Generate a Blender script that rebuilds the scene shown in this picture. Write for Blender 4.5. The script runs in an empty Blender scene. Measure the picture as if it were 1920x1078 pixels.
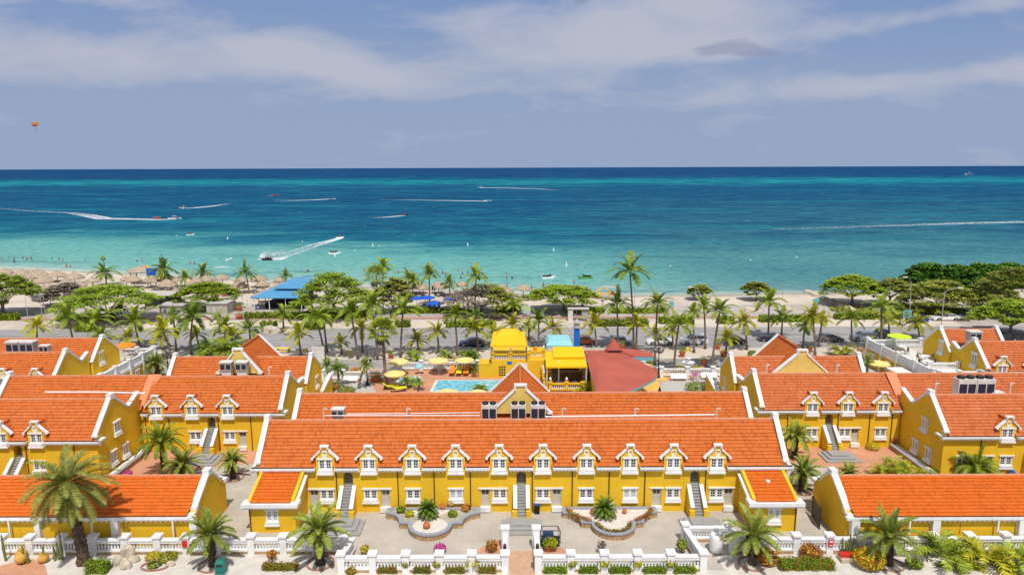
import bpy, math, random
from math import sin, cos, pi, radians as R
from mathutils import Vector, Matrix
random.seed(7)
SC = bpy.context.scene
COL = SC.collection
# ---------------------------------------------------------------- camera
F = 1280.0; PIT = R(9.97); ROL = R(-0.21); CH = 32.0     # focal length in photo pixels, pitch, roll, height
cam_d = bpy.data.cameras.new('camera'); cam = bpy.data.objects.new('camera', cam_d); COL.objects.link(cam)
cam_d.sensor_width = 36; cam_d.lens = 36 * F / 1920; cam_d.clip_start = 0.5; cam_d.clip_end = 90000
_c, _s, _cp, _sp = cos(ROL), sin(ROL), cos(PIT), sin(PIT)
rt = Vector((_c, _s * _sp, _s * _cp)); up = Vector((-_s, _c * _sp, _c * _cp)); bk = rt.cross(up)
cam.matrix_world = Matrix(((rt.x, up.x, bk.x, 0), (rt.y, up.y, bk.y, 0), (rt.z, up.z, bk.z, CH), (0, 0, 0, 1)))
SC.camera = cam
def ray(x, y):
    u = (x - 960) / F; v = (y - 539) / F
    u2 = u * _c + v * _s; v2 = -u * _s + v * _c
    return u2, _cp - v2 * _sp, -(_sp + v2 * _cp)
def G(x, y, z=0.0):            # survey helper: photo point on the level z -> world point
    d = ray(x, y); t = (z - CH) / d[2]; return Vector((d[0] * t, d[1] * t, z))
def GY(x, y, Y):               # survey helper: photo point on the vertical plane at distance Y
    d = ray(x, y); t = Y / d[1]; return Vector((d[0] * t, Y, CH + d[2] * t))
# ---------------------------------------------------------------- sky, sun, exposure
SUN_EL, SUN_AZ = 62.0, 10.0     # azimuth measured from straight behind the camera towards its right
# photographed cloud banks as (u, v, size u, size v, tilt, strength)
CLOUDS = ((-.60, .150, .22, .036, -2, .75), (-.33, .165, .13, .030, -6, .85), (-.24, .135, .12, .022, -10, .7), (-.80, .20, .10, .04, 10, .45), (-.52, .23, .10, .012, -4, .45),
 (.10, .19, .18, .045, 8, .85), (.28, .165, .11, .03, 0, .75), (.05, .15, .20, .02, 4, .5), (.36, .105, .34, .020, 3, .42), (.60, .21, .30, .014, 9, .55), (.85, .15, .28, .022, 7, .45), (.27, .225, .12, .025, 0, .6), (.62, .125, .25, .016, 5, .38), (.05, .115, .25, .014, 2, .33), (-.05, .20, .06, .02, 20, .4))
W = bpy.data.worlds.new('World'); SC.world = W; W.use_nodes = True
nt = W.node_tree; N = nt.nodes; L = nt.links
for n in list(N): N.remove(n)
def nn(t, **k):
    n = N.new(t)
    for a, b in k.items(): setattr(n, a, b)
    return n
out = nn('ShaderNodeOutputWorld'); bg = nn('ShaderNodeBackground'); bg.inputs[1].default_value = 0.1
sky = nn('ShaderNodeTexSky', sky_type='NISHITA'); sky.sun_disc = False
sky.sun_elevation = R(SUN_EL); sky.sun_rotation = R(180 - SUN_AZ); sky.air_density = 1.0; sky.dust_density = 0.3; sky.ozone_density = 2.0
tc = nn('ShaderNodeTexCoord')
sep = nn('ShaderNodeSeparateXYZ'); L.new(tc.outputs['Generated'], sep.inputs[0])
def math_(op, a, b=None, c=None, clamp=False):
    m = nn('ShaderNodeMath', operation=op); m.use_clamp = clamp
    for i, q in enumerate((a, b, c)):
        if q is None: continue
        if isinstance(q, (int, float)): m.inputs[i].default_value = q
        else: L.new(q, m.inputs[i])
    return m.outputs[0]
# cloud banks placed by direction: azimuth tangent u and elevation tangent v, broken up by noise
uu = math_('DIVIDE', sep.outputs[0], math_('MAXIMUM', sep.outputs[1], 0.05)); vv = math_('DIVIDE', sep.outputs[2], math_('MAXIMUM', sep.outputs[1], 0.05))
comb = nn('ShaderNodeCombineXYZ'); L.new(uu, comb.inputs[0]); L.new(vv, comb.inputs[1])
def noise(scale, det, rough, off, sx=1, sy=1, dist=0.0, rot=0):
    mp = nn('ShaderNodeMapping'); mp.inputs['Location'].default_value = off; mp.inputs['Scale'].default_value = (sx, sy, 1); mp.inputs['Rotation'].default_value = (0, 0, R(rot)); L.new(comb.outputs[0], mp.inputs[0])
    n = nn('ShaderNodeTexNoise'); n.inputs['Scale'].default_value = scale; n.inputs['Detail'].default_value = det; n.inputs['Roughness'].default_value = rough; n.inputs['Distortion'].default_value = dist
    L.new(mp.outputs[0], n.inputs['Vector']); return n.outputs['Fac']
def ramp(f, pts):
    r = nn('ShaderNodeValToRGB'); e = r.color_ramp.elements
    while len(e) < len(pts): e.new(0.5)
    for i, (p, c) in enumerate(pts): e[i].position = p; e[i].color = (c, c, c, 1) if isinstance(c, (int, float)) else (*c, 1)
    L.new(f, r.inputs[0]); return r.outputs[0]
def mixc(fac, a, b):
    m = nn('ShaderNodeMix', data_type='RGBA')
    if isinstance(fac, float): m.inputs[0].default_value = fac
    else: L.new(fac, m.inputs[0])
    for i, q in ((6, a), (7, b)):
        if isinstance(q, tuple): m.inputs[i].default_value = (*q, 1)
        else: L.new(q, m.inputs[i])
    return m.outputs[2]
def blob(u0, v0, su, sv, rot, amp):
    du = math_('SUBTRACT', uu, u0); dv = math_('SUBTRACT', vv, v0); c_, s_ = cos(R(rot)), sin(R(rot))
    a = math_('DIVIDE', math_('ADD', math_('MULTIPLY', du, c_), math_('MULTIPLY', dv, s_)), su); b = math_('DIVIDE', math_('SUBTRACT', math_('MULTIPLY', dv, c_), math_('MULTIPLY', du, s_)), sv)
    e = math_('POWER', 2.718, math_('MULTIPLY', math_('ADD', math_('MULTIPLY', a, a), math_('MULTIPLY', b, b)), -1.0)); return math_('MULTIPLY', e, amp)
acc = None
for q in CLOUDS:
    z = blob(*q); acc = z if acc is None else math_('ADD', acc, z)
nzf = noise(7.0, 10, 0.62, (3.1, 1.3, 0), 0.8, 2.4, 0.4, 4); nz2 = noise(1.6, 5, 0.5, (7.7, 2.2, 0), 0.7, 3.2, 0.3, -6)
dens = math_('ADD', acc, math_('MULTIPLY', math_('SUBTRACT', nzf, 0.5), 1.9))
cm = ramp(dens, [(0.15, 0.0), (0.50, 0.55), (0.95, 1.0)])
hazev = ramp(vv, [(0.0, 1.0), (0.10, 0.86), (0.19, 0.42), (0.30, 0.25)])
veil = math_('ADD', hazev, math_('MULTIPLY', math_('SUBTRACT', nz2, 0.45), 0.8), clamp=True)
base = mixc(ramp(vv, [(0.0, 0.0), (0.25, 1.0)]), (2.9, 3.95, 5.7), (1.6, 2.75, 5.6))
c1 = mixc(veil, base, (3.2, 4.05, 5.85))
c2 = mixc(math_('MULTIPLY', cm, 0.9), c1, (5.2, 5.4, 6.4))
dk = None
for q in ((.27, .158, .035, .012, 10, .62), (.33, .1605, .04, .016, -8, .75), (.37, .156, .03, .009, 0, .5), (.10, .232, .022, .012, 35, 1.0), (.80, .094, .12, .006, 5, .55), (.98, .099, .06, .006, 8, .6)):
    z = blob(*q); dk = z if dk is None else math_('ADD', dk, z)
dk = ramp(math_('ADD', dk, math_('MULTIPLY', math_('SUBTRACT', nzf, 0.5), 2.2)), [(0.36, 0.0), (0.66, 1.0)])
c2 = mixc(math_('MULTIPLY', dk, 0.6), c2, (2.6, 3.0, 4.5))
# out of view overhead: physical sky mixed with an added pale tone for fill light
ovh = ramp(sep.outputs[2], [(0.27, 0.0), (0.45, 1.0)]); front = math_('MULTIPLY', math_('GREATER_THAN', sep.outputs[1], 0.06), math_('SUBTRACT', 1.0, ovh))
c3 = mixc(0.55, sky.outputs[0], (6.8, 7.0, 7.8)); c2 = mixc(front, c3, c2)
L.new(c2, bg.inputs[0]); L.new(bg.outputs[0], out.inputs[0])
sd = bpy.data.lights.new('sun', 'SUN'); sd.energy = 4.1; sd.angle = R(0.53); sd.color = (1.0, 0.955, 0.88)
so = bpy.data.objects.new('sun', sd); COL.objects.link(so)
sv = Vector((sin(R(SUN_AZ)) * cos(R(SUN_EL)), -cos(R(SUN_AZ)) * cos(R(SUN_EL)), sin(R(SUN_EL))))
so.rotation_euler = sv.to_track_quat('Z', 'Y').to_euler()
vs = SC.view_settings; vs.view_transform = 'Standard'; vs.look = 'None'; vs.exposure = -0.07; vs.gamma = 1
SC.render.engine = 'CYCLES'
SC.cycles.max_bounces = 6; SC.cycles.diffuse_bounces = 3; SC.cycles.transparent_max_bounces = 6
# ---------------------------------------------------------------- materials
def mat(name, col, rough=0.8, var=0.0, vs=1.0, bump=0.0, bs=20.0, spec=0.3, metal=0.0, col2=None, obj_coord=True, streak=0.0):
    m = bpy.data.materials.new(name); m.use_nodes = True; t = m.node_tree; n = t.nodes; l = t.links
    b = n['Principled BSDF']; b.inputs['Base Color'].default_value = (*col, 1); b.inputs['Roughness'].default_value = rough
    b.inputs['Specular IOR Level'].default_value = spec; b.inputs['Metallic'].default_value = metal
    g = n.new('ShaderNodeNewGeometry')
    if var > 0 or col2:
        ns = n.new('ShaderNodeTexNoise'); ns.inputs['Scale'].default_value = vs; ns.inputs['Detail'].default_value = 6; ns.inputs['Roughness'].default_value = 0.6
        l.new(g.outputs['Position'], ns.inputs['Vector'])
        r = n.new('ShaderNodeValToRGB'); r.color_ramp.elements[0].position = 0.32; r.color_ramp.elements[1].position = 0.68
        a = col2 if col2 else tuple(max(0, c * (1 - var)) for c in col)
        r.color_ramp.elements[0].color = (*a, 1)
        r.color_ramp.elements[1].color = (*(tuple(min(1, c * (1 + var * 0.4)) for c in col)), 1)
        l.new(ns.outputs['Fac'], r.inputs[0]); l.new(r.outputs[0], b.inputs['Base Color'])
    if streak > 0:       # faint rain streaks running down the render
        mp = n.new('ShaderNodeMapping'); mp.inputs['Scale'].default_value = (1.6, 1.6, .35); l.new(g.outputs['Position'], mp.inputs[0])
        s1 = n.new('ShaderNodeTexNoise'); s1.inputs['Scale'].default_value = 1.4; s1.inputs['Detail'].default_value = 7; s1.inputs['Roughness'].default_value = .65; l.new(mp.outputs[0], s1.inputs['Vector'])
        r1 = n.new('ShaderNodeValToRGB'); r1.color_ramp.elements[0].position = .28; r1.color_ramp.elements[1].position = .52; k = 1 - streak * 1.6; r1.color_ramp.elements[0].color = (k, k * .97, k * .94, 1); l.new(s1.outputs['Fac'], r1.inputs[0])
        q1 = n.new('ShaderNodeMix'); q1.data_type = 'RGBA'; q1.blend_type = 'MULTIPLY'; q1.inputs[0].default_value = 1; l.new(r.outputs[0], q1.inputs[6]); l.new(r1.outputs[0], q1.inputs[7]); l.new(q1.outputs[2], b.inputs['Base Color'])
    if bump > 0:
        nb = n.new('ShaderNodeTexNoise'); nb.inputs['Scale'].default_value = bs; nb.inputs['Detail'].default_value = 5
        l.new(g.outputs['Position'], nb.inputs['Vector'])
        bp = n.new('ShaderNodeBump'); bp.inputs['Strength'].default_value = bump; bp.inputs['Distance'].default_value = 0.05
        l.new(nb.outputs['Fac'], bp.inputs['Height']); l.new(bp.outputs[0], b.inputs['Normal'])
    return m
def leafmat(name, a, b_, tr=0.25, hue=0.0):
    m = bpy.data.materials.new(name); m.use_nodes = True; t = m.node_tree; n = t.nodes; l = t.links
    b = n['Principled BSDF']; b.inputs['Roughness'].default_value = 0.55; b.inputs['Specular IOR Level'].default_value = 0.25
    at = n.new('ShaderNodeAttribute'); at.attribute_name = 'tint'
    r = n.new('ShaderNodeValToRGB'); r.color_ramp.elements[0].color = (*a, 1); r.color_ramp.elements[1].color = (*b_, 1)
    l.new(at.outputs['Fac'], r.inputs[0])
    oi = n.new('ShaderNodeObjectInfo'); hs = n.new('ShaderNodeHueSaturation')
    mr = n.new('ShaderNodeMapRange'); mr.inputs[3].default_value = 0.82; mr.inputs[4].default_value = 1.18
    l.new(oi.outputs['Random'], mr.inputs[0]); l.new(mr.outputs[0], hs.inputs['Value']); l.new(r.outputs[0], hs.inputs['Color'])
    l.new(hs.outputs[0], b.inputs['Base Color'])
    tb = n.new('ShaderNodeBsdfTranslucent'); l.new(hs.outputs[0], tb.inputs[0])
    mx = n.new('ShaderNodeMixShader'); mx.inputs[0].default_value = tr
    l.new(b.outputs[0], mx.inputs[1]); l.new(tb.outputs[0], mx.inputs[2]); l.new(mx.outputs[0], n['Material Output'].inputs[0])
    return m
def tilemat(name, base, dark, pale, patch=0.25):
    m = bpy.data.materials.new(name); m.use_nodes = True; t = m.node_tree; n = t.nodes; l = t.links
    b = n['Principled BSDF']; b.inputs['Roughness'].default_value = 0.7; b.inputs['Specular IOR Level'].default_value = 0.25
    uv = n.new('ShaderNodeUVMap'); uv.uv_map = 'UVMap'
    fl = n.new('ShaderNodeVectorMath'); fl.operation = 'FLOOR'; l.new(uv.outputs[0], fl.inputs[0])
    wn = n.new('ShaderNodeTexWhiteNoise'); wn.noise_dimensions = '2D'; l.new(fl.outputs[0], wn.inputs['Vector'])
    r = n.new('ShaderNodeValToRGB'); e = r.color_ramp.elements; e.new(0.5); e.new(0.93)
    for i, (p, c) in enumerate([(0.0, dark), (0.35, base), (0.93, base), (1.0, tuple((p_ + q_) / 2 for p_, q_ in zip(base, pale)))]): e[i].position = p; e[i].color = (*c, 1)
    l.new(wn.outputs['Value'], r.inputs[0])
    g = n.new('ShaderNodeNewGeometry'); ns = n.new('ShaderNodeTexNoise'); ns.inputs['Scale'].default_value = 0.35; ns.inputs['Detail'].default_value = 5
    l.new(g.outputs['Position'], ns.inputs['Vector'])
    r2 = n.new('ShaderNodeValToRGB'); r2.color_ramp.elements[0].position = 0.56; r2.color_ramp.elements[1].position = 0.75
    l.new(ns.outputs['Fac'], r2.inputs[0])
    ml = n.new('ShaderNodeMath'); ml.operation = 'MULTIPLY'; ml.inputs[1].default_value = patch; l.new(r2.outputs[0], ml.inputs[0])
    mx = n.new('ShaderNodeMix'); mx.data_type = 'RGBA'; l.new(ml.outputs[0], mx.inputs[0]); l.new(r.outputs[0], mx.inputs[6]); mx.inputs[7].default_value = (*pale, 1)
    # fine dark weather stains
    n3 = n.new('ShaderNodeTexNoise'); n3.inputs['Scale'].default_value = 2.2; n3.inputs['Detail'].default_value = 8; n3.inputs['Roughness'].default_value = 0.7
    l.new(g.outputs['Position'], n3.inputs['Vector'])
    r3 = n.new('ShaderNodeValToRGB'); r3.color_ramp.elements[0].position = 0.25; r3.color_ramp.elements[1].position = 0.5
    r3.color_ramp.elements[0].color = (0.62, 0.6, 0.58, 1); l.new(n3.outputs['Fac'], r3.inputs[0])
    m2 = n.new('ShaderNodeMix'); m2.data_type = 'RGBA'; m2.blend_type = 'MULTIPLY'; m2.inputs[0].default_value = 0.8
    l.new(mx.outputs[2], m2.inputs[6]); l.new(r3.outputs[0], m2.inputs[7]); l.new(m2.outputs[2], b.inputs['Base Color'])
    return m
M = dict(
 yellow=mat('yellow_paint', (0.80, 0.485, 0.022), 0.75, 0.10, 0.5, 0.25, 25, streak=.035),
 yellow_dark=mat('ochre_paint', (0.74, 0.42, 0.02), 0.8, 0.12, 0.6, 0.2, 25, streak=.05),
 cream=mat('cream_yellow_render', (0.74, 0.52, 0.14), 0.85, 0.12, 0.7, 0.2, 20),
 white=mat('white_paint', (0.80, 0.80, 0.80), 0.6, 0.10, 1.3, 0.15, 20, streak=.08),
 white_clean=mat('white_frame', (0.80, 0.80, 0.79), 0.45),
 offwhite=mat('off_white', (0.66, 0.64, 0.60), 0.8, 0.15, 1.5),
 tile=tilemat('orange_roof_tile', (0.55, 0.142, 0.026), (0.45, 0.104, 0.020), (0.60, 0.20, 0.070)),
 tile2=tilemat('bright_roof_tile', (0.63, 0.145, 0.015), (0.55, 0.118, 0.013), (0.63, 0.18, 0.035), 0.15),
 tile3=tilemat('weathered_roof_tile', (0.53, 0.148, 0.045), (0.43, 0.110, 0.034), (0.60, 0.23, 0.11), 0.4),
 ridge=mat('ridge_tile', (0.58, 0.15, 0.05), 0.75, 0.35, 2.0, col2=(0.50, 0.30, 0.20)),
 salmon=mat('salmon_flashing', (0.76, 0.25, 0.12), 0.7, 0.1, 1),
 glass=mat('window_glass', (0.13, 0.125, 0.12), 0.12, 0.1, 0.75, spec=0.5, col2=(.012, .014, .018)),
 curtain=mat('drawn_curtain', (0.45, 0.47, 0.50), 0.3, 0.1, 3, spec=0.6),
 doorm=mat('beige_door', (0.52, 0.47, 0.40), 0.6, 0.08, 3),
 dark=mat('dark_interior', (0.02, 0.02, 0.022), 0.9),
 pipe=mat('bronze_pipe', (0.055, 0.035, 0.025), 0.5),
 stair=mat('grey_stair', (0.33, 0.32, 0.31), 0.85, 0.15, 2, 0.2, 15),
 grey=mat('grey_coping', (0.30, 0.32, 0.36), 0.8, 0.12, 2),
 stone=mat('brown_stone_cladding', (0.50, 0.33, 0.16), 0.9, 0.4, 4.0, 0.6, 8, col2=(0.26, 0.15, 0.07)),
 pave=mat('beige_paver', (0.42, 0.385, 0.335), 0.9, 0.12, 0.35, 0.2, 6),
 conc=mat('concrete_slab', (0.47, 0.45, 0.42), 0.9, 0.1, 0.8, 0.2, 8),
 black=mat('black_metal', (0.015, 0.015, 0.017), 0.45),
 steel=mat('steel', (0.45, 0.46, 0.48), 0.35, metal=0.7),
 terracotta=mat('terracotta_pot', (0.55, 0.16, 0.06), 0.8, 0.2, 4),
 rock=mat('pale_rock', (0.55, 0.47, 0.36), 0.95, 0.3, 2.0, 0.8, 5),
 red=mat('red_paint', (0.55, 0.03, 0.02), 0.5), blue=mat('blue_paint', (0.01, 0.16, 0.62), 0.5),
 teal=mat('teal_paint', (0.14, 0.45, 0.50), 0.6), green=mat('green_plastic', (0.01, 0.16, 0.13), 0.4),
 canvas_y=mat('yellow_awning_canvas', (0.88, 0.50, 0.003), 0.7, 0.06, 0.6), canvas_b=mat('pale_blue_awning_canvas', (0.28, 0.58, 0.62), 0.7, 0.06, 0.6),
 parasol=mat('cream_parasol_canvas', (0.85, 0.62, 0.22), 0.8, 0.06, 1), parasol_y=mat('yellow_parasol_canvas', (0.85, 0.62, 0.05), 0.8),
 orange=mat('orange_canvas', (0.85, 0.24, 0.02), 0.75), lime=mat('lime_canvas', (0.52, 0.72, 0.03), 0.75), lemon=mat('lemon_plastic', (0.75, 0.72, 0.02), 0.6),
 deepblue=mat('deep_blue_canvas', (0.01, 0.10, 0.55), 0.75),
 thatch=mat('dry_palm_thatch', (0.44, 0.34, 0.25), 1.0, 0.35, 1.5, 1.0, 9, col2=(0.30, 0.225, 0.16)),
 wood=mat('weathered_wood', (0.20, 0.13, 0.08), 0.9, 0.3, 5), palebark=mat('grey_bark', (0.24, 0.20, 0.17), 0.95, 0.35, 3, 0.6, 8),
 datebark=mat('date_palm_bark', (0.13, 0.09, 0.06), 1.0, 0.45, 6, 1.0, 12, col2=(0.022, 0.015, 0.012)),
 asphalt=mat('asphalt', (0.165, 0.16, 0.158), 0.9, 0.15, 0.15, 0.1, 6),
 leaf_g=leafmat('coconut_leaf_green', (0.07, 0.15, 0.010), (0.46, 0.52, 0.045)),
 leaf_y=leafmat('coconut_leaf_yellow', (0.14, 0.20, 0.008), (0.66, 0.56, 0.03)),
 leaf_d=leafmat('palm_leaf_dark', (0.045, 0.11, 0.010), (0.32, 0.42, 0.04)),
 leaf_date=leafmat('date_palm_leaf', (0.08, 0.14, 0.015), (0.48, 0.52, 0.09)),
 leaf_dry=leafmat('date_palm_leaf_dusty', (0.07, 0.095, 0.015), (0.46, 0.45, 0.10)),
 leaf_ac=leafmat('acacia_leaf', (0.10, 0.19, 0.008), (0.40, 0.50, 0.035), 0.3),
 leaf_sg=leafmat('sea_grape_leaf', (0.015, 0.06, 0.006), (0.10, 0.22, 0.015), 0.15),
 leaf_olive=leafmat('olive_leaf', (0.10, 0.13, 0.015), (0.38, 0.40, 0.06), 0.2),
 twig=leafmat('bare_twig', (0.13, 0.10, 0.075), (0.30, 0.24, 0.18), 0.05),
 hedge=leafmat('hedge_leaf', (0.06, 0.11, 0.006), (0.34, 0.42, 0.02), 0.2),
 hedge_o=leafmat('hedge_leaf_orange', (0.10, 0.13, 0.01), (0.42, 0.24, 0.03), 0.15),
 croton=leafmat('croton_leaf', (0.16, 0.015, 0.008), (0.78, 0.38, 0.03), 0.15),
 pinkfl=leafmat('bougainvillea_bloom', (0.45, 0.03, 0.22), (0.75, 0.16, 0.45), 0.25),
 redfl=leafmat('red_bloom', (0.45, 0.02, 0.01), (0.8, 0.12, 0.03), 0.2),
 yelfl=leafmat('yellow_leaf', (0.35, 0.30, 0.01), (0.75, 0.62, 0.03), 0.2),
)
# ---------------------------------------------------------------- mesh builder
class MB:
    def __init__(s): s.v = []; s.f = []; s.m = []; s.uv = []; s.t = []; s.xf = None; s.tint = 0.5
    def add(s, vs, fs, m=0, uvs=None):
        b = len(s.v)
        if s.xf is not None: vs = [s.xf @ Vector(q) for q in vs]
        s.v += [tuple(q) for q in vs]; s.t += [s.tint] * len(vs)
        for i, f in enumerate(fs):
            s.f.append(tuple(b + k for k in f)); s.m.append(m)
            s.uv.append(uvs[i] if uvs else None)
        return s
    def box(s, x0, x1, y0, y1, z0, z1, m=0):
        return s.add([(x0, y0, z0), (x1, y0, z0), (x1, y1, z0), (x0, y1, z0), (x0, y0, z1), (x1, y0, z1), (x1, y1, z1), (x0, y1, z1)],
              [(0, 3, 2, 1), (4, 5, 6, 7), (0, 1, 5, 4), (1, 2, 6, 5), (2, 3, 7, 6), (3, 0, 4, 7)], m)
    def quad(s, a, b, c, d, m=0): return s.add([a, b, c, d], [(0, 1, 2, 3)], m)
    def prism(s, pts, vec, m=0):            # closed polygon of 3-D points pushed along a vector
        n = len(pts); vec = Vector(vec); a = [Vector(p) for p in pts]; b = [p + vec for p in a]
        return s.add(a + b, [tuple(range(n))[::-1], tuple(range(n, 2 * n))] + [(i, (i + 1) % n, n + (i + 1) % n, n + i) for i in range(n)], m)
    def tube(s, pts, rad, n=8, m=0, cap=True):
        pts = [Vector(p) for p in pts]; k = len(pts)
        if not hasattr(rad, '__len__'): rad = [rad] * k
        vs = []
        for i, p in enumerate(pts):
            d = (pts[min(i + 1, k - 1)] - pts[max(i - 1, 0)]).normalized()
            a = d.orthogonal() if abs(d.z) < 0.9 else d.cross(Vector((0, 1, 0)))
            a.normalize(); b = d.cross(a)
            for j in range(n):
                t = 2 * pi * j / n; vs.append(p + (a * cos(t) + b * sin(t)) * rad[i])
        fs = [(i * n + j, i * n + (j + 1) % n, (i + 1) * n + (j + 1) % n, (i + 1) * n + j) for i in range(k - 1) for j in range(n)]
        if cap: fs += [tuple(range(n))[::-1], tuple(range((k - 1) * n, k * n))]
        return s.add(vs, fs, m)
    def lathe(s, prof, c=(0, 0, 0), n=12, m=0, sx=1, sy=1):
        vs = [(c[0] + r * cos(2 * pi * j / n) * sx, c[1] + r * sin(2 * pi * j / n) * sy, c[2] + z) for r, z in prof for j in range(n)]
        k = len(prof)
        fs = [(i * n + j, i * n + (j + 1) % n, (i + 1) * n + (j + 1) % n, (i + 1) * n + j) for i in range(k - 1) for j in range(n)]
        fs += [tuple(range(n))[::-1], tuple(range((k - 1) * n, k * n))]
        return s.add(vs, fs, m)
    def build(s, name, mats, parent=None, smooth=False, loc=None):
        me = bpy.data.meshes.new(name); me.from_pydata(s.v, [], s.f)
        mats = mats if isinstance(mats, (list, tuple)) else [mats]
        for q in mats: me.materials.append(q if not isinstance(q, str) else M[q])
        if len(mats) > 1: me.polygons.foreach_set('material_index', s.m)
        if any(u is not None for u in s.uv):
            ul = me.uv_layers.new(name='UVMap'); d = []
            for f, u in zip(s.f, s.uv):
                for k in range(len(f)): d += list(u[k]) if u else [0.0, 0.0]
            ul.data.foreach_set('uv', d)
        a = me.attributes.new('tint', 'FLOAT', 'POINT'); a.data.foreach_set('value', s.t)
        if smooth: me.polygons.foreach_set('use_smooth', [True] * len(s.f))
        me.update()
        o = bpy.data.objects.new(name, me); COL.objects.link(o)
        if parent: o.parent = parent
        if loc is not None: o.location = loc
        return o
def tag(o, label=None, cat=None, group=None, kind=None):
    if label: o['label'] = label
    if cat: o['category'] = cat
    if group: o['group'] = group
    if kind: o['kind'] = kind
    return o
def thing(name, label, cat, loc=(0, 0, 0), rz=0.0, group=None):
    o = bpy.data.objects.new(name, None); COL.objects.link(o); o.location = loc; o.rotation_euler = (0, 0, rz)
    o.empty_display_size = 0.3
    return tag(o, label, cat, group)
KIDS = {}
def kids(o):
    return [c for c in bpy.data.objects if c.parent == o]
def clone(o, parent=None, loc=None, rz=None, sc=None, label=None, _k=None):
    if _k is None: _k = snap(o)
    c = o.copy(); COL.objects.link(c); c.parent = parent
    if loc is not None: c.location = loc
    if rz is not None: c.rotation_euler = (0, 0, rz)
    if sc is not None: c.scale = sc if hasattr(sc, '__len__') else (sc, sc, sc)
    if label: c['label'] = label
    for ch, sub in _k: clone(ch, c, _k=sub)
    return c
SNAP = {}
def snap(o):
    if o.name in SNAP: return SNAP[o.name]
    SNAP[o.name] = [(c, snap(c)) for c in kids(o)]
    return SNAP[o.name]
class Proto:            # the first use places the original, later uses copy it
    def __init__(s, o): s.o = o; s.used = False; snap(o)
    def put(s, parent=None, loc=(0, 0, 0), rz=0.0, sc=1.0, label=None):
        if not s.used:
            s.used = True; o = s.o; o.parent = parent; o.location = loc; o.rotation_euler = (0, 0, rz)
            o.scale = sc if hasattr(sc, '__len__') else (sc, sc, sc)
            if label: o['label'] = label
            return o
        return clone(s.o, parent, loc, rz, sc, label, _k=SNAP[s.o.name])
ORD = 'first second third fourth fifth sixth seventh eighth ninth tenth eleventh twelfth thirteenth fourteenth fifteenth sixteenth seventeenth eighteenth nineteenth twentieth'.split()
def ordw(i):
    if i < 20: return ORD[i]
    t, u = divmod(i + 1, 10)
    return {2: 'twenty', 3: 'thirty', 4: 'forty', 5: 'fifty'}[t] + ('-' + ORD[u - 1] if u else '').replace('-', '-') if u else {2: 'twentieth', 3: 'thirtieth', 4: 'fortieth', 5: 'fiftieth'}[t]
# ================================================================ ground, roads, sea
def sheet(name, pts, z, m, label=None):
    b = MB(); b.add([(p[0], p[1], z) for p in pts], [tuple(range(len(pts)))])
    o = b.build(name, m); o['kind'] = 'structure'
    if label: o['label'] = label
    return o
SHX = [-60000, -700, -400, -168, -118, -73, -38, 0, 32, 60, 90, 110, 160, 230, 400, 900, 60000]
SHY = [236, 236, 234, 224, 211, 195, 185.5, 175, 170.5, 172.5, 174.5, 176, 186, 196, 205, 215, 215]
def shore(x):
    for i in range(len(SHX) - 1):
        if x <= SHX[i + 1]:
            t = (x - SHX[i]) / (SHX[i + 1] - SHX[i]); return SHY[i] * (1 - t) + SHY[i + 1] * t
    return SHY[-1]
# land sheet
xs = sorted(set([x for x in SHX if abs(x) < 2000] + list(range(-240, 260, 6)) + [-2500, 2500]))
b = MB()
for i in range(len(xs) - 1):
    a, c = xs[i], xs[i + 1]
    b.add([(a, -300, 0), (c, -300, 0), (c, shore(c) + 4, 0), (a, shore(a) + 4, 0)], [(0, 1, 2, 3)])
def sandmat():
    m = mat('coral_sand', (0.56, 0.475, 0.385), 0.95, 0.0)
    t = m.node_tree; n = t.nodes; l = t.links; b = n['Principled BSDF']; g = n.new('ShaderNodeNewGeometry')
    a = n.new('ShaderNodeTexNoise'); a.inputs['Scale'].default_value = 0.09; a.inputs['Detail'].default_value = 9; a.inputs['Roughness'].default_value = 0.65
    l.new(g.outputs['Position'], a.inputs['Vector'])
    r = n.new('ShaderNodeValToRGB'); e = r.color_ramp.elements; e.new(0.5)
    for i, (p, c) in enumerate([(0.3, (0.42, 0.345, 0.27)), (0.5, (0.56, 0.475, 0.385)), (0.72, (0.64, 0.565, 0.475))]): e[i].position = p; e[i].color = (*c, 1)
    l.new(a.outputs['Fac'], r.inputs[0]); l.new(r.outputs[0], b.inputs['Base Color'])
    k = n.new('ShaderNodeTexNoise'); k.inputs['Scale'].default_value = 2.5; k.inputs['Detail'].default_value = 6; l.new(g.outputs['Position'], k.inputs['Vector'])
    bp = n.new('ShaderNodeBump'); bp.inputs['Strength'].default_value = 0.5; bp.inputs['Distance'].default_value = 0.12; l.new(k.outputs['Fac'], bp.inputs['Height']); l.new(bp.outputs[0], b.inputs['Normal'])
    return m
M['sand'] = sandmat()
g = b.build('ground', 'sand'); g['kind'] = 'structure'
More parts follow.
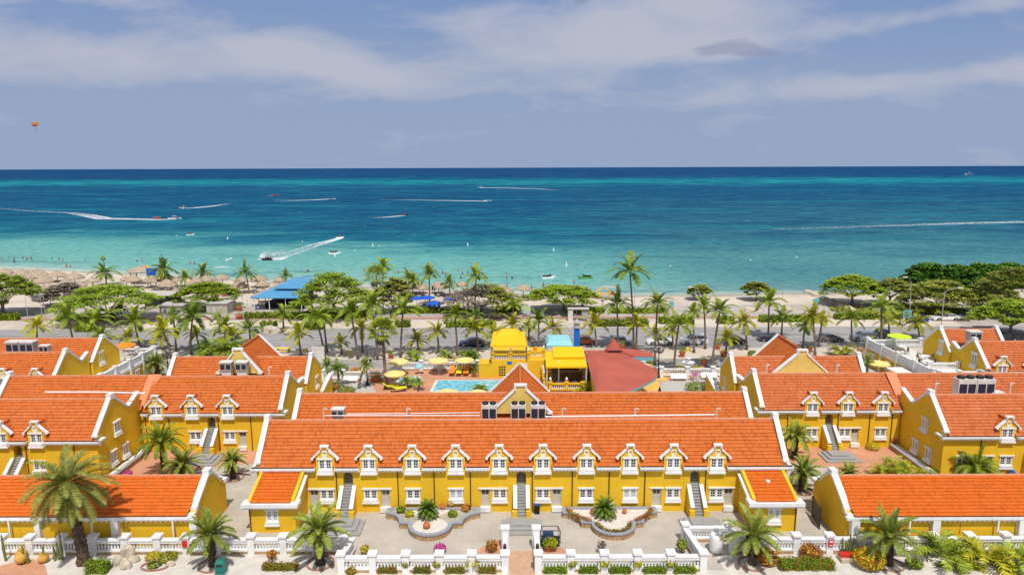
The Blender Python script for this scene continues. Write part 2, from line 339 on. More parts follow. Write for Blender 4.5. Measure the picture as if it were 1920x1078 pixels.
# sea: attribute 'tint' holds the distance from the waterline in metres
b = MB()
ds = [0, 3, 6, 10, 16, 24, 34, 46, 60, 80, 105, 140, 180, 230, 300, 400, 520, 700, 950, 1300, 1800, 2600, 4000, 7000, 14000, 55000]
xs = [-60000, -20000, -8000, -3500, -1800, -1000, -600, -400, -280] + list(range(-220, 260, 20)) + [320, 450, 650, 1000, 1800, 3500, 8000, 20000, 60000]
def seaz(d): return 0.09 if d >= 3 else 0.02 + 0.02333 * d
for x in xs:
    for d in ds:
        b.v.append((x, shore(x) - 2 + d, seaz(d))); b.t.append(float(d))
nx, nd = len(xs), len(ds)
for i in range(nx - 1):
    for j in range(nd - 1):
        b.f.append((i * nd + j, (i + 1) * nd + j, (i + 1) * nd + j + 1, i * nd + j + 1)); b.m.append(0); b.uv.append(None)
def seamat():
    m = bpy.data.materials.new('sea_water'); m.use_nodes = True; t = m.node_tree; n = t.nodes; l = t.links; b = n['Principled BSDF']
    def mth(op, a, b_=None, cl=False):
        q = n.new('ShaderNodeMath'); q.operation = op; q.use_clamp = cl
        for i, z in enumerate((a, b_)):
            if z is None: continue
            if isinstance(z, (int, float)): q.inputs[i].default_value = z
            else: l.new(z, q.inputs[i])
        return q.outputs[0]
    at = n.new('ShaderNodeAttribute'); at.attribute_name = 'tint'; d = at.outputs['Fac']
    g = n.new('ShaderNodeNewGeometry'); P = g.outputs['Position']; sx = n.new('ShaderNodeSeparateXYZ'); l.new(P, sx.inputs[0])
    def nz(sc, det, ro=0.55, scale=(1, 1, 1), dist=0.0):
        mp = n.new('ShaderNodeMapping'); mp.inputs['Scale'].default_value = scale; l.new(P, mp.inputs[0])
        q = n.new('ShaderNodeTexNoise'); q.inputs['Scale'].default_value = sc; q.inputs['Detail'].default_value = det; q.inputs['Roughness'].default_value = ro; q.inputs['Distortion'].default_value = dist
        l.new(mp.outputs[0], q.inputs['Vector']); return q.outputs['Fac']
    # log distance scale, disturbed by the sea bed's relief
    ln = mth('LOGARITHM', mth('ADD', d, 6.0), 10.0)
    bed = nz(0.007, 9, 0.66, (1, 1.9, 1), 0.9)
    lg = mth('ADD', ln, mth('MULTIPLY', mth('SUBTRACT', bed, 0.5), 0.85))
    fac = mth('DIVIDE', lg, 4.8)
    r = n.new('ShaderNodeValToRGB'); e = r.color_ramp.elements
    pts = [(0.12, (0.50, 0.50, 0.38)), (0.20, (0.32, 0.50, 0.42)), (0.30, (0.20, 0.45, 0.39)), (0.39, (0.15, 0.41, 0.37)), (0.425, (0.06, 0.28, 0.30)),
           (0.442, (0.012, 0.165, 0.235)), (0.51, (0.003, 0.115, 0.205)), (0.58, (0.001, 0.090, 0.190)), (0.63, (0.002, 0.10, 0.195)), (0.650, (0.015, 0.40, 0.38)), (0.668, (0.005, 0.18, 0.26)), (0.69, (0.001, 0.050, 0.17)), (1.0, (0.003, 0.040, 0.155))]
    while len(e) < len(pts): e.new(0.5)
    for i, (p, c) in enumerate(pts): e[i].position = p; e[i].color = (*c, 1)
    l.new(fac, r.inputs[0])
    def mix(f, a, c2, mode='MIX'):
        q = n.new('ShaderNodeMix'); q.data_type = 'RGBA'; q.blend_type = mode
        if isinstance(f, float): q.inputs[0].default_value = f
        else: l.new(f, q.inputs[0])
        l.new(a, q.inputs[6])
        if isinstance(c2, tuple): q.inputs[7].default_value = (*c2, 1)
        else: l.new(c2, q.inputs[7])
        return q.outputs[2]
    def rmp(f, p0, p1, v0=0.0, v1=1.0):
        q = n.new('ShaderNodeMapRange'); q.inputs[1].default_value = p0; q.inputs[2].default_value = p1; q.inputs[3].default_value = v0; q.inputs[4].default_value = v1
        q.interpolation_type = 'SMOOTHSTEP'; l.new(f, q.inputs[0]); return q.outputs[0]
    c = r.outputs[0]
    # right hand shallows lie over rock and weed: greyer
    rx = mth('MULTIPLY', rmp(sx.outputs[0], 5.0, 85.0), rmp(fac, 0.62, 0.42))
    c = mix(mth('MULTIPLY', rx, mth('ADD', 0.35, mth('MULTIPLY', nz(0.012, 4, 0.5, (1, 2.2, 1)), 0.7))), c, (0.055, 0.185, 0.225))
    # weed beds
    wd = mth('MULTIPLY', rmp(nz(0.016, 7, 0.6, (1, 3.0, 1), 0.8), 0.56, 0.68), rmp(fac, 0.60, 0.36, 0.0, 1.0))
    c = mix(mth('MULTIPLY', wd, 0.5), c, (0.015, 0.14, 0.17))
    # wind-roughened streaks
    st = rmp(nz(0.05, 6, 0.7, (0.35, 1.3, 1)), 0.5, 0.72)
    c = mix(mth('MULTIPLY', st, mth('MULTIPLY', rmp(fac, 0.42, 0.52), 0.30)), c, (0.10, 0.25, 0.34))
    pt = rmp(nz(0.014, 8, 0.68, (1, 2.6, 1), 1.0), 0.47, 0.60)
    c = mix(mth('MULTIPLY', pt, mth('MULTIPLY', rmp(fac, 0.42, 0.47), 0.6)), c, (0.002, 0.065, 0.150))
    gp = rmp(nz(0.008, 6, 0.6, (.8, 2.8, 1), 1.2), 0.53, 0.66)
    c = mix(mth('MULTIPLY', gp, mth('MULTIPLY', rmp(fac, 0.40, 0.45), 0.65)), c, (0.015, 0.25, 0.29))
    # small chop and rare white caps
    ch = nz(0.45, 7, 0.72, (0.6, 1.5, 1))
    c = mix(mth('MULTIPLY', rmp(ch, 0.35, 0.62, 1.0, 0.0), 0.8), c, (0.35, 0.52, 0.62), 'MULTIPLY')
    f2 = nz(0.16, 8, 0.75, (0.35, 1.2, 1), .4); c = mix(mth('MULTIPLY', rmp(f2, 0.38, 0.60, 1.0, 0.0), mth('MULTIPLY', rmp(fac, .34, .46), 0.75)), c, (0.30, 0.55, 0.72), 'MULTIPLY')
    c = mix(mth('MULTIPLY', rmp(f2, 0.54, 0.72), mth('MULTIPLY', rmp(fac, .36, .46), 0.40)), c, (0.12, 0.36, 0.42))
    cap = mth('MULTIPLY', rmp(nz(0.22, 3, 0.5, (0.6, 1.2, 1)), 0.735, 0.76), rmp(fac, 0.45, 0.5))
    c = mix(mth('MULTIPLY', cap, 0.7), c, (0.7, 0.75, 0.78))
    # foam line and wet edge at the beach
    fo = mth('MULTIPLY', rmp(mth('ADD', d, mth('MULTIPLY', nz(0.12, 5), 7.0)), 9.5, 5.5), 0.35)
    c = mix(fo, c, (0.62, 0.62, 0.52))
    l.new(c, b.inputs['Base Color'])
    b.inputs['Roughness'].default_value = 0.25; b.inputs['IOR'].default_value = 1.33; b.inputs['Specular IOR Level'].default_value = 0.0
    bp = n.new('ShaderNodeBump'); bp.inputs['Strength'].default_value = 0.8; bp.inputs['Distance'].default_value = 0.6
    l.new(mth('ADD', ch, mth('MULTIPLY', nz(1.6, 3), 0.3)), bp.inputs['Height']); l.new(bp.outputs[0], b.inputs['Normal'])
    gl = n.new('ShaderNodeBsdfGlossy'); gl.inputs['Roughness'].default_value = .18; l.new(bp.outputs[0], gl.inputs['Normal']); mx = n.new('ShaderNodeMixShader'); mx.inputs[0].default_value = .05
    l.new(b.outputs[0], mx.inputs[1]); l.new(gl.outputs[0], mx.inputs[2]); l.new(mx.outputs[0], n['Material Output'].inputs[0])
    return m
sea = b.build('sea', seamat()); sea['kind'] = 'structure'
# wet sand strip
M['wet'] = mat('wet_sand', (0.40, 0.33, 0.25), 0.5, 0.15, 0.2, spec=0.4)
b = MB(); ws = list(range(-240, 250, 10))
for i in range(len(ws) - 1):
    a, c = ws[i], ws[i + 1]
    b.add([(a, shore(a) - 3.6 + sin(a * .21), 0.008), (c, shore(c) - 3.6 + sin(c * .21), 0.008), (c, shore(c) + 1, 0.012), (a, shore(a) + 1, 0.012)], [(0, 1, 2, 3)])
b.build('wet_sand', 'wet')['kind'] = 'structure'
# roads (near road, service lane, far road) ----------------------------------
def wobbly(x0, x1, y0, y1, step=12, amp=0.0):
    xs = []
    x = x0
    while x < x1: xs.append(x); x += step
    xs.append(x1)
    return [(x, y0 + amp * sin(x * .13), 0) for x in xs] + [(x, y1 + amp * sin(x * .11 + 1), 0) for x in reversed(xs)]
def roadmat(name, col, cracks=0.5):
    m = mat(name, col, 0.92, 0.0); t = m.node_tree; n = t.nodes; l = t.links; b = n['Principled BSDF']; g = n.new('ShaderNodeNewGeometry')
    mp = n.new('ShaderNodeMapping'); mp.inputs['Scale'].default_value = (0.03, 1.0, 1); l.new(g.outputs['Position'], mp.inputs[0])
    a = n.new('ShaderNodeTexNoise'); a.inputs['Scale'].default_value = 0.9; a.inputs['Detail'].default_value = 5; l.new(mp.outputs[0], a.inputs['Vector'])
    k = n.new('ShaderNodeTexNoise'); k.inputs['Scale'].default_value = 0.5; k.inputs['Detail'].default_value = 8; k.inputs['Roughness'].default_value = 0.7; l.new(g.outputs['Position'], k.inputs['Vector'])
    ad = n.new('ShaderNodeMath'); l.new(a.outputs['Fac'], ad.inputs[0]); l.new(k.outputs['Fac'], ad.inputs[1])
    r = n.new('ShaderNodeValToRGB'); r.color_ramp.elements[0].position = 0.38; r.color_ramp.elements[1].position = 0.62
    md = n.new('ShaderNodeMath'); md.operation = 'MULTIPLY'; md.inputs[1].default_value = 0.5; l.new(ad.outputs[0], md.inputs[0]); l.new(md.outputs[0], r.inputs[0])
    r.color_ramp.elements[0].color = (*[c * 0.72 for c in col], 1); r.color_ramp.elements[1].color = (*[c * 1.15 for c in col], 1)
    l.new(r.outputs[0], b.inputs['Base Color']); return m
M['road'] = roadmat('asphalt_road', (0.31, 0.295, 0.285)); M['road2'] = roadmat('worn_road', (0.45, 0.395, 0.35)); M['road3'] = roadmat('lane_asphalt', (0.33, 0.305, 0.28))
M['brickred'] = mat('red_paver', (0.40, 0.20, 0.15), 0.9, 0.2, 0.4); M['paint'] = mat('road_paint', (0.62, 0.62, 0.60), 0.8, 0.25, 2)
M['walk'] = mat('pale_pavement', (0.50, 0.44, 0.37), 0.95, 0.14, 0.25, 0.2, 4)
RX = (-260, 260)
sheet('near_road', wobbly(*RX, 118.6, 134.2), 0.012, 'road')
sheet('service_lane', [(-70, 106.5), (90, 106.5), (90, 111.4), (-70, 111.4)], 0.012, 'road3')
sheet('far_road', wobbly(*RX, 145.4, 156.5), 0.012, 'road2')
sheet('brick_cycle_path', wobbly(*RX, 142.6, 145.0), 0.012, 'brickred')
sheet('right_side_road', [(92, 134.2), (260, 134.2), (260, 145), (92, 145)], 0.016, 'road2')
b = MB()
for x in range(-200, 240, 9):
    b.box(x, x + 2.8, 126.1, 126.27, 0.016, 0.018)
    b.box(x + 3, x + 5.6, 130.2, 130.34, 0.016, 0.018)
for x in range(-58, 110, 8): b.box(x, x + 0.14, 118.8, 122.0, 0.016, 0.018)
b.build('lane_markings', 'paint')['kind'] = 'structure'
# kerbs
def kerb(name, y0, y1, x0=-260, x1=260, h=0.13):
    b = MB(); b.box(x0, x1, y0, y1, 0, h); b.build(name, 'conc')['kind'] = 'structure'
kerb('kerb', 118.3, 118.6); kerb('kerb', 134.2, 134.5); kerb('kerb', 142.3, 142.6); kerb('kerb', 156.5, 156.8); kerb('kerb', 111.4, 111.65, -70, 90)
# resort paving -----------------------------------------------------------
def tilefloor(name, col, col2, sc, mortar, w=0.5, h=0.5, off=0.0):
    m = mat(name, col, 0.9); t = m.node_tree; n = t.nodes; l = t.links; b = n['Principled BSDF']; g = n.new('ShaderNodeNewGeometry')
    br = n.new('ShaderNodeTexBrick'); br.inputs['Scale'].default_value = sc; br.inputs['Brick Width'].default_value = w; br.inputs['Row Height'].default_value = h; br.offset = off
    br.inputs['Mortar Size'].default_value = 0.012; br.inputs['Color1'].default_value = (*col, 1); br.inputs['Color2'].default_value = (*col2, 1); br.inputs['Mortar'].default_value = (*mortar, 1)
    l.new(g.outputs['Position'], br.inputs['Vector'])
    a = n.new('ShaderNodeTexNoise'); a.inputs['Scale'].default_value = 0.35; a.inputs['Detail'].default_value = 8; a.inputs['Roughness'].default_value = 0.65; l.new(g.outputs['Position'], a.inputs['Vector'])
    r = n.new('ShaderNodeValToRGB'); r.color_ramp.elements[0].position = 0.3; r.color_ramp.elements[1].position = 0.7
    r.color_ramp.elements[0].color = (0.80, 0.79, 0.77, 1); r.color_ramp.elements[1].color = (1.08, 1.07, 1.05, 1); l.new(a.outputs['Fac'], r.inputs[0])
    q = n.new('ShaderNodeMix'); q.data_type = 'RGBA'; q.blend_type = 'MULTIPLY'; q.inputs[0].default_value = 1.0
    l.new(br.outputs[0], q.inputs[6]); l.new(r.outputs[0], q.inputs[7]); l.new(q.outputs[2], b.inputs['Base Color']); return m
M['court'] = tilefloor('courtyard_paver', (0.47, 0.425, 0.37), (0.485, 0.44, 0.385), 1.0, (0.42, 0.38, 0.33))
M['plaza'] = tilefloor('terracotta_paver', (0.56, 0.27, 0.16), (0.60, 0.31, 0.19), 2.0, (0.46, 0.26, 0.17))
M['pathb'] = tilefloor('tan_brick_path', (0.50, 0.31, 0.20), (0.56, 0.37, 0.25), 2.5, (0.42, 0.30, 0.21), off=0.5)
sheet('courtyard_paving', [(-75, 50.3), (75, 50.3), (75, 106.4), (-75, 106.4)], 0.008, 'court')
def px(name, pts, z, m): return sheet(name, [G(a, b_, z) for a, b_ in pts], z, m)
px('left_terracotta_plaza', [(500, 838), (545, 840), (480, 868), (380, 878), (300, 897), (180, 930), (120, 905), (268, 838)], 0.012, 'plaza')
px('right_terracotta_plaza', [(1450, 838), (1690, 838), (1760, 900), (1750, 930), (1610, 893), (1530, 872), (1450, 866)], 0.012, 'plaza')
sheet('pool_deck', [(-24, 90), (28, 90), (28, 106), (-24, 106)], 0.012, 'plaza')
sheet('grey_pool_path', [G(a, c) for a, c in [(655, 740), (660, 718), (690, 712), (702, 730), (712, 745)]], 0.016, 'conc')
b = MB(); b.add([(-0.3, 40, 0.012), (1.75, 40, 0.012), (1.75, 53.2, 0.012), (-0.3, 53.2, 0.012)], [(0, 1, 2, 3)]); b.build('brick_path', 'pathb')['kind'] = 'structure'
px('left_arc_inlay', [(940, 1037), (940, 1012), (920, 1018), (900, 1027), (893, 1037)], 0.012, 'plaza')
px('right_arc_inlay', [(1018, 1037), (1018, 1022), (1040, 1022), (1062, 1030), (1075, 1037)], 0.012, 'plaza')
sheet('sand_verge', [(-60, 20), (-0.5, 20), (-0.5, 50.0), (-60, 50.0)], 0.006, 'walk')
M['white_sand'] = mat('white_coral_gravel', (0.62, 0.57, 0.51), 0.98, 0.2, 0.7, 0.7, 7)
sheet('front_gravel_bed', [(-70, 40), (-14.2, 40), (-14.2, 52.8), (-70, 52.8)], 0.012, 'white_sand')
sheet('front_gravel_bed', [(-14.2, 46.5), (-0.5, 46.5), (-0.5, 50.2), (-14.2, 50.2)], 0.014, 'white_sand')
sheet('front_gravel_bed', [(1.95, 46.9), (17, 46.9), (17, 50.2), (1.95, 50.2)], 0.014, 'white_sand')
sheet('front_gravel_bed', [(17, 46.9), (70, 46.9), (70, 52.4), (17, 52.4)], 0.012, 'white_sand')
sheet('front_road', [(1.95, 30), (90, 30), (90, 46.9), (1.95, 46.9)], 0.010, 'road3')
b = MB(); b.box(1.95, 75, 46.9, 47.05, 0, 0.1); b.build('kerb', 'conc')['kind'] = 'structure'
px('left_terracotta_court', [(0, 1060), (30, 1052), (62, 1047), (85, 1060), (93, 1090), (-40, 1090)], 0.018, 'plaza')
# ================================================================ hotel houses
def ordw(i):
    i += 1
    if i <= 20: return ORD[i - 1]
    t, u = divmod(i, 10); T = {2: 'twent', 3: 'thirt', 4: 'fort', 5: 'fift', 6: 'sixt'}[t]
    return T + 'ieth' if u == 0 else T + 'y-' + ORD[u - 1]
def roof(b, o, ux, uy, uz, wid, prof_len, m=0, cw=0.22, rl=0.36, h=0.075, amp=0.035, skip=None, seed=0):
    """pantile sheet: o origin at lower left, ux unit along the eave, uy unit up the slope, uz normal"""
    o, ux, uy, uz = Vector(o), Vector(ux), Vector(uy), Vector(uz)
    nc = max(2, int(round(wid / cw))); nr = max(2, int(round(prof_len / rl))); cw = wid / nc; rl = prof_len / nr
    offs = [(0, 0), (0.25, 1), (0.5, 0.75), (0.75, 0.1)]
    cols = [(i + f, a) for i in range(nc) for f, a in offs] + [(nc, 0)]
    rnd = random.Random(seed)
    for r in range(nr):
        j = rnd.uniform(-.006, .006); vs = []
        for (cc, a) in cols:
            base = o + ux * (cc * cw)
            vs.append(base + uy * (r * rl + j) + uz * (a * amp * 0.4 - 0.01))
            vs.append(base + uy * (r * rl + j) + uz * (h + a * amp))
            vs.append(base + uy * ((r + 1) * rl + 0.02) + uz * (a * amp))
        fs = []; uv = []
        for i in range(len(cols) - 1):
            if skip and r * rl < 0.62 and any(abs(cols[i][0] * cw + 0.5 * cw - sk) < 0.84 for sk in skip): continue
            p, q = i * 3, i * 3 + 3; c0, c1 = cols[i][0], cols[i + 1][0]
            e = 0.001
            fs.append((p, q, q + 1, p + 1)); uv.append([(c0 + e, r + .02), (c1 - e, r + .02), (c1 - e, r + .03), (c0 + e, r + .03)])
            fs.append((p + 1, q + 1, q + 2, p + 2)); uv.append([(c0 + e, r + .05), (c1 - e, r + .05), (c1 - e, r + .95), (c0 + e, r + .95)])
        b.add(vs, fs, m, uv)
def slope(b, x0, x1, y0, z0, y1, z1, m=0, **k):       # roof plane whose eave runs along x
    d = Vector((0, y1 - y0, z1 - z0)); ln = d.length; d.normalize()
    s = 1 if y1 > y0 else -1
    if s > 0: roof(b, (x0, y0, z0), (1, 0, 0), d, Vector((1, 0, 0)).cross(d), x1 - x0, ln, m, **k)
    else: roof(b, (x1, y0, z0), (-1, 0, 0), d, Vector((-1, 0, 0)).cross(d), x1 - x0, ln, m, **k)
def slopex(b, y0, y1, x0, z0, x1, z1, m=0, **k):      # roof plane whose eave runs along y
    d = Vector((x1 - x0, 0, z1 - z0)); ln = d.length; d.normalize()
    if x1 > x0: roof(b, (x0, y1, z0), (0, -1, 0), d, Vector((0, -1, 0)).cross(d), y1 - y0, ln, m, **k)
    else: roof(b, (x0, y0, z0), (0, 1, 0), d, Vector((0, 1, 0)).cross(d), y1 - y0, ln, m, **k)
def ridgecap(b, p, q, r=0.13, m=0):
    p, q = Vector(p), Vector(q); n = max(1, int((q - p).length / 0.42)); d = (q - p) / n
    for i in range(n):
        a = p + d * i; e = a + d * 1.06
        b.tube([a, e], [r * 0.92, r * 1.08], 7, m, cap=True)
def coping(b, pts, x0, x1, t=0.16, m=0):      # parapet coping over a profile of (y,z) points, spanning x0..x1
    for (ya, za), (yb, zb) in zip(pts[:-1], pts[1:]):
        d = Vector((0, yb - ya, zb - za)).normalized(); nrm = Vector((0, -d.z, d.y))
        if nrm.z < 0: nrm = -nrm
        e = d * 0.03
        a = Vector((x0, ya, za)) - e; c = Vector((x0, yb, zb)) + e
        b.prism([a, c, c + nrm * t, a + nrm * t], (x1 - x0, 0, 0), m)
        b.prism([a - nrm * .09 + Vector((.05, 0, 0)), c - nrm * .09 + Vector((.05, 0, 0)), c, a], (x1 - x0 - .1, 0, 0), m)
def copingx(b, pts, y0, y1, t=0.14, m=0):     # the same over (x,z) points, spanning y0..y1
    for (xa, za), (xb, zb) in zip(pts[:-1], pts[1:]):
        d = Vector((xb - xa, 0, zb - za)).normalized(); nrm = Vector((-d.z, 0, d.x))
        if nrm.z < 0: nrm = -nrm
        e = d * 0.03
        a = Vector((xa, y0, za)) - e; c = Vector((xb, y0, zb)) + e
        b.prism([a, c, c + nrm * t, a + nrm * t], (0, y1 - y0, 0), m)
# window: origin at the middle of its sill line on the wall face, looking towards -y
def make_window(w=1.3, h=1.0, name='window', lintel=True, proud=0.0, depth=0.14, curtain=False, gilt=False):
    b = MB(); fw = 0.085
    b.box(-w / 2, -w / 2 + fw, -0.02, depth, 0, h); b.box(w / 2 - fw, w / 2, -0.02, depth, 0, h)
    b.box(-w / 2 + fw, w / 2 - fw, -0.02, depth, h - fw, h); b.box(-w / 2 + fw, w / 2 - fw, -0.02, depth, 0, fw)
    b.box(-0.075, 0.075, -0.015, depth, fw, h - fw)
    for s in (-1, 1):
        xa, xb = (0.075, w / 2 - fw) if s > 0 else (-w / 2 + fw, -0.075)
        c = 0.05
        b.box(xa, xa + c, 0.03, 0.09, fw, h - fw); b.box(xb - c, xb, 0.03, 0.09, fw, h - fw)
        b.box(xa + c, xb - c, 0.03, 0.09, fw, fw + c); b.box(xa + c, xb - c, 0.03, 0.09, h - fw - c, h - fw)
        m_ = (xa + xb) / 2; b.box(m_ - .011, m_ + .011, 0.045, 0.085, fw + c, h - fw - c)
        for k in (1, 2):
            z = fw + (h - 2 * fw) * k / 3; b.box(xa + c, m_ - .016, 0.045, 0.085, z - .014, z + .014); b.box(m_ + .016, xb - c, 0.045, 0.085, z - .014, z + .014)
    o = b.build(name, 'white_clean')
    p = MB(); p.box(-w / 2 + fw, w / 2 - fw, 0.07, 0.12, fw, h - fw); p.build('pane', 'curtain' if curtain else 'glass', o)
    s_ = MB(); s_.box(-w / 2 - .06, w / 2 + .06, -0.16, depth, -0.26, -0.004); s_.box(-w / 2 - .12, w / 2 + .12, -0.2, depth - .02, -0.38, -0.262); s_.build('sill', 'white', o)
    if lintel: l_ = MB(); l_.box(-w / 2 - .12, w / 2 + .12, -0.13, depth, h + 0.004, h + 0.15); l_.build('lintel', 'white', o)
    return o
def make_door(w=0.86, h=1.75):
    b = MB(); fw = .06
    b.box(-w / 2, -w / 2 + fw, 0, .1, 0, h); b.box(w / 2 - fw, w / 2, 0, .1, 0, h); b.box(-w / 2 + fw, w / 2 - fw, 0, .1, h - fw, h)
    b.box(-w / 2 + fw, w / 2 - fw, .03, .08, 0, h - .62); b.box(-w / 2 + fw, w / 2 - fw, .03, .08, h - .16, h - fw)
    for x in (-w / 2 + fw, -.03, w / 2 - fw - .06): b.box(x, x + .06, .03, .08, h - .62, h - .16)
    o = b.build('door', 'doorm')
    p = MB(); p.box(-w / 2 + fw + .06, w / 2 - fw - .06, .045, .07, h - .62, h - .16); p.build('pane', 'glass', o)
    k = MB(); k.tube([(w / 2 - .14, -.03, .8), (w / 2 - .14, .03, .8)], .035, 8); k.build('handle', 'steel', o)
    l_ = MB(); l_.box(-w / 2 - .25, w / 2 + .2, -0.22, .02, h + .004, h + .13); l_.build('lintel', 'white', o)
    t = MB(); t.box(-w / 2 - .06, w / 2 + .06, -0.42, .0, -0.46, -.004); t.build('doorstep', 'white', o)
    return o
WIN = Proto(make_window()); WINC = Proto(make_window(1.3, 1.0, curtain=True)); DOOR = Proto(make_door())
WS = Proto(make_window(1.05, 1.15))
def make_dormer():
    """origin on the facade plane at the height of the window sill"""
    w = 0.86; b = MB()
    # gable front with a window hole, z measured from sill (world 4.35)
    zs, zt = 0.0, 1.0; hw = 0.62
    def q(x0, z0, x1, z1): b.add([(x0, 0, z0), (x1, 0, z0), (x1, 0, z1), (x0, 0, z1)], [(0, 1, 2, 3)])
    q(-w, -.4, -hw, 1.02); q(hw, -.4, w, 1.02); q(-hw, -.4, hw, 0.0)
    b.add([(-w, 0, 1.02), (w, 0, 1.02), (w, 0, 1.25), (.22, 0, 2.02), (.22, 0, 2.28), (-.22, 0, 2.28), (-.22, 0, 2.02), (-w, 0, 1.25)], [(0, 1, 2, 3, 4, 5, 6, 7)])
    for s in (-1, 1):
        b.add([(s * w, 0, -.4), (s * w, 2.2, -.4), (s * w, 2.2, 1.3), (s * w, 0, 1.25)], [(0, 1, 2, 3)])
        b.add([(s * hw, 0, 0), (s * hw, .15, 0), (s * hw, .15, 1.02), (s * hw, 0, 1.02)], [(0, 1, 2, 3)])
    # rear of the pediment
    b.add([(-.22, .2, 1.9), (.22, .2, 1.9), (.22, .2, 2.28), (-.22, .2, 2.28)], [(3, 2, 1, 0)])
    o = b.build('dormer', 'yellow')
    r = MB()
    for s in (-1, 1):
        d = Vector((-s, 0, 0.80)).normalized(); ln = (Vector((0, 0, 1.96)) - Vector((s * 1.12, 0, 1.06))).length
        if s > 0: roof(r, (1.12, 2.75, 1.06), (0, -1, 0), d, Vector((0, -1, 0)).cross(d), 2.63, ln, 0, rl=.3, seed=3)
        else: roof(r, (-1.12, .12, 1.06), (0, 1, 0), d, Vector((0, 1, 0)).cross(d), 2.63, ln, 0, rl=.3, seed=4)
    ridgecap(r, (0, .2, 2.0), (0, 2.7, 2.0), .1)
    r.build('dormer_roof', 'tile', o)
    c = MB()
    copingx(c, [(-1.2, 1.02), (-.24, 1.93), (-.24, 2.24)], -.14, .2, .13); copingx(c, [(.24, 2.24), (.24, 1.93), (1.2, 1.02)], -.14, .2, .13)
    c.box(-.40, .40, -.16, .22, 2.24, 2.38); c.box(-1.26, -1.06, -.15, .2, .98, 1.1); c.box(1.06, 1.26, -.15, .2, .98, 1.1)
    c.build('coping', 'white', o)
    v = MB()
    for x0, x1, z0, z1 in ((-.25, .25, 1.75, 1.83), (-.25, .25, 1.38, 1.46), (-.25, -.17, 1.46, 1.75), (.17, .25, 1.46, 1.75)): v.box(x0, x1, -.06, .02, z0, z1)
    v.box(-.2, .2, -.05, .02, 1.17, 1.38); v.build('vent_frame', 'white', o)
    # its window as one sub-part with panes flush in the same depth
    f = WIN.put() if False else None
    return o
_dp = make_dormer()
# the window of a dormer: frame, glass and sill as sub-parts of the dormer
def _dw():
    w, h, fw = 1.24, 1.02, .08
    b = MB(); b.box(-w / 2, -w / 2 + fw, -.03, .12, 0, h); b.box(w / 2 - fw, w / 2, -.03, .12, 0, h); b.box(-w / 2 + fw, w / 2 - fw, -.03, .12, h - fw, h); b.box(-w / 2 + fw, w / 2 - fw, -.03, .12, 0, fw)
    b.box(-.08, .08, -.02, .12, fw, h - fw); b.box(-.72, .72, -.12, .02, h + .003, h + .13)
    for s in (-1, 1):
        xa, xb = (.08, w / 2 - fw) if s > 0 else (-w / 2 + fw, -.08)
        c = .045
        b.box(xa, xa + c, .02, .08, fw, h - fw); b.box(xb - c, xb, .02, .08, fw, h - fw); b.box(xa + c, xb - c, .02, .08, fw, fw + c); b.box(xa + c, xb - c, .02, .08, h - fw - c, h - fw)
        m_ = (xa + xb) / 2; b.box(m_ - .015, m_ + .015, .035, .075, fw + c, h - fw - c)
        for k in (1, 2):
            z = fw + (h - 2 * fw) * k / 3; b.box(xa + c, m_ - .015, .035, .075, z - .013, z + .013); b.box(m_ + .015, xb - c, .035, .075, z - .013, z + .013)
    b.build('window_frame', 'white_clean', _dp)
    p = MB(); p.box(-w / 2 + fw, w / 2 - fw, .06, .11, fw, h - fw); p.build('window_pane', 'glass', _dp)
    s = MB(); s.box(-.70, .70, -.22, .02, -.30, -.004); s.box(-.78, .78, -.26, 0, -.46, -.303); s.build('window_sill', 'white', _dp)
_dw()
DORM = Proto(_dp)
EAVE, RIDGE_Y, RIDGE_Z = 4.62, 3.25, 7.85
def facade(b, x0, x1, z0, z1, holes, y=0.0, depth=0.16, m=0):
    xs = sorted(set([x0, x1] + [h[0] for h in holes] + [h[1] for h in holes])); zs = sorted(set([z0, z1] + [h[2] for h in holes] + [h[3] for h in holes]))
    xs = [x for x in xs if x0 <= x <= x1]
    for i in range(len(xs) - 1):
        for j in range(len(zs) - 1):
            cx_, cz_ = (xs[i] + xs[i + 1]) / 2, (zs[j] + zs[j + 1]) / 2
            if any(h[0] < cx_ < h[1] and h[2] < cz_ < h[3] for h in holes): continue
            b.add([(xs[i], y, zs[j]), (xs[i + 1], y, zs[j]), (xs[i + 1], y, zs[j + 1]), (xs[i], y, zs[j + 1])], [(0, 1, 2, 3)], m)
    for h in holes:
        dp = h[4] if len(h) > 4 else depth
        a, c, e, f = h[:4]
        b.add([(a, y, e), (a, y + dp, e), (a, y + dp, f), (a, y, f)], [(0, 1, 2, 3)], m); b.add([(c, y, e), (c, y, f), (c, y + dp, f), (c, y + dp, e)], [(0, 1, 2, 3)], m)
        b.add([(a, y, f), (a, y + dp, f), (c, y + dp, f), (c, y, f)], [(0, 1, 2, 3)], m); b.add([(a, y, e), (c, y, e), (c, y + dp, e), (a, y + dp, e)], [(0, 1, 2, 3)], m)
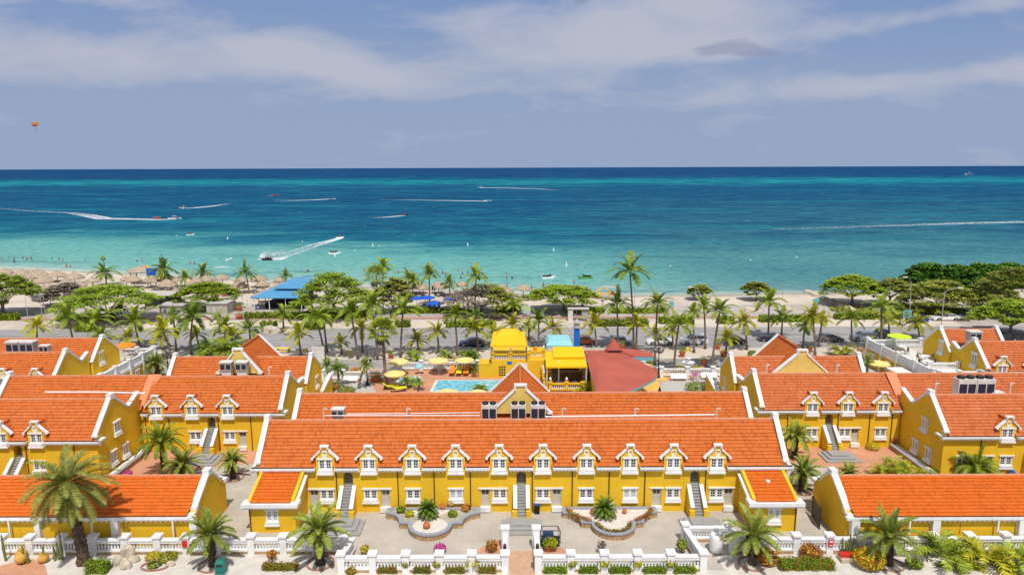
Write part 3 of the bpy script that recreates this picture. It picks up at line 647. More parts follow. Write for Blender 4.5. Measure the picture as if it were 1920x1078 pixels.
def staircase(parent, x, top=2.25, foot=0.45, run=1.75, w=0.9, inner=2.2):
    """steps climbing through an arched doorway; child of the house"""
    b = MB(); n = 9; rz = (top - foot) / n; ry = run / n
    for i in range(n):
        z = foot + rz * (i + 1); y = -run + ry * i
        b.box(x - w / 2, x + w / 2, y, y + ry + .02, 0, z - .02)
        b.box(x - w / 2 - .001, x + w / 2 + .001, y - .03, y + ry + .015, z - .019, z)
    for i in range(7):
        z = top + rz * (i + 1); y = ry * i; b.box(x - w / 2 + .01, x + w / 2 - .01, y + .02, y + ry + .04, top - .3, z)
    b.build('steps', 'stair', parent)
    bw = MB(); cp = MB()
    for s in (-1, 1):
        xa, xb = (x + w / 2 + .003, x + w / 2 + .26) if s > 0 else (x - w / 2 - .26, x - w / 2 - .003)
        zt, zb = top + .35, foot + .75
        bw.prism([(xa, -run + .15, 0), (xa, 0, 0), (xa, 0, zt), (xa, -run + .15, zb)], (xb - xa, 0, 0))
        xc, xd = (xa - .03, xb + .16) if s > 0 else (xa - .16, xb + .03)
        bw.box(xc, xd, -run - .25, -run + .147, 0, 1.0 + .05)
        d = Vector((0, run - .1, zt - zb)).normalized(); nn_ = Vector((0, -d.z, d.y))
        a = Vector((xa - .05, -run + .05, zb - .02)); c = Vector((xa - .05, -.005, zt + .04))
        cp.prism([a, c, c + nn_ * .16, a + nn_ * .16], (xb - xa + .1, 0, 0))
    bw.build('stair_wall', 'yellow', parent); cp.build('stair_coping', 'white', parent)
def plinth_steps(parent, x, run=1.75, foot=0.45, w0=1.9, tiers=3):
    b = MB()
    for k in range(tiers):
        e = .52 * (tiers - 1 - k) + .0
        z0 = 0 if k == 0 else foot / tiers * k + .001
        y0 = -run - .3 - e - 1.2; y1 = -run + .05 + (0.0 if k else 0.0)
        b.box(x - w0 / 2 - e * .9, x + w0 / 2 + e * .9, y0, y1 + k * .002, z0, foot / tiers * (k + 1))
    b.build('entrance_steps', 'stair', parent)
def house(name, label, xc, y0, xl, xr, dormers=(), wins=(), doors=(), arches=(), pipes=(), tile='tile', left='gable', right='gable',
          profile=None, back=None, depth=11.0, side_wins=(), curtains=(), seed=1, rz=0, cut=()):
    """two-storey row: origin at ground on the facade line; xl..xr local extent"""
    t = thing(name, label, 'hotel building', (xc, y0, 0), rz)
    prof = profile or [(0, EAVE), (RIDGE_Y, RIDGE_Z), (5.7, 5.7), (depth, 5.7)]
    holes = []
    for x in dormers: holes.append((x - .86, x + .86, 3.95, EAVE, .02))
    for x in wins: holes.append((x - .65, x + .65, 1.30, 2.30, .14))
    for x in doors: holes.append((x - .43, x + .43, .55, 2.30, .26))
    for x in arches: holes.append((x - .45, x + .45, .3, 4.07, 1.3))
    b = MB(); facade(b, xl, xr, 0, EAVE, holes)
    b.add([(xl, -.0, EAVE), (xl, .4, EAVE), (xr, .4, EAVE), (xr, 0, EAVE)], [(0, 1, 2, 3)])
    for x in arches:        # arch head over the stair opening
        n = 10; pts = [(x - .45 + 0, 3.62)] + [(x - .45 * cos(pi * k / n), 3.62 + .43 * sin(pi * k / n)) for k in range(1, n)] + [(x + .45, 3.62)]
        for k in range(n):
            (xa, za), (xb, zb) = pts[k], pts[k + 1]
            b.add([(xa, 0, za), (xb, 0, zb), (xb, 1.3, zb), (xa, 1.3, za)], [(0, 1, 2, 3)])
            b.add([(xa, 0, za), (xb, 0, zb), (xb, 0, 4.07), (xa, 0, 4.07)], [(0, 1, 2, 3)])
        # cover square corners are cut from the wall by rebuilding the cells above
    # side walls
    for sx, kind in ((xl, left), (xr, right)):
        if kind == 'none': continue
        s = 1 if sx == xr else -1
        pp = [(0, 0)] + prof + [(prof[-1][0], 0)]
        off = .30
        up_ = .28 if kind == 'gable' else 0
        pr = [(y, z + up_ * (1 if 0 < i < len(pp) - 1 else 0)) for i, (y, z) in enumerate(pp)]
        pr[1] = (0, EAVE + .0); 
        if kind == 'gable': pr.insert(2, (.12, EAVE + .42))
        xa = sx - off if s > 0 else sx
        b.prism([(xa, y + .003 if y == 0 else y, z) for y, z in pr], (off, 0, 0))
    b.build('wall', 'yellow', t)
    # dark space behind the stair arches
    if arches:
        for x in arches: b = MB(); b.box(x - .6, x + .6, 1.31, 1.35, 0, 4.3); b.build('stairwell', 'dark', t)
    # roof planes
    b = MB(); x0 = xl + (.3 if left == 'gable' else 0); x1 = xr - (.3 if right == 'gable' else 0)
    slope(b, x0, x1, -.22, EAVE - .02, RIDGE_Y, RIDGE_Z, seed=seed, skip=[x - x0 for x in dormers])
    yb, zb = prof[2]
    slope(b, x0, x1, yb, zb, RIDGE_Y, RIDGE_Z, seed=seed + 1)
    b.build('roof', tile, t)
    b = MB(); ridgecap(b, (x0, RIDGE_Y, RIDGE_Z + .02), (x1, RIDGE_Y, RIDGE_Z + .02)); b.build('ridge', 'ridge', t)
    b = MB(); b.box(x0, x1, yb + .02, prof[-1][0], 5.3, 5.6); b.build('flat_roof', 'offwhite', t)
    # gable copings
    for sx, kind in ((xl, left), (xr, right)):
        if kind != 'gable': continue
        b = MB(); a, c = (sx - .38, sx + .1) if sx == xr else (sx - .1, sx + .38)
        pp = [(.0, EAVE + .40)] + [(y, z + .28) for y, z in prof[1:]]
        pp[1] = (RIDGE_Y - .28, RIDGE_Z + .1)
        full = [pp[0], pp[1]]; coping(b, full, a, c)
        b.box(a - .02, c + .02, RIDGE_Y - .34, RIDGE_Y + .34, RIDGE_Z + .05, RIDGE_Z + .62)
        b.box(a - .05, c + .05, -.16, .18, EAVE + .30, EAVE + .50)
        coping(b, [(RIDGE_Y + .3, RIDGE_Z + .1)] + pp[2:], a, c)
        b.build('gable_coping', 'white', t)
    # cornice gutter between dormers, with its row of dentils
    cuts = sorted(list(dormers)); e0 = xl - .45 if left != 'none' else xl; e1 = xr + .45 if right != 'none' else xr
    segs = []; cur = e0
    for x in cuts: segs.append((cur, x - .9)); cur = x + .9
    segs.append((cur, e1))
    for a, c in segs:
        if c - a < .1: continue
        b = MB(); b.box(a, c, -.50, -.0, 4.40, 4.60); b.box(a + .03, c - .03, -.44, -.0, 4.28, 4.398)
        x = a + .12
        while x < c - .1: b.box(x, x + .14, -.3, 0, 4.12, 4.279); x += .34
        if a == e0 and left == 'gable': b.box(a, a + .44, .003, .9, 4.40, 4.60)
        if c == e1 and right == 'gable': b.box(c - .44, c, .003, .9, 4.40, 4.60)
        o = b.build('cornice', 'white', t)
        b = MB(); b.box(a + .05, c - .05, -.42, -.06, 4.601, 4.606); b.build('gutter_channel', 'dark', o)
    for x in dormers: DORM.put(t, (x, -.07, 4.32))
    for i, x in enumerate(wins): (WINC if i in curtains else WIN).put(t, (x, 0, 1.30))
    for x in doors: DOOR.put(t, (x, .12, .56))
    for x in arches: staircase(t, x); plinth_steps(t, x)
    for x in pipes:
        b = MB(); b.tube([(x, -.12, 4.3), (x, -.07, 4.0), (x, -.07, .12), (x, -.2, .06)], .05, 6); b.build('drainpipe', 'pipe', t)
    for sx, y, z in side_wins:
        s = 1 if sx > (xl + xr) / 2 else -1
        WS.put(t, (sx + s * .07, y, z), R(90) * s)
    return t
def XS(pxs, y, Y): return [GY(p, y, Y).x for p in pxs]
YM = 59.86
wins = XS([613.5, 695, 775, 855, 937, 1018, 1099, 1181, 1262, 1343], 925, YM)
main = house('row_house', 'long yellow two-storey row with ten dormers facing the front courtyard', 0, YM, -23.9, 25.6,
    dormers=XS([609, 691, 773, 854.5, 936, 1018, 1100, 1181.5, 1263, 1345], 850, YM), wins=wins, curtains=(3, 7),
    doors=XS([589, 723, 910, 1044, 1231, 1366], 930, YM), arches=XS([652.7, 977.4, 1303], 900, YM),
    pipes=XS([631, 746, 814, 882, 998, 1073, 1142, 1209, 1323], 900, YM), profile=[(0, EAVE), (RIDGE_Y, RIDGE_Z), (5.6, 5.6), (8, 5.6)])
h_c = house('row_house', 'yellow house at the left edge, its window end wall facing the left plaza', -49, 66.35, -14, 6.3,
    dormers=[x + 49 for x in XS([-60, 0, 67], 810, 66.35)], wins=[x + 49 for x in XS([-40, 75, 130], 880, 66.35)], doors=[], arches=[x + 49 for x in XS([34], 850, 66.35)],
    pipes=[x + 49 for x in XS([50, 140], 850, 66.35)], profile=[(0, EAVE), (RIDGE_Y, RIDGE_Z), (6.1, 5.65), (8.4, 6.6)], seed=11,
    side_wins=[(6.3, 3.6, 4.05), (6.3, 2.4, 1.15), (6.3, 4.7, 1.0)])
h_rn = house('row_house', 'yellow house at the right edge, its window end wall facing the right plaza', 50, 66.75, -5.4, 16,
    dormers=[x - 50 for x in XS([1889, 1960], 810, 66.75)], wins=[x - 50 for x in XS([1804, 1885], 870, 66.75)], doors=[x - 50 for x in XS([1850], 880, 66.75)], arches=[x - 50 for x in XS([1932], 860, 66.75)],
    pipes=[x - 50 for x in XS([1837], 850, 66.75)], profile=[(0, EAVE), (RIDGE_Y, RIDGE_Z), (6.0, 5.65), (8.3, 6.6)], seed=21, tile='tile3',
    side_wins=[(-5.4, 3.3, 4.0), (-5.4, 4.6, 1.0), (-5.4, 2.2, 1.05)])
YD = 74.25
h_d = house('row_house', 'yellow house with three dormers behind the left plaza', -34.5, YD, -7.7, 8.2,
    dormers=[x + 34.5 for x in XS([293, 360, 427], 770, YD)], wins=[x + 34.5 for x in XS([347, 365 + 2, 431], 820, YD)][1:], doors=[x + 34.5 for x in XS([455], 822, YD)], arches=[x + 34.5 for x in XS([397], 800, YD)],
    pipes=[x + 34.5 for x in XS([274, 318, 410, 471], 800, YD)], left='none', profile=[(0, EAVE), (RIDGE_Y, RIDGE_Z), (6.1, 5.7), (8.6, 5.7)], seed=31)
h_r2 = house('row_house', 'yellow house with three dormers behind the right plaza', 36.5, YD + .3, -8.1, 8.0,
    dormers=[x - 36.5 for x in XS([1525, 1592, 1658], 770, YD)], wins=[x - 36.5 for x in XS([1461, 1524, 1586, 1653], 815, YD)], doors=[x - 36.5 for x in XS([1605], 822, YD)], arches=[x - 36.5 for x in XS([1556], 800, YD)],
    pipes=[x - 36.5 for x in XS([1478, 1573, 1632, 1674], 800, YD)], right='none', profile=[(0, EAVE), (RIDGE_Y, RIDGE_Z), (6.1, 5.7), (8.6, 5.7)], seed=41, tile='tile3')
# rows continuing the ridge outwards ------------------------------------------------
def simple_row(name, label, x0, x1, ye, yr, zr=7.85, ze=4.9, yback=None, zback=5.2, tile='tile', left=True, right=True, seed=5, wall_z0=0, cap=True):
    t = thing(name, label, 'hotel building', ((x0 + x1) / 2, ye, 0)); w = (x1 - x0) / 2; yb = (yback or yr + 3) - ye; r = yr - ye
    b = MB(); b.box(-w + .06, w - .06, .1, yb, 0, ze - .1)
    for s, k in ((-1, left), (1, right)):
        if k:
            xa = -w if s < 0 else w - .3
            b.prism([(xa, .05, wall_z0), (xa, yb + .05, wall_z0), (xa, yb + .05, zback + .1), (xa, r, zr + .3), (xa, .05, ze + .3)], (.3, 0, 0))
    b.build('wall', 'yellow', t)
    b = MB(); xa, xb = -w + (.3 if left else 0), w - (.3 if right else 0)
    slope(b, xa, xb, -.2, ze - .1, r, zr, seed=seed); slope(b, xa, xb, yb + .1, zback, r, zr, seed=seed + 1); b.build('roof', tile, t)
    b = MB(); ridgecap(b, (xa, r, zr + .02), (xb, r, zr + .02)); b.build('ridge', 'ridge', t)
    for s, k in ((-1, left), (1, right)):
        if k:
            a, c = (-w - .1, -w + .38) if s < 0 else (w - .38, w + .1)
            b = MB(); coping(b, [(0, ze + .25), (r - .3, zr + .1)], a, c); coping(b, [(r + .3, zr + .1), (yb, zback + .15)], a, c)
            b.box(a - .02, c + .02, r - .34, r + .34, zr + .05, zr + .6); b.build('gable_coping', 'white', t)
    return t
rear = simple_row('rear_wing', 'plain tiled wing directly behind the ten-dormer row', -23.2, 25.3, 67.86, 71.1, tile='tile', yback=75, seed=51)
c2 = simple_row('rear_wing', 'plain tiled wing continuing left from the three-dormer house', -59.6, -42.5, 74.7, 77.85, right=False, seed=61)
r2b = simple_row('rear_wing', 'plain tiled wing continuing to the right edge behind the air conditioners', 44.8, 74, 74.8, 77.6, left=False, tile='tile3', seed=71)
b = MB(); b.prism([(-43.1, 74.9, 5.2), (-42.2, 74.9, 5.2), (-41.4, 77.6, 8.02), (-42.9, 77.6, 8.02)], (0, .02, .10)); b.build('roof_flashing', 'salmon', None)
tag(bpy.data.objects['roof_flashing'], 'salmon flat strip dividing the two roofs on the left', 'roof strip')
b = MB(); b.prism([(44.4, 74.9, 5.2), (45.4, 74.9, 5.2), (45.2, 77.5, 8.02), (44.0, 77.5, 8.02)], (0, .02, .10)); o = b.build('roof_flashing', 'salmon', None)
tag(o, 'salmon flat strip dividing the two roofs on the right', 'roof strip')
def cross_gable(parent, x, y0, y1, hw, ztop, zbase, tile, front_face='cream', front=True, cope=True):
    """tall roof running front to back with curved-neck gable; child parts of a wing; local coords"""
    n = .55
    if front:
        b = MB(); b.prism([(x - hw, y0, zbase), (x + hw, y0, zbase), (x + hw, y0, zbase + .1), (x + n, y0, ztop - .55), (x + n, y0, ztop), (x - n, y0, ztop), (x - n, y0, ztop - .55), (x - hw, y0, zbase + .1)], (0, .3, 0)); b.build('gable_wall', front_face, parent)
        c = MB(); copingx(c, [(x - hw - .1, zbase + .1), (x - n - .03, ztop - .5)], y0 - .12, y0 + .42, .18); copingx(c, [(x + n + .03, ztop - .5), (x + hw + .1, zbase + .1)], y0 - .12, y0 + .42, .18)
        c.box(x - n - .12, x + n + .12, y0 - .12, y0 + .42, ztop - .0, ztop + .2); c.box(x - n - .12, x - n + .05, y0 - .12, y0 + .42, ztop - .5, ztop); c.box(x + n - .05, x + n + .12, y0 - .12, y0 + .42, ztop - .5, ztop)
        c.box(x - hw - .45, x - hw + .1, y0 - .13, y0 + .42, zbase - .05, zbase + .16); c.box(x + hw - .1, x + hw + .45, y0 - .13, y0 + .42, zbase - .05, zbase + .16)
        c.build('gable_coping', 'white', parent)
def crossroof(parent, x, y0, y1, hw0, z0, ztop0, hw1, z1, ztop1, tile):
    """roof prism between two gables, front (y0) and rear (y1)"""
    b = MB()
    for s in (-1, 1):
        a = Vector((x + s * hw1, y1, z1)); top = Vector((x, y1, ztop1)); L_ = (top - a)
        d = L_.normalized(); ux = Vector((0, -s, 0)) if True else None
        o = Vector((x + hw1, y1, z1)) if s > 0 else Vector((x - hw1, y0, z1))
        ux = Vector((0, -1, 0)) if s > 0 else Vector((0, 1, 0))
        roof(b, o, ux, d, ux.cross(d), abs(y1 - y0), L_.length, 0, seed=int(x * 10) % 97)
    ridgecap(b, (x, y0, ztop1 + .03), (x, y1, ztop1 + .03), .14)
    b.build('cross_roof', tile, parent)
    b = MB(); b.prism([(x - hw1 - .1, y1, z1 - .3), (x + hw1 + .1, y1, z1 - .3), (x + hw1 + .1, y1, z1), (x, y1, ztop1 + .12), (x - hw1 - .1, y1, z1)], (0, .25, 0)); b.build('rear_gable', 'yellow', parent)
    c = MB(); copingx(c, [(x - hw1 - .3, z1 - .1), (x, ztop1 + .08)], y1 - .1, y1 + .35, .14); copingx(c, [(x, ztop1 + .08), (x + hw1 + .3, z1 - .1)], y1 - .1, y1 + .35, .14); c.build('rear_coping', 'white', parent)
# main cross gable: front peak about (975,722), rear peak (973,683)
def crossgable_at(parent, origin, pxf, pxb, hw_px, basepx, Yf, tile, zb_rear=4.0, hw_rear=None):
    f = GY(pxf[0], pxf[1], Yf); zt = f.z
    zb = GY(pxf[0], basepx, Yf).z; hwf = (GY(pxf[0] + hw_px, basepx, Yf).x - f.x)
    # rear ridge height a bit over the front: find distance where the rear peak matches
    zr = zt + .05; r_ = G(pxb[0], pxb[1], zr)
    ox, oy = origin
    cross_gable(parent, f.x - ox, Yf - oy, 0, hwf, zt, zb, tile)
    crossroof(parent, f.x - ox, Yf - oy + .35, r_.y - oy, 0, 0, 0, hw_rear or (zr - zb_rear) * 1.0, zb_rear, zr, tile)
    return f, r_
print('main cg', crossgable_at(rear, (1.05, 67.86), (976, 724), (973, 684), 52, 775, 68.6, 'tile', 4.2, 5.2))
# ================================================================ more houses, front wings, carports
# group behind the three-dormer house on the left
e_l = simple_row('rear_wing', 'tiled wing with a tall cross roof behind the left three-dormer house', -43.9, -26.0, 82.9, 85.9, yback=89.5, zback=5.4, seed=81)
crossgable_at(e_l, (-34.95, 82.9), (445, 656), (492, 629), 40, 700, 83.3, 'tile', 4.6, 4.6)
WS.put(e_l, (8.95 + .02, 4.3, 3.6), R(90))
e_r = simple_row('rear_wing', 'tiled wing with a tall cross roof behind the right three-dormer house', 28.0, 44.7, 82.6, 85.1, yback=88.5, zback=5.4, seed=83, tile='tile3')
crossgable_at(e_r, (36.35, 82.6), (1505, 658), (1455, 629), 47, 703, 82.9, 'tile', 4.6, 4.8)
WS.put(e_r, (-8.37, 3.8, 3.4), R(-90))
b = MB(); b.box(-3.9, -3.55, -.6, -.25, 4.4, 6.3); b.build('fire_alarm_board', 'red', e_r, loc=(0, 1.0, .2))
# low garden walls beside those wings
def lowwall(x0, x1, y0, y1, zt0, zt1, label):
    t = thing('garden_wall', label, 'wall', (x0, y0, 0))
    b = MB(); b.prism([(0, 0, 0), (0, y1 - y0, 0), (0, y1 - y0, zt1), (0, 0, zt0)], (x1 - x0, 0, 0)); b.build('wall', 'yellow', t)
    b = MB(); coping(b, [(0, zt0), (y1 - y0, zt1)], -.12, x1 - x0 + .12); b.build('coping', 'white', t)
lowwall(-26.0, -25.7, 88.6, 93.6, 2.2, 3.2, 'yellow sloping garden wall with white coping right of the left cross-roofed wing')
lowwall(27.4, 27.7, 88.0, 93.0, 2.2, 3.2, 'yellow sloping garden wall with white coping left of the right cross-roofed wing')
# outermost houses
f_l = house('row_house', 'double-roofed yellow house at the far left behind the orange parasol, front half', -68, 85.1, -10, 8.5, dormers=[x + 68 for x in XS([5, 66], 700, 85.1)], profile=[(0, EAVE), (RIDGE_Y, RIDGE_Z), (6.0, 5.6), (7.7, 6.4)], seed=91)
f_l2 = simple_row('row_house', 'double-roofed yellow house at the far left, half nearest the road', -80, -59.2, 93.0, 96.1, yback=99.6, seed=93)
WS.put(f_l2, (10.42, 2.2, 4.6), R(90), (1, 1, 1.25))
f_r = house('row_house', 'double-roofed yellow house at the far right beside the white balustrade terrace, front half', 74, 89.15, -9.7, 10, dormers=[x - 74 for x in XS([1879, 1935], 690, 89.15)], profile=[(0, EAVE), (RIDGE_Y, RIDGE_Z), (6.0, 5.6), (7.7, 6.4)], seed=95, tile='tile3')
f_r2 = simple_row('row_house', 'double-roofed yellow house at the far right under the acacia, half nearest the road', 64.0, 72.6, 96.7, 99.65, yback=103, seed=97, tile='tile3')
WS.put(f_r2, (-4.37, 2.0, 4.7), R(-90), (1, 1, 1.4)); WS.put(f_r, (-9.78, 2.6, 4.7), R(-90), (1, 1, 1.4))
# front wings of the ten-dormer row -------------------------------------------
def wing(name, label, x0, x1, yf, yb, pipeside):
    t = thing(name, label, 'entrance wing', ((x0 + x1) / 2, yf, 0)); w = (x1 - x0) / 2; d = yb - yf
    b = MB(); facade(b, -w, w, 0, 2.95, [(-.55, .55, 1.05, 2.15, .12)])
    for s in (-1, 1):
        xa = -w if s < 0 else w - .28
        b.prism([(xa, .003, 0), (xa, d - .003, 0), (xa, d - .003, 4.42), (xa, .25, 3.25), (xa, .003, 3.1)], (.28, 0, 0))
    b.box(-w + .28, w - .28, .02, d, 2.75, 2.94)
    b.build('wall', 'yellow', t)
    WSC.put(t, (0, 0, 1.05))
    b = MB(); slope(b, -w + .28, w - .28, -.3, 2.98, d - .02, 4.25, cw=.28, rl=.4, h=.08, amp=.05, seed=int(x0 * 7) % 50); b.build('roof', 'tile2', t)
    b = MB(); b.box(-w - .45, w + .45, -.55, -.002, 2.62, 2.95); b.box(-w - .36, w + .36, -.45, -.002, 2.46, 2.618); 
    b.box(-w - .45, -w - .002, 0, .5, 2.62, 2.95); b.box(w + .002, w + .45, 0, .5, 2.62, 2.95); b.build('cornice', 'white', t)
    b = MB(); s = 1 if pipeside < 0 else -1
    xa = (w + .004) if s > 0 else (-w - .24)
    b.prism([(xa, .5, 2.66), (xa, d - .05, 3.75), (xa, d - .05, 3.95), (xa, .5, 2.9)], (.236, 0, 0)); b.build('rake_coping', 'white', t)
    b = MB(); x = pipeside * (w - .12); b.tube([(x, -.3, 2.5), (x, -.07, 2.2), (x, -.07, .1), (x, -.2, .05)], .05, 6); b.build('drainpipe', 'pipe', t)
    return t
WSC = Proto(make_window(1.1, 1.1, curtain=True))
wing('entrance_wing', 'small yellow wing with a lean-to tile roof at the left end of the ten-dormer row', -23.45, -19.35, 56.25, YM, -1)
wr_ = wing('entrance_wing', 'small yellow wing with a lean-to tile roof at the right end of the ten-dormer row', 21.2, 25.2, 56.15, YM, 1)
b = MB(); b.lathe([(.16, 0), (.14, .12), (.2, .13), (.2, .2), (.02, .24)], (0, 1.9, 3.72), 10); b.build('roof_vent', 'white', wr_)
# carports ---------------------------------------------------------------------
def carport(name, label, x0, x1, yf, side, cols, pipes_=(), lamps=()):
    """long low building behind white columns; side = +1 when its gable faces +x"""
    t = thing(name, label, 'arcade', ((x0 + x1) / 2, yf, 0)); w = (x1 - x0) / 2; d = 3.6; ez, rz = 2.85, 4.75
    b = MB(); b.box(-w + .1, w - .1, .02, .35, 0, ez); b.box(-w + .1, w - .1, .351, 6.2, 0, ez - .1)
    xa = w - .4 if side > 0 else -w
    pr = [(xa, .2, 0), (xa, 6.6, 0), (xa, 6.6, 3.0), (xa, 5.6, 3.35), (xa, d + .3, 4.9), (xa, d, 5.1), (xa, .9, 3.25), (xa, .2, 3.0)]
    b.prism(pr, (.4, 0, 0)); b.build('wall', 'yellow', t)
    b = MB(); xl, xr = (-w, w - .4) if side > 0 else (-w + .4, w)
    slope(b, xl, xr, -.35, ez + .12, d, rz, cw=.26, rl=.37, h=.08, amp=.055, seed=int(abs(x0))); slope(b, xl, xr, 6.8, 3.0, d, rz, cw=.26, rl=.37, seed=3); b.build('roof', 'tile2', t)
    b = MB(); ridgecap(b, (xl, d, rz + .03), (xr, d, rz + .03), .13); b.build('ridge', 'ridge', t)
    b = MB(); b.box(-w - .25, w + .25, -.42, -.0, ez - .2, ez + .02); b.box(-w - .2, w + .2, -.36, .02, ez - .29, ez - .202)
    x = -w
    while x < w - .2: b.box(x, x + .2, -.3, .06, ez - .43, ez - .291); x += .42
    b.build('cornice', 'white', t)
    b = MB(); a, c = (w - .48, w + .08) if side > 0 else (-w - .08, -w + .48)
    coping(b, [(.75, 3.2), (d - .25, 4.95)], a, c, .2); b.box(a - .02, c + .02, d - .38, d + .38, 4.9, 5.45); coping(b, [(d + .3, 4.95), (5.5, 3.45)], a, c, .18); b.box(a, c, 5.4, 5.9, 3.35, 3.65); b.box(a - .1, c + .1, 6.2, 6.8, 2.85, 3.15); b.box(a - .03, c + .03, .45, .85, 3.05, 3.32); b.box(a, c, -.1, .7, ez - .05, ez + .16)
    b.build('gable_coping', 'white', t)
    for x, wd in cols:
        b = MB(); b.box(x - wd / 2, x + wd / 2, -.42, -.42 + min(wd, .5), 0, ez - .295)
        if wd > .3: b.box(x - wd / 2 - .06, x + wd / 2 + .06, -.48, .1, 0, .5)
        b.build('column', 'white', t)
    for x in pipes_:
        b = MB(); b.tube([(x, .06, 2.3), (x, .06, .1)], .05, 6); b.build('drainpipe', 'pipe', t)
    return t
XL = lambda p, y=1010, Y=53.6: GY(p, y, Y).x
cl = carport('arcade', 'low orange-roofed arcade with white columns at the bottom left', -62, -27.3, 54.1, 1, [(XL(70) + 44.65, .45), (XL(215) + 44.65, .62), (XL(18) + 44.65, .12), (XL(173) + 44.65, .12), (XL(325) + 44.65, .12), (XL(362) + 44.65, .55), (-8, .55)], [XL(228) + 44.65])
cr = carport('arcade', 'low orange-roofed arcade with white columns at the bottom right', 28.4, 62, 53.6, -1, [(XL(1598) - 45.2, .7), (XL(1748) - 45.2, .62), (XL(1908) - 45.2, .6), (XL(1698) - 45.2, .12), (XL(1862) - 45.2, .12)], [XL(1602) - 45.2 + .4, XL(1798) - 45.2])
# iron side gate next to the right arcade
t = thing('iron_gate', 'open black slatted gate leaning on the end wall of the bottom right arcade', 'gate', (27.6, 57.6, 0), R(82))
b = MB(); b.box(-1.2, 1.2, -.03, .03, .1, .2); b.box(-1.2, 1.2, -.03, .03, 1.9, 2.0); b.box(-1.2, -1.1, -.04, .04, 0, 2.05); b.box(1.1, 1.2, -.04, .04, 0, 2.05); b.build('frame', 'black', t)
b = MB(); [b.box(-1.1, 1.1, -.02, .02, .25 + k * .2, .37 + k * .2) for k in range(8)]; b.build('slats', 'black', t)
# balustrades -------------------------------------------------------------------
def mk_bal():
    b = MB(); b.lathe([(.09, 0), (.09, .05), (.055, .08), (.10, .22), (.075, .36), (.05, .48), (.085, .55), (.085, .6)], n=7); return b.build('baluster', 'white', smooth=True)
_bal = mk_bal(); BALP = Proto(_bal)
def balustrade(label, p0, p1, n, z0=0.0, name='balustrade', base=.42, rail=1.28, posth=1.72, pw=.55, nb=None, stone=True, ends=(1, 1), matn='white', pm='white', group=None, postlist=None):
    p0, p1 = Vector((*p0, 0)), Vector((*p1, 0)); d = p1 - p0; ln = d.length; a = math.atan2(d.y, d.x)
    t = thing(name, label, 'balustrade', (p0.x, p0.y, z0), a, group)
    if stone:
        b = MB(); b.box(0, ln, -.17, .17, 0, .26); b.build('stone_base', 'stone', t)
    xs = postlist or [ln * i / n for i in range(n + 1)]
    b = MB(); b.box(0, ln, -.19, .19, .262 if stone else 0, base); b.build('base_rail', matn, t)
    b = MB(); b.box(0, ln, -.18, .18, base + .60, rail - .06); b.box(0, ln, -.23, .23, rail - .059, rail + .06); b.build('top_rail', matn, t)
    for i, x in enumerate(xs):
        if (i == 0 and not ends[0]) or (i == len(xs) - 1 and not ends[1]): continue
        b = MB(); h = pw / 2; b.box(x - h, x + h, -h, h, 0, posth - .16); b.box(x - h - .1, x + h + .1, -h - .1, h + .1, posth - .159, posth); b.prism([(x - h, -h, posth + .001), (x + h, -h, posth + .001), (x, 0, posth + .14)], (0, 0, .0) if False else (0, h, 0)) if False else None
        b.build('post', pm, t)
    for i in range(len(xs) - 1):
        seg = xs[i + 1] - xs[i] - pw; k = nb or max(2, int(seg / .25)); 
        for j in range(k): BALP.put(t, (xs[i] + pw / 2 + seg * (j + .5) / k, 0, base), 0, (1, 1, 1) if base + .6 < rail else 1)
    return t
PF = lambda p: GY(p, 1050, 50.2).x
def posts(ps): x0 = PF(ps[0]); return [PF(p) - x0 for p in ps]
balustrade('white balustrade along the front court left of the brick path', (PF(638), 50.2), (PF(945), 50.2), 5, posthandled := 0) if False else None
balustrade('white balustrade along the front court left of the brick path', (PF(640), 50.2), (PF(947), 50.2), 0, postlist=posts([640, 699, 761, 824, 885, 947]))
balustrade('white balustrade along the front court right of the brick path', (PF(1009), 50.2), (PF(1318), 50.2), 0, postlist=posts([1009, 1070, 1133, 1195, 1257, 1318]))
P3 = lambda p: GY(p, 1020, 52.95).x
def posts3(ps): x0 = P3(ps[0]); return [P3(p) - x0 for p in ps]
L1 = [-55, 5, 58, 118, 176, 236, 297, 350, 410, 472, 532, 592, 646]
balustrade('white balustrade in front of the bottom left arcade and left wing', (P3(L1[0]), 52.95), (P3(L1[-1]), 52.95), 0, postlist=posts3(L1))
L2_ = [1372, 1432, 1490, 1552, 1612, 1675, 1745, 1812, 1880, 1945]
balustrade('white balustrade in front of the bottom right arcade', (P3(L2_[0]), 52.75), (P3(L2_[-1]), 52.75), 0, postlist=posts3(L2_))
balustrade('short white side balustrade joining the two front walls on the left', (-13.8, 50.2), (-13.5, 53.2), 1, ends=(0, 0), pw=.2)
balustrade('short white side balustrade joining the two front walls on the right', (15.35, 50.2), (14.9, 54.6), 1, ends=(0, 1), pw=.5)
balustrade('short white balustrade behind the white gas tank', (14.9, 54.6), (18.7, 54.6), 1, ends=(0, 1), pw=.5)
balustrade('short white side balustrade right of the white gas tank', (18.7, 54.6), (19.3, 52.9), 1, ends=(0, 0), pw=.5)
for x, l in ((-.66, 'left'), (1.98, 'right')):
    t = thing('path_wall', 'long narrow white wall with a lantern on the %s side of the brick path' % l, 'wall', (x, 50.2, 0))
    b = MB(); b.box(-.2, .2, -.2, 3.4, 0, 1.5); b.build('wall', 'white', t); b = MB(); b.box(-.32, .32, 3.0, 3.6, 0, 1.9); b.box(-.38, .38, 2.95, 3.65, 1.901, 2.05); b.build('post', 'white', t)
    b = MB(); b.lathe([(.05, 0), (.05, .12), (.13, .16), (.15, .42), (.1, .5), (.16, .52), (.02, .66)], (0, .5, 1.5), 6); b.build('lantern', 'black', t)
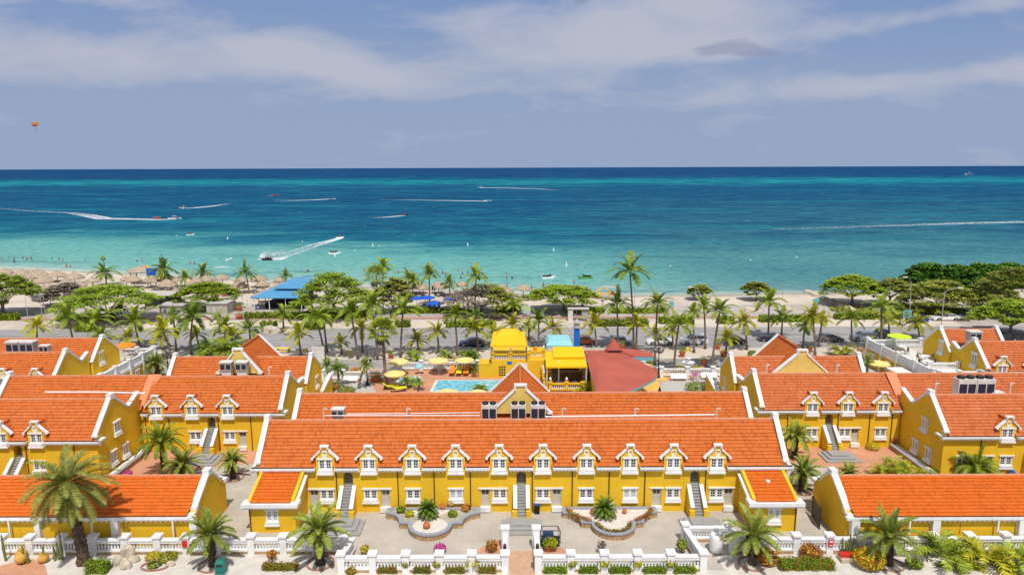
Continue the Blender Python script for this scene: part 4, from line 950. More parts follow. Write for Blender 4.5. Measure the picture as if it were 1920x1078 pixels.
# planters in the front court ---------------------------------------------------
def planter(label, cx_, outline, zt=.62):
    t = thing('planter', label, 'planter', (cx_, 57.2, 0))
    pts = [Vector((x, y - 57.2, 0)) for x, y in outline]; c = sum(pts, Vector()) / len(pts)
    n = len(pts); inn = []
    for i in range(n):
        a, q, d = pts[i - 1], pts[i], pts[(i + 1) % n]; e1 = (q - a).normalized(); e2 = (d - q).normalized()
        nr = Vector((-(e1 + e2).y, (e1 + e2).x, 0)).normalized(); k = .3 / max(.5, math.sqrt((1 + e1.dot(e2)) / 2)); inn.append(q + nr * k)
    b = MB(); b.add([(p.x, p.y, z) for z in (0, zt - .14) for p in pts], [(i, (i + 1) % n, n + (i + 1) % n, n + i) for i in range(n)]); b.build('stone_wall', 'stone', t)
    b = MB(); vs = []; e = 1.0
    for z in (zt - .14, zt): vs += [(p.x + (p - q).x * .22, p.y + (p - q).y * .22, z) for p, q in zip(pts, inn)]
    vs += [(q.x, q.y, zt) for q in inn] + [(q.x, q.y, zt - .2) for q in inn]
    fs = []
    for i in range(n):
        j = (i + 1) % n; fs += [(i, j, n + j, n + i), (n + i, n + j, 2 * n + j, 2 * n + i), (2 * n + i, 2 * n + j, 3 * n + j, 3 * n + i)]
    b.add(vs, fs); b.build('rim', 'grey', t)
    b = MB(); b.add([(q.x, q.y, zt - .12) for q in inn], [tuple(range(n))]); b.build('soil', M['gravelbed'], t)
    return t
M['gravelbed'] = mat('planter_gravel', (0.46, 0.42, 0.33), 1, .3, 3, .5, 20, col2=(.30, .28, .22)); M['whitegravel'] = mat('white_gravel', (0.68, 0.62, 0.55), 1, .15, 3, .5, 20)
def outline(c):
    o = [(-4.3, 59.55), (-4.35, 58.6)]
    o += [(-4.35 + 1.55 * sin(t), 58.6 - 1.75 * (1 - cos(t))) for t in [pi / 2 * k / 6 for k in range(1, 7)]]
    o += [(-1.95, 56.75)] + [(-1.9 * cos(t), 56.55 - 1.85 * sin(t)) for t in [pi * k / 16 for k in range(0, 17)]] + [(1.95, 56.75)]
    o += [(-x, y) for x, y in reversed(o[:8])]
    return [(x, y) for x, y in o]
for cx_, lab in ((-7.4, 'lobed stone planter with grey rim and gravel bed, left of the brick path'), (9.0, 'lobed stone planter with grey rim and white gravel, right of the brick path')):
    t = planter(lab, cx_, outline(0))
    b = MB()
    if cx_ < 0: b.add([(1.6 * cos(k * pi / 8) * 1.0, -.75 + 1.5 * sin(k * pi / 8) * 1.0 - .1, .52) for k in range(16)], [tuple(range(16))]); b.add([(x, y, .522) for x, y in [(-3.9, 2.0), (2.0, 2.1), (.6, .9), (-1, .85)]], [(3, 2, 1, 0)])
    else: b.add([(x, y, .52) for x, y in [(-3.6, 1.4), (-1.9, .3), (-1.6, -.6), (-1, -1.7), (1, -1.7), (1.6, -.6), (1.9, .3), (3.6, 1.4), (3.6, 2.2), (-3.6, 2.2)]], [tuple(range(10))])
    b.build('gravel_patch', 'whitegravel', t)
# roof top equipment -------------------------------------------------------------
def acunit(w=1.55, d=.9, h=1.45):
    t = thing('air_conditioner', 'x', 'air conditioner')
    b = MB(); b.box(-w / 2, w / 2, 0, d, h - .22, h); b.box(-w / 2, -w / 2 + .07, 0, d, 0, h - .221); b.box(w / 2 - .07, w / 2, 0, d, 0, h - .221); b.box(-.04, .04, -.01, d, 0, h - .221); b.box(-w / 2 + .071, w / 2 - .071, 0, d, 0, .06); b.build('casing', 'offwhite', t)
    b = MB(); b.box(-w / 2 + .071, -.041, .03, d - .03, .061, h - .222); b.build('grille', 'acg', t); b = MB(); b.box(.041, w / 2 - .071, .03, d - .03, .061, h - .222); b.build('grille', 'acg', t)
    for x in (-w / 4, w / 4): b = MB(); b.lathe([(.33, 0), (.33, .09), (.28, .13), (.06, .14)], (x, d / 2, h + .001), 14); b.build('fan', 'black', t)
    return t
M['acg'] = mat('condenser_fins', (0.03, 0.035, 0.06), .5, .3, 6)
AC = Proto(acunit())
def placeac(pxx, pyb, Y, lab, rz=0, sc=1.0, z=None):
    p = GY(pxx, pyb, Y); return AC.put(None, (p.x, p.y, p.z if z is None else z), rz, sc, lab)
FR = 'air conditioner with two fans '
[placeac(x_, 783, 66.4, FR + l_, 0, (1, 1, 1.75), z=5.62) for x_, l_ in ((917, 'left of the small central gable'), (972, 'in front of the small central gable'), (1009, 'right of the small central gable'))]
for i, (x_, l_) in enumerate(((1813, 'left one of the pair on the right hand wing roof'), (1848, 'right one of the pair on the right hand wing roof'))): placeac(x_, 740, 72.9, FR + l_, 0, (1.3, 1.2, 2.35), z=5.2)
b2 = acb = None
def boxac(pxx, pyb, Y, lab, sc=1.0, red_=False, z=None):
    p = GY(pxx, pyb, Y); t = thing('condenser_box', lab, 'air conditioner', (p.x, p.y, z if z is not None else p.z))
    b = MB(); b.box(-.62 * sc, .62 * sc, 0, .8 * sc, .15, .95 * sc); b.build('casing', 'steelbox', t); b = MB(); b.box(-.5 * sc, .5 * sc, .15, .7 * sc, -1.6, .149); b.build('stand', 'offwhite', t)
    b = MB(); b.box(-.68 * sc, .68 * sc, -.06, .86 * sc, .951 * sc, 1.08 * sc); b.build('cover', 'offwhite', t)
    b = MB(); b.box(-.55 * sc, -.08, -.02, 0, .3, .8 * sc); b.box(.08, .55 * sc, -.02, 0, .3, .8 * sc); b.build('vent_grille', 'acg', t)
M['steelbox'] = mat('dull_zinc', (0.42, 0.41, 0.38), .6, .2, 4)
boxac(633, 786, 66.3, 'grey box condenser with white lid on the left of the main roof')
boxac(24, 662, 92, 'left box condenser on the far left roof', 1.5); boxac(50, 662, 92, 'right box condenser on the far left roof', 1.5); boxac(82, 662, 92, 'small dark-lidded condenser on the far left roof', 1.0)
boxac(423, 697, 81.8, 'left white condenser below the left front gable', 1.15); boxac(452, 697, 81.8, 'right white condenser below the left front gable', 1.15)
boxac(1829, 640, 95.6, 'white condenser between the two far right roofs', 1.35); boxac(1872, 738, 72.9, 'small white condenser right of the condenser pair', 1.1, z=5.9)
# pipe run between the two main roofs
def piperun(name, lab, pts, r=.06, m='white'):
    b = MB(); b.tube(pts, r, 6); o = b.build(name, m); return tag(o, lab, 'pipe')
piperun('roof_pipe', 'long white pipe behind the main ridge, left half', [GY(x, 779, 66.2) for x in (608, 650, 700, 780, 860, 900)]); piperun('roof_pipe', 'upper white pipe behind the main ridge left of the condensers', [GY(x, 776 - (x - 650) * .01, 66.8) for x in (650, 760, 900)], .05)
piperun('roof_pipe', 'long white pipe behind the main ridge, right half', [GY(x, 781 - (x - 1030) * .012, 66.2) for x in (1022, 1080, 1150, 1230, 1340)], .09); piperun('roof_pipe', 'white pipe along the left wing roof above the end wall', [GY(x, y, 72.6) for x, y in ((85, 735), (180, 735), (272, 737))], .1)
for i, x in enumerate((607, 763, 1054, 1190, 1343)):
    p = GY(x, 785, 66.4); b = MB(); b.tube([p - Vector((0, 0, 1.3)), p + Vector((0, 0, .95)), p + Vector((.1, 0, 1.1)), p + Vector((.32, 0, 1.08)), p + Vector((.34, 0, .95))], .075, 7)
    tag(b.build('vent_pipe', 'offwhite'), 'bent white vent pipe behind the main ridge, %s from the left' % ordw(i), 'vent pipe')
for i, (x, y, Y) in enumerate(((1753, 736, 72.7), (1893, 736, 72.7), (1437, 700, 81.6), (1568, 700, 81.6), (505, 704, 81.6))):
    p = GY(x, y, Y); b = MB(); b.tube([p - Vector((0, 0, 1.3)), p + Vector((0, 0, .95)), p + Vector((.1, 0, 1.1)), p + Vector((.35, 0, 1.05))], .085, 7)
    tag(b.build('vent_pipe', 'offwhite'), ['bent vent pipe left of the condenser pair on the right wing', 'bent vent pipe right of the condenser pair on the right wing', 'vent pipe at the left of the right cross-roofed wing', 'vent pipe at the right of the right cross-roofed wing', 'vent pipe at the foot of the left cross roof'][i], 'vent pipe')
# ================================================================ terraces and pool area
M['stonegrey'] = mat('grey_stone', (.42,.40,.38), .9, .3, 3)
def terrace(label, x0, x1, y0, y1, zf, side):
    """flat-roofed single storey with balustraded terrace; side=-1: open side faces -x"""
    t = thing('terrace_block', label, 'terrace', ((x0 + x1) / 2, y0, 0)); w = (x1 - x0) / 2; d = y1 - y0
    b = MB(); b.box(-w, w, 0, d, 0, zf - .3); b.build('wall', 'yellow_dark', t)
    b = MB(); b.box(-w - .1, w + .1, -.1, d + .1, zf - .299, zf); b.build('floor_slab', 'offwhite', t)
    xo = w * side
    n = 4
    for i in range(n + 1):
        y = d * i / n; b = MB(); xa, xb = sorted((xo + side * .02, xo - side * .38)); b.box(xa + side * .18, xb + side * .18, y - .2, y + .2, 0, zf + 1.35); b.box(xa + side * .18 - .08, xb + side * .18 + .08, y - .28, y + .28, zf + 1.351, zf + 1.5); b.build('pillar', 'white', t)
    for i in range(n):
        y = d * i / n; xa, xb = sorted((xo, xo - side * .22)); b = MB(); b.box(xa, xb, y + .2, y + d / n - .2, zf + .001, zf + 1.12); b.box(xa - .05, xb + .05, y + .2, y + d / n - .2, zf + 1.121, zf + 1.22)
        b.box(min(xo, xo + side * .13), max(xo, xo + side * .13), y + .2, y + d / n - .2, zf - .2, zf + .15); o = b.build('parapet_panel', 'white', t)
    WSP = Proto(make_window(1.05, 1.15))
    WSP.put(t, (xo + side * .08, d * .62, 1.2), R(90) * side); WSP.put(t, (xo + side * .08, d * .88, 1.2), R(90) * side)
    return t
tl = terrace('white-parapet terrace beside the far left house under the orange parasol', -59.3, -56.2, 89.6, 104.0, 3.1, 1)
tr = terrace('white-parapet terrace beside the far right house under the lime parasol', 57.9, 63.9, 90.5, 108.0, 3.1, -1)
balustrade('white terrace balustrade below the lime parasol', (58.1, 108.0), (66.5, 108.0), 2, 3.1, stone=False, base=.2, rail=1.0, posth=1.35, pw=.4)
balustrade('white stair balustrade nearest the right wing ridge', (58.6, 90.4), (64.2, 90.4), 2, 3.1, stone=False, base=.2, rail=1.0, posth=1.3, pw=.4)
balustrade('white stair balustrade one bay behind on the right terrace', (59.8, 94.6), (64.0, 94.6), 1, 3.1, stone=False, base=.2, rail=1.0, posth=1.3, pw=.4)
balustrade('white terrace balustrade below the orange parasol', (-61.5, 104.2), (-56.6, 104.2), 2, 3.1, stone=False, base=.2, rail=1.0, posth=1.35, pw=.4)
balustrade('white balustrade beside the lamp left of the cross roof', (-53, 92.2), (-44.8, 92.2), 3, 0)
t = thing('porch', 'yellow porch cabin with white flat roof against the right terrace', 'porch', (56.0, 94.0, 0))
b = MB(); b.box(-.9, .9, 0, 2.4, 0, 2.7); b.build('wall', 'yellow', t); b = MB(); b.box(-1.15, 1.15, -.25, 2.65, 2.701, 2.95); b.build('roof', 'white', t); b = MB(); b.box(-.95, -.901, .6, 1.5, .1, 2.1); b.build('door', 'white_clean', t)
# parasols ------------------------------------------------------------------------
def parasol(lab, x, y, r=1.5, h=2.3, m='parasol', pole='white_clean', n=8, z=0, name='parasol', group=None, tilt=0):
    t = thing(name, lab, 'parasol', (x, y, z), random.uniform(0, .8), group); t.rotation_euler[0] = R(tilt)
    b = MB(); vs = [(0, 0, h + .42)]; 
    for k in range(3):
        for j in range(n * 2):
            rr = r * (k + 1) / 3; a = 2 * pi * j / (n * 2); sc = 1 if j % 2 == 0 else .965
            vs.append((rr * cos(a) * sc, rr * sin(a) * sc, h + .42 - .42 * ((k + 1) / 3) ** 1.25 - (0 if j % 2 == 0 else .03 * (k + 1) / 3)))
    m_ = n * 2; fs = [(0, 1 + j, 1 + (j + 1) % m_) for j in range(m_)]
    for k in range(2): fs += [(1 + k * m_ + j, 1 + (k + 1) * m_ + j, 1 + (k + 1) * m_ + (j + 1) % m_, 1 + k * m_ + (j + 1) % m_) for j in range(m_)]
    v2 = [(q[0], q[1], q[2] - .16) for q in vs[1 + 2 * m_:]]; vs2 = vs + v2
    fs += [(1 + 2 * m_ + j, 1 + 3 * m_ + j, 1 + 3 * m_ + (j + 1) % m_, 1 + 2 * m_ + (j + 1) % m_) for j in range(m_)]
    b.add(vs2, fs); b.build('canopy', m, t)
    b = MB(); b.tube([(0, 0, 0), (0, 0, h + .5)], .035, 6); b.build('pole', pole, t)
    b = MB(); b.lathe([(.28, 0), (.28, .06), (.05, .1)], n=10); b.build('base', 'offwhite', t)
    b = MB()
    for j in range(n): a = 2 * pi * j / n; b.tube([(0, 0, h + .1), (r * .9 * cos(a), r * .9 * sin(a), h + .03)], .012, 3)
    b.build('ribs', 'wood', t)
    return t
for (x, y, r, lab, m) in ((747, 674, 1.6, 'cream parasol beside the stair balustrade behind the round pool', 'parasol'), (740, 696, 1.6, 'cream parasol in front of the round pool', 'parasol'), (822, 672, 1.6, 'cream parasol left of the middle at the far pool edge', 'parasol'),
        (871, 671, 1.55, 'cream parasol with a bright yellow panel next to the yellow wall', 'parasol'), (838, 731, 1.5, 'cream parasol half hidden behind the roof ridge at the near pool edge', 'parasol'), (1648, 677, 1.7, 'cream parasol in front of the right terrace wall', 'parasol'), (895, 732, 1.4, 'cream parasol just left of the cross roof, behind the ridge', 'parasol')):
    p = G(x, y, 2.6); parasol(lab, p.x, p.y, r, m=m)
p = G(226, 643, 6.0); parasol('large orange parasol on the left terrace', -59.5, 101.5, 1.7, m='orange', z=3.1)
parasol('large lime green parasol on the right terrace', 61.6, 105.6, 1.75, m='lime', z=3.1)
for x, y, lab in ((786, 684, 'small light blue parasol table top beside the pool'), ):
    p = G(x, y, 1.5); parasol(lab, p.x, p.y, .75, 1.3, 'canvas_b')
# loungers
def lounger(m):
    t = thing('sun_lounger', 'x', 'sun lounger'); b = MB(); b.box(-.34, .34, -.95, .35, .3, .38); b.build('seat', m, t)
    b = MB(); b.prism([(-.34, .352, .32), (.34, .352, .32), (.34, .95, .72), (-.34, .95, .72)], (0, -.03, .06)); b.build('backrest', m, t)
    for sx in (-1, 1):
        for y in (-.8, .4): b = MB(); b.box(sx * .28 - .03, sx * .28 + .03, y - .03, y + .03, 0, .299); b.build('leg', 'wood', t)
    return t
LO = Proto(lounger('orange')); LY = Proto(lounger('lemon'))
for pr, x, y, rz, lab, s in ((LO, 848, 700, 0, 'left orange sun lounger by the far pool edge', 1.25), (LY, 861, 700, 0, 'lemon sun lounger between two orange ones', 1.25), (LO, 874, 700, 0, 'right orange sun lounger by the yellow wall', 1.25), (LY, 732, 728, 110, 'lemon sun lounger near the tall fan palm', 1.2), (LY, 747, 732, 110, 'nearer lemon sun lounger beside the tall fan palm', 1.2)):
    q = G(x, y, .2); pr.put(None, q, R(rz), s, lab)
# pools
def pool(name, lab, out, wz, cm='conc'):
    t = thing(name, lab, 'pool', (out[0][0], out[0][1], 0)); o = Vector((out[0][0], out[0][1], 0)); pts = [Vector((x, y, 0)) - o for x, y in out]; n = len(pts); c = sum(pts, Vector()) / n
    O = [c + (p - c) + (p - c).normalized() * .45 for p in pts]
    b = MB(); b.add([(p.x, p.y, .07) for p in pts] + [(p.x, p.y, .07) for p in O] + [(p.x, p.y, 0) for p in O] + [(p.x, p.y, -.3) for p in pts], [(i, n + i, n + (i + 1) % n, (i + 1) % n) for i in range(n)] + [(n + i, 2 * n + i, 2 * n + (i + 1) % n, n + (i + 1) % n) for i in range(n)] + [(i, (i + 1) % n, 3 * n + (i + 1) % n, 3 * n + i) for i in range(n)]); b.build('coping', 'offwhite', t)
    b = MB(); b.add([(p.x, p.y, .03) for p in pts], [tuple(range(n))]); b.build('water', 'poolw', t)
def poolmat():
    m = mat('pool_water', (0.10, 0.42, 0.52), .08, 0, spec=.5); t = m.node_tree; n = t.nodes; l = t.links; b = n['Principled BSDF']; g = n.new('ShaderNodeNewGeometry')
    v = n.new('ShaderNodeTexVoronoi'); v.feature = 'DISTANCE_TO_EDGE'; v.inputs['Scale'].default_value = 1.6
    ns = n.new('ShaderNodeTexNoise'); ns.inputs['Scale'].default_value = 1.2; ns.inputs['Detail'].default_value = 3; l.new(g.outputs['Position'], ns.inputs['Vector'])
    mx = n.new('ShaderNodeMix'); mx.data_type = 'RGBA'; mx.inputs[0].default_value = .35; l.new(g.outputs['Position'], mx.inputs[6]); l.new(ns.outputs['Color'], mx.inputs[7]); l.new(mx.outputs[2], v.inputs['Vector'])
    r = n.new('ShaderNodeValToRGB'); r.color_ramp.elements[0].color = (.30, .66, .72, 1); r.color_ramp.elements[1].color = (.10, .42, .54, 1); r.color_ramp.elements[1].position = .14; l.new(v.outputs['Distance'], r.inputs[0]); l.new(r.outputs[0], b.inputs['Base Color'])
    bp = n.new('ShaderNodeBump'); bp.inputs['Strength'].default_value = .3; l.new(ns.outputs['Fac'], bp.inputs['Height']); l.new(bp.outputs[0], b.inputs['Normal']); return m
M['poolw'] = poolmat()
pool('swimming_pool', 'large rectangular turquoise swimming pool', [(-11.6, 95), (0, 95), (0, 100.2), (-11.3, 100.2)], 0)
pool('round_pool', 'small round wading pool beside the cream parasol', [(-15.7 + 1.6 * cos(a), 100.3 + 1.9 * sin(a)) for a in [2 * pi * k / 20 for k in range(20)]], 0)
# yellow pool bar with upper terrace --------------------------------------------
bar = thing('pool_bar', 'yellow terrace building with lattice wall behind the swimming pool', 'building', (0, 101.5, 0))
b = MB(); b.box(-5.2, -3.2, 0, 3.5, 0, 2.0); b.box(-3.199, 5.3, 0, 8, 0, 2.75); b.build('wall', 'yellow', bar)
b = MB(); b.box(-5.2, -3.2, 0, .2, 2.001, 2.2); b.box(-5.2, -5.0, .2, 3.5, 2.001, 2.2); b.build('parapet', 'yellow_dark', bar)
for i in range(3):
    for j in range(4):
        x = -2.05 + i * .36; z = .35 + j * .42; b = MB(); b.box(x, x + .26, -.03, .02, z, z + .26); b.build('vent_block', M['pipe'] if True else '', bar)
b = MB(); b.box(-.8, -.05, -.05, -.001, 2.15, 2.62); b.build('blue_sign', 'blue', bar)
b = MB(); b.box(1.1, 2.3, -.06, -.001, .4, 2.3); b.build('door', 'white', bar)
def yellow_bal(label, p0, p1, n, z): return balustrade(label, p0, p1, n, z, stone=False, base=.16, rail=.95, posth=1.25, pw=.42, matn='yellow', pm='yellow')
yb1 = yellow_bal('yellow balustrade of the upper pool bar below the dome awning', (-3.0, 101.75), (2.5, 101.75), 2, 2.75)
yb2 = yellow_bal('short yellow balustrade between the two yellow awnings', (2.7, 103.2), (4.9, 103.2), 1, 2.75)
yb3 = yellow_bal('yellow balustrade in front of the blue cafe table', (5.5, 95.0), (10.2, 95.0), 2, 0.2)
yb4 = yellow_bal('yellow side balustrade climbing beside the stair tables', (4.7, 95.6), (4.7, 101.2), 4, 0.6)
def globelamp(x, y, z, lab):
    t = thing('globe_lamp', lab, 'lamp', (x, y, z)); b = MB(); b.lathe([(.05, 0), (.05, .1), (.16, .16), (.19, .32), (.12, .46), (.03, .6)], n=8); b.build('shade', 'white_clean', t); b = MB(); b.lathe([(.1, -.08), (.1, -.001)], n=8); b.build('base', 'yellow_dark', t)
for i, (x, y, z) in enumerate(((-3.0, 101.75, 4.1), (-.25, 101.75, 4.1), (2.5, 101.75, 4.1), (4.9, 103.2, 4.1), (5.5, 95.0, 1.55), (7.85, 95.0, 1.55), (4.7, 97, 1.95), (4.7, 98.4, 1.95), (4.7, 99.8, 1.95))):
    globelamp(x, y, z, ['white globe lamp on the left post below the dome awning', 'white globe lamp on the middle post below the dome awning', 'white globe lamp on the right post below the dome awning', 'white globe lamp beside the blue awning', 'white globe lamp left of the blue cafe table', 'white globe lamp right of the blue cafe table', 'lowest white globe lamp on the side stair', 'middle white globe lamp on the side stair', 'topmost white globe lamp on the side stair'][i])
def awning(name, label, x0, x1, y0, y1, zf, zt, m, i=.42, cap=1, valance=.25, posts_=True, z0=2.75, posthm='wood'):
    t = thing(name, label, 'awning', ((x0 + x1) / 2, y0, z0)); w = (x1 - x0) / 2; d = y1 - y0; e = zf - z0; f = zt - z0
    b = MB(); A = [(-w, 0, e), (w, 0, e), (w, d, e), (-w, d, e)]; q0 = .35 if i < .6 else .14; B = [(-w * i, d * q0, f), (w * i, d * q0, f), (w * i, d * (1 - q0), f), (-w * i, d * (1 - q0), f)]
    b.add(A + B, [(0, 1, 5, 4), (1, 2, 6, 5), (2, 3, 7, 6), (3, 0, 4, 7), (4, 5, 6, 7)]); V = [(x, y, z - valance) for x, y, z in A]
    b.add(A + V, [(0, 4, 5, 1), (1, 5, 6, 2), (2, 6, 7, 3), (3, 7, 4, 0)])
    b.build('canopy', m, t)
    b = MB(); j = i * .8; C_ = [(-w * j, d * .22, f + .03), (w * j, d * .22, f + .03), (w * j, d * .78, f + .03), (-w * j, d * .78, f + .03)]; D_ = [(-w * i * .45, d * .35, f + .5 * cap), (w * i * .45, d * .35, f + .5 * cap), (w * i * .45, d * .65, f + .5 * cap), (-w * i * .45, d * .65, f + .5 * cap)]
    b.add(C_ + D_, [(0, 1, 5, 4), (1, 2, 6, 5), (2, 3, 7, 6), (3, 0, 4, 7), (4, 5, 6, 7)]); b.build('vent_cap', m, t)
    for x in (-w + .1, w - .1):
        for y in (.1, d - .1): b = MB(); b.tube([(x, y, 0), (x, y, e - .01)], .06, 6); b.build('post', posthm, t)
    return t
awning('awning', 'bright yellow dome awning over the upper pool bar', -3.35, 2.3, 101.3, 106.2, 5.2, 6.35, 'canvas_y', i=.88, cap=1.5)
awning('awning', 'pale blue awning between the yellow awnings and the road', 5.4, 9.6, 104.5, 109.5, 4.3, 5.0, 'canvas_b', i=.8, cap=.5, z0=2.0)
# dining tables in the upper bar
def dtable(x, y, z, lab, m='wood', s=1.0):
    t = thing('cafe_table', lab, 'table', (x, y, z), random.uniform(0, 1)); b = MB(); b.lathe([(.5 * s, .70), (.5 * s, .75)], n=10); b.build('tabletop', m, t); b = MB(); b.lathe([(.25, 0), (.05, .06), (.05, .699)], n=8); b.build('pedestal', 'black', t)
def chairp(m):
    t = thing('cafe_chair', 'x', 'chair'); b = MB(); b.box(-.22, .22, -.22, .22, .42, .47); b.build('seat', m, t); b = MB(); b.box(-.22, .22, .18, .23, .471, .92); b.build('backrest', m, t)
    for sx in (-1, 1):
        for sy in (-1, 1): b = MB(); b.box(sx * .19 - .02, sx * .19 + .02, sy * .19 - .02, sy * .19 + .02, 0, .419); b.build('leg', 'wood', t)
    return t
CO = Proto(chairp('orange')); CD = Proto(chairp('wood'))
for i, (x, y, m) in enumerate(((-2, 102.6, 'red'), (-.3, 102.8, 'wood'), (1.4, 102.7, 'red'))):
    dtable(x, y, 2.75, ['red table at the left under the dome awning', 'brown table in the middle under the dome awning', 'red table at the right under the dome awning'][i], m)
    for s in (-1, 1): CD.put(None, (x + s * .7, y, 2.75), R(-90) * s, 1, 'brown chair %s of the %s table under the dome awning' % (('left', 'right')[s > 0], ORD[i]))
dtable(7.0, 96.3, .2, 'light blue cafe table behind the yellow balustrade', 'teal', 1.35)
for s in (-1, 1): CO.put(None, (7.0 + s * 1.0, 96.6, .2), R(-90) * s, 1.1, 'orange chair %s of the light blue table' % ('left', 'right')[s > 0])
dtable(9.2, 96.4, .2, 'small white cafe table under the large yellow awning edge', 'white_clean')
CO.put(None, (3.6, 104.2, 2.75), 0, 1.4, 'orange chair on the landing between the two yellow awnings')
for k, (z, y, m) in enumerate(((.3, 96.3, 'yellow'), (.8, 97.6, 'teal'), (1.3, 98.9, 'orange'), (1.8, 100.2, 'teal'))):
    t = thing('stair_table', ['lowest yellow stair table', 'second stair table, teal', 'third stair table, orange', 'topmost stair table, teal'][k] + ' beside the swimming pool stair', 'table', (5.4, y, 0)); b = MB(); b.box(-.55, .55, -.5, .5, 0, z - .01); b.build('step_block', 'yellow', t); b = MB(); b.box(-.3, .3, -.25, .25, z + .35, z + .42); b.tube([(0, 0, z), (0, 0, z + .35)], .05, 6); b.build('tabletop', m, t)
# lower bar under the large yellow awning -----------------------------------------
lb = thing('beach_bar', 'open bar with stools under the large yellow awning', 'bar', (8.0, 95.4, 0))
b = MB(); b.box(-3.1, 2.9, -.2, 9.5, 0, .2); b.build('floor', M['brfloor'] if 'brfloor' in M else mat('brown_deck', (.32, .25, .20), .85, .2, 2), lb)
b = MB(); b.box(2.6, 2.9, -.2, 7.0, .2, 3.5); b.box(-3.1, 2.6, 7.6, 7.9, .2, 3.9); b.build('wall', mat('bar_wall', (.45, .33, .2), .9, .2, 2), lb)
b = MB(); b.box(-1.0, 2.4, 4.6, 5.2, .2, 1.35); b.box(-1.1, 2.5, 4.4, 5.3, 1.351, 1.45); b.build('counter', mat('plank_counter', (.45, .28, .15), .7, .4, 5), lb)
b = MB(); b.box(-1.0, 2.4, 6.6, 7.0, .2, 2.6); b.build('back_shelf', 'black', lb)
b = MB(); b.tube([(-1.2, .9, .2), (-1.2, .9, 4.2)], .1, 8); b.build('pillar', 'white_clean', lb)
for i, x in enumerate((-.6, .2, 1.1, 1.9)):
    t = thing('bar_stool', ['leftmost bar stool at the plank counter', 'second bar stool at the plank counter from the left', 'third bar stool at the plank counter from the left', 'rightmost bar stool at the plank counter'][i], 'bar stool', (8 + x, 99.3, .2)); b = MB(); b.box(-.2, .2, -.2, .2, .74, .8); b.build('seat', 'wood', t); b = MB(); b.box(-.2, .2, -.23, -.18, .801, 1.2); b.build('backrest', 'wood', t)
    for sx in (-1, 1):
        for sy in (-1, 1): b = MB(); b.box(sx * .17 - .02, sx * .17 + .02, sy * .17 - .02, sy * .17 + .02, 0, .739); b.build('leg', 'wood', t)
t = thing('awning', 'large bright yellow stepped awning over the open bar', 'awning', (7.8, 94.6, 0)); 
b = MB(); b.add([(-2.95, 0, 3.85), (2.95, 0, 3.85), (2.95, 6.5, 4.35), (-2.75, 6.5, 4.35), (-2.95, 0, 3.58), (2.95, 0, 3.58), (2.95, 6.5, 4.1), (-2.75, 6.5, 4.1)], [(0, 1, 2, 3), (0, 4, 5, 1), (1, 5, 6, 2), (2, 6, 7, 3), (3, 7, 4, 0)]); b.build('canopy', 'canvas_y', t)
b = MB(); b.add([(-1.75, 3.0, 4.4), (2.96, 3.0, 4.4), (2.96, 7.2, 4.85), (-1.6, 7.2, 4.85), (-1.75, 3.0, 4.2), (2.96, 3.0, 4.2), (2.96, 7.2, 4.6), (-1.6, 7.2, 4.6)], [(0, 1, 2, 3), (0, 4, 5, 1), (1, 5, 6, 2), (2, 6, 7, 3), (3, 7, 4, 0)]); b.build('upper_canopy', 'canvas_y', t)
for x, y, z in ((-2.8, .15, 3.6), (2.85, .15, 3.6), (-2.7, 6.3, 4.1), (2.85, 6.3, 4.1)): b = MB(); b.tube([(x, y, .2), (x, y, z)], .06, 6); b.build('post', 'white_clean', t)
# red roofed restaurant -----------------------------------------------------------
rr = thing('restaurant', 'round-ended restaurant with a flat brick-red roof', 'restaurant', (11, 83, 0))
out = [(11.15, 102.8), (17.4, 102.8), (18.2, 98.0), (19.5, 94.5), (20.1, 92.2), (19.95, 90.2), (19.3, 88.4), (18.4, 87.1), (16.6, 84.9), (14.7, 82.9), (12.5, 81.8), (10.6, 81.5)]
L3 = [(x - 11, y - 83) for x, y in out]; n = len(L3)
M['redroof'] = mat('brick_red_roof_coating', (.44, .105, .07), .85, .18, .35, .15, 5)
b = MB(); b.add([(x, y, 4.0) for x, y in L3] + [(1.2, 12.5, 4.55)], [(i, (i + 1) % n, n)[::-1] for i in range(n)]); b.build('roof', 'redroof', rr)
b = MB(); b.add([(x, y, 3.999) for x, y in L3] + [(x, y, 3.7) for x, y in L3] + [(6 + (x - 6) * .88, 9 + (y - 9) * .9, 3.65) for x, y in L3], [(i, (i + 1) % n, n + (i + 1) % n, n + i) for i in range(n)] + [(n + i, n + (i + 1) % n, 2 * n + (i + 1) % n, 2 * n + i) for i in range(n)]); b.build('fascia', 'teal', rr)
b = MB(); b.prism([(.3, 17.0, 3.2), (6, 17, 3.2), (7, 11, 3.2), (6.5, 5.5, 3.2), (4, 2, 3.2), (.3, 1.5, 3.2)], (0, 0, -3.2)); b.build('wall', 'yellow_dark', rr)
b = MB(); b.prism([(5.0, 19.6, 4.05), (6.5, 20.2, 4.05), (9.4, 18.8, 4.05), (10.2, 17.4, 4.05), (10.1, 15.6, 4.05), (7.2, 15.6, 4.05)], (0, 0, .12)); b.build('side_roof', 'redroof', rr)
b = MB(); b.prism([(6.9, 15.55, 3.5), (10.1, 15.55, 3.5), (10.1, 15.55, 4.04), (6.9, 15.55, 4.04)], (0, .1, 0)); b.build('side_fascia', 'teal', rr)
b = MB(); b.box(9.7, 9.95, 15.8, 16.05, 0, 4.0); b.build('pillar', 'yellow', rr)
b = MB(); b.box(3.3, 5.9, 18.0, 19.2, 4.05, 4.5); b.build('cupola_base', 'redroof', rr); b = MB(); b.box(3.9, 5.3, 17.7, 17.999, 4.1, 4.5); b.build('cupola_opening', 'dark', rr)
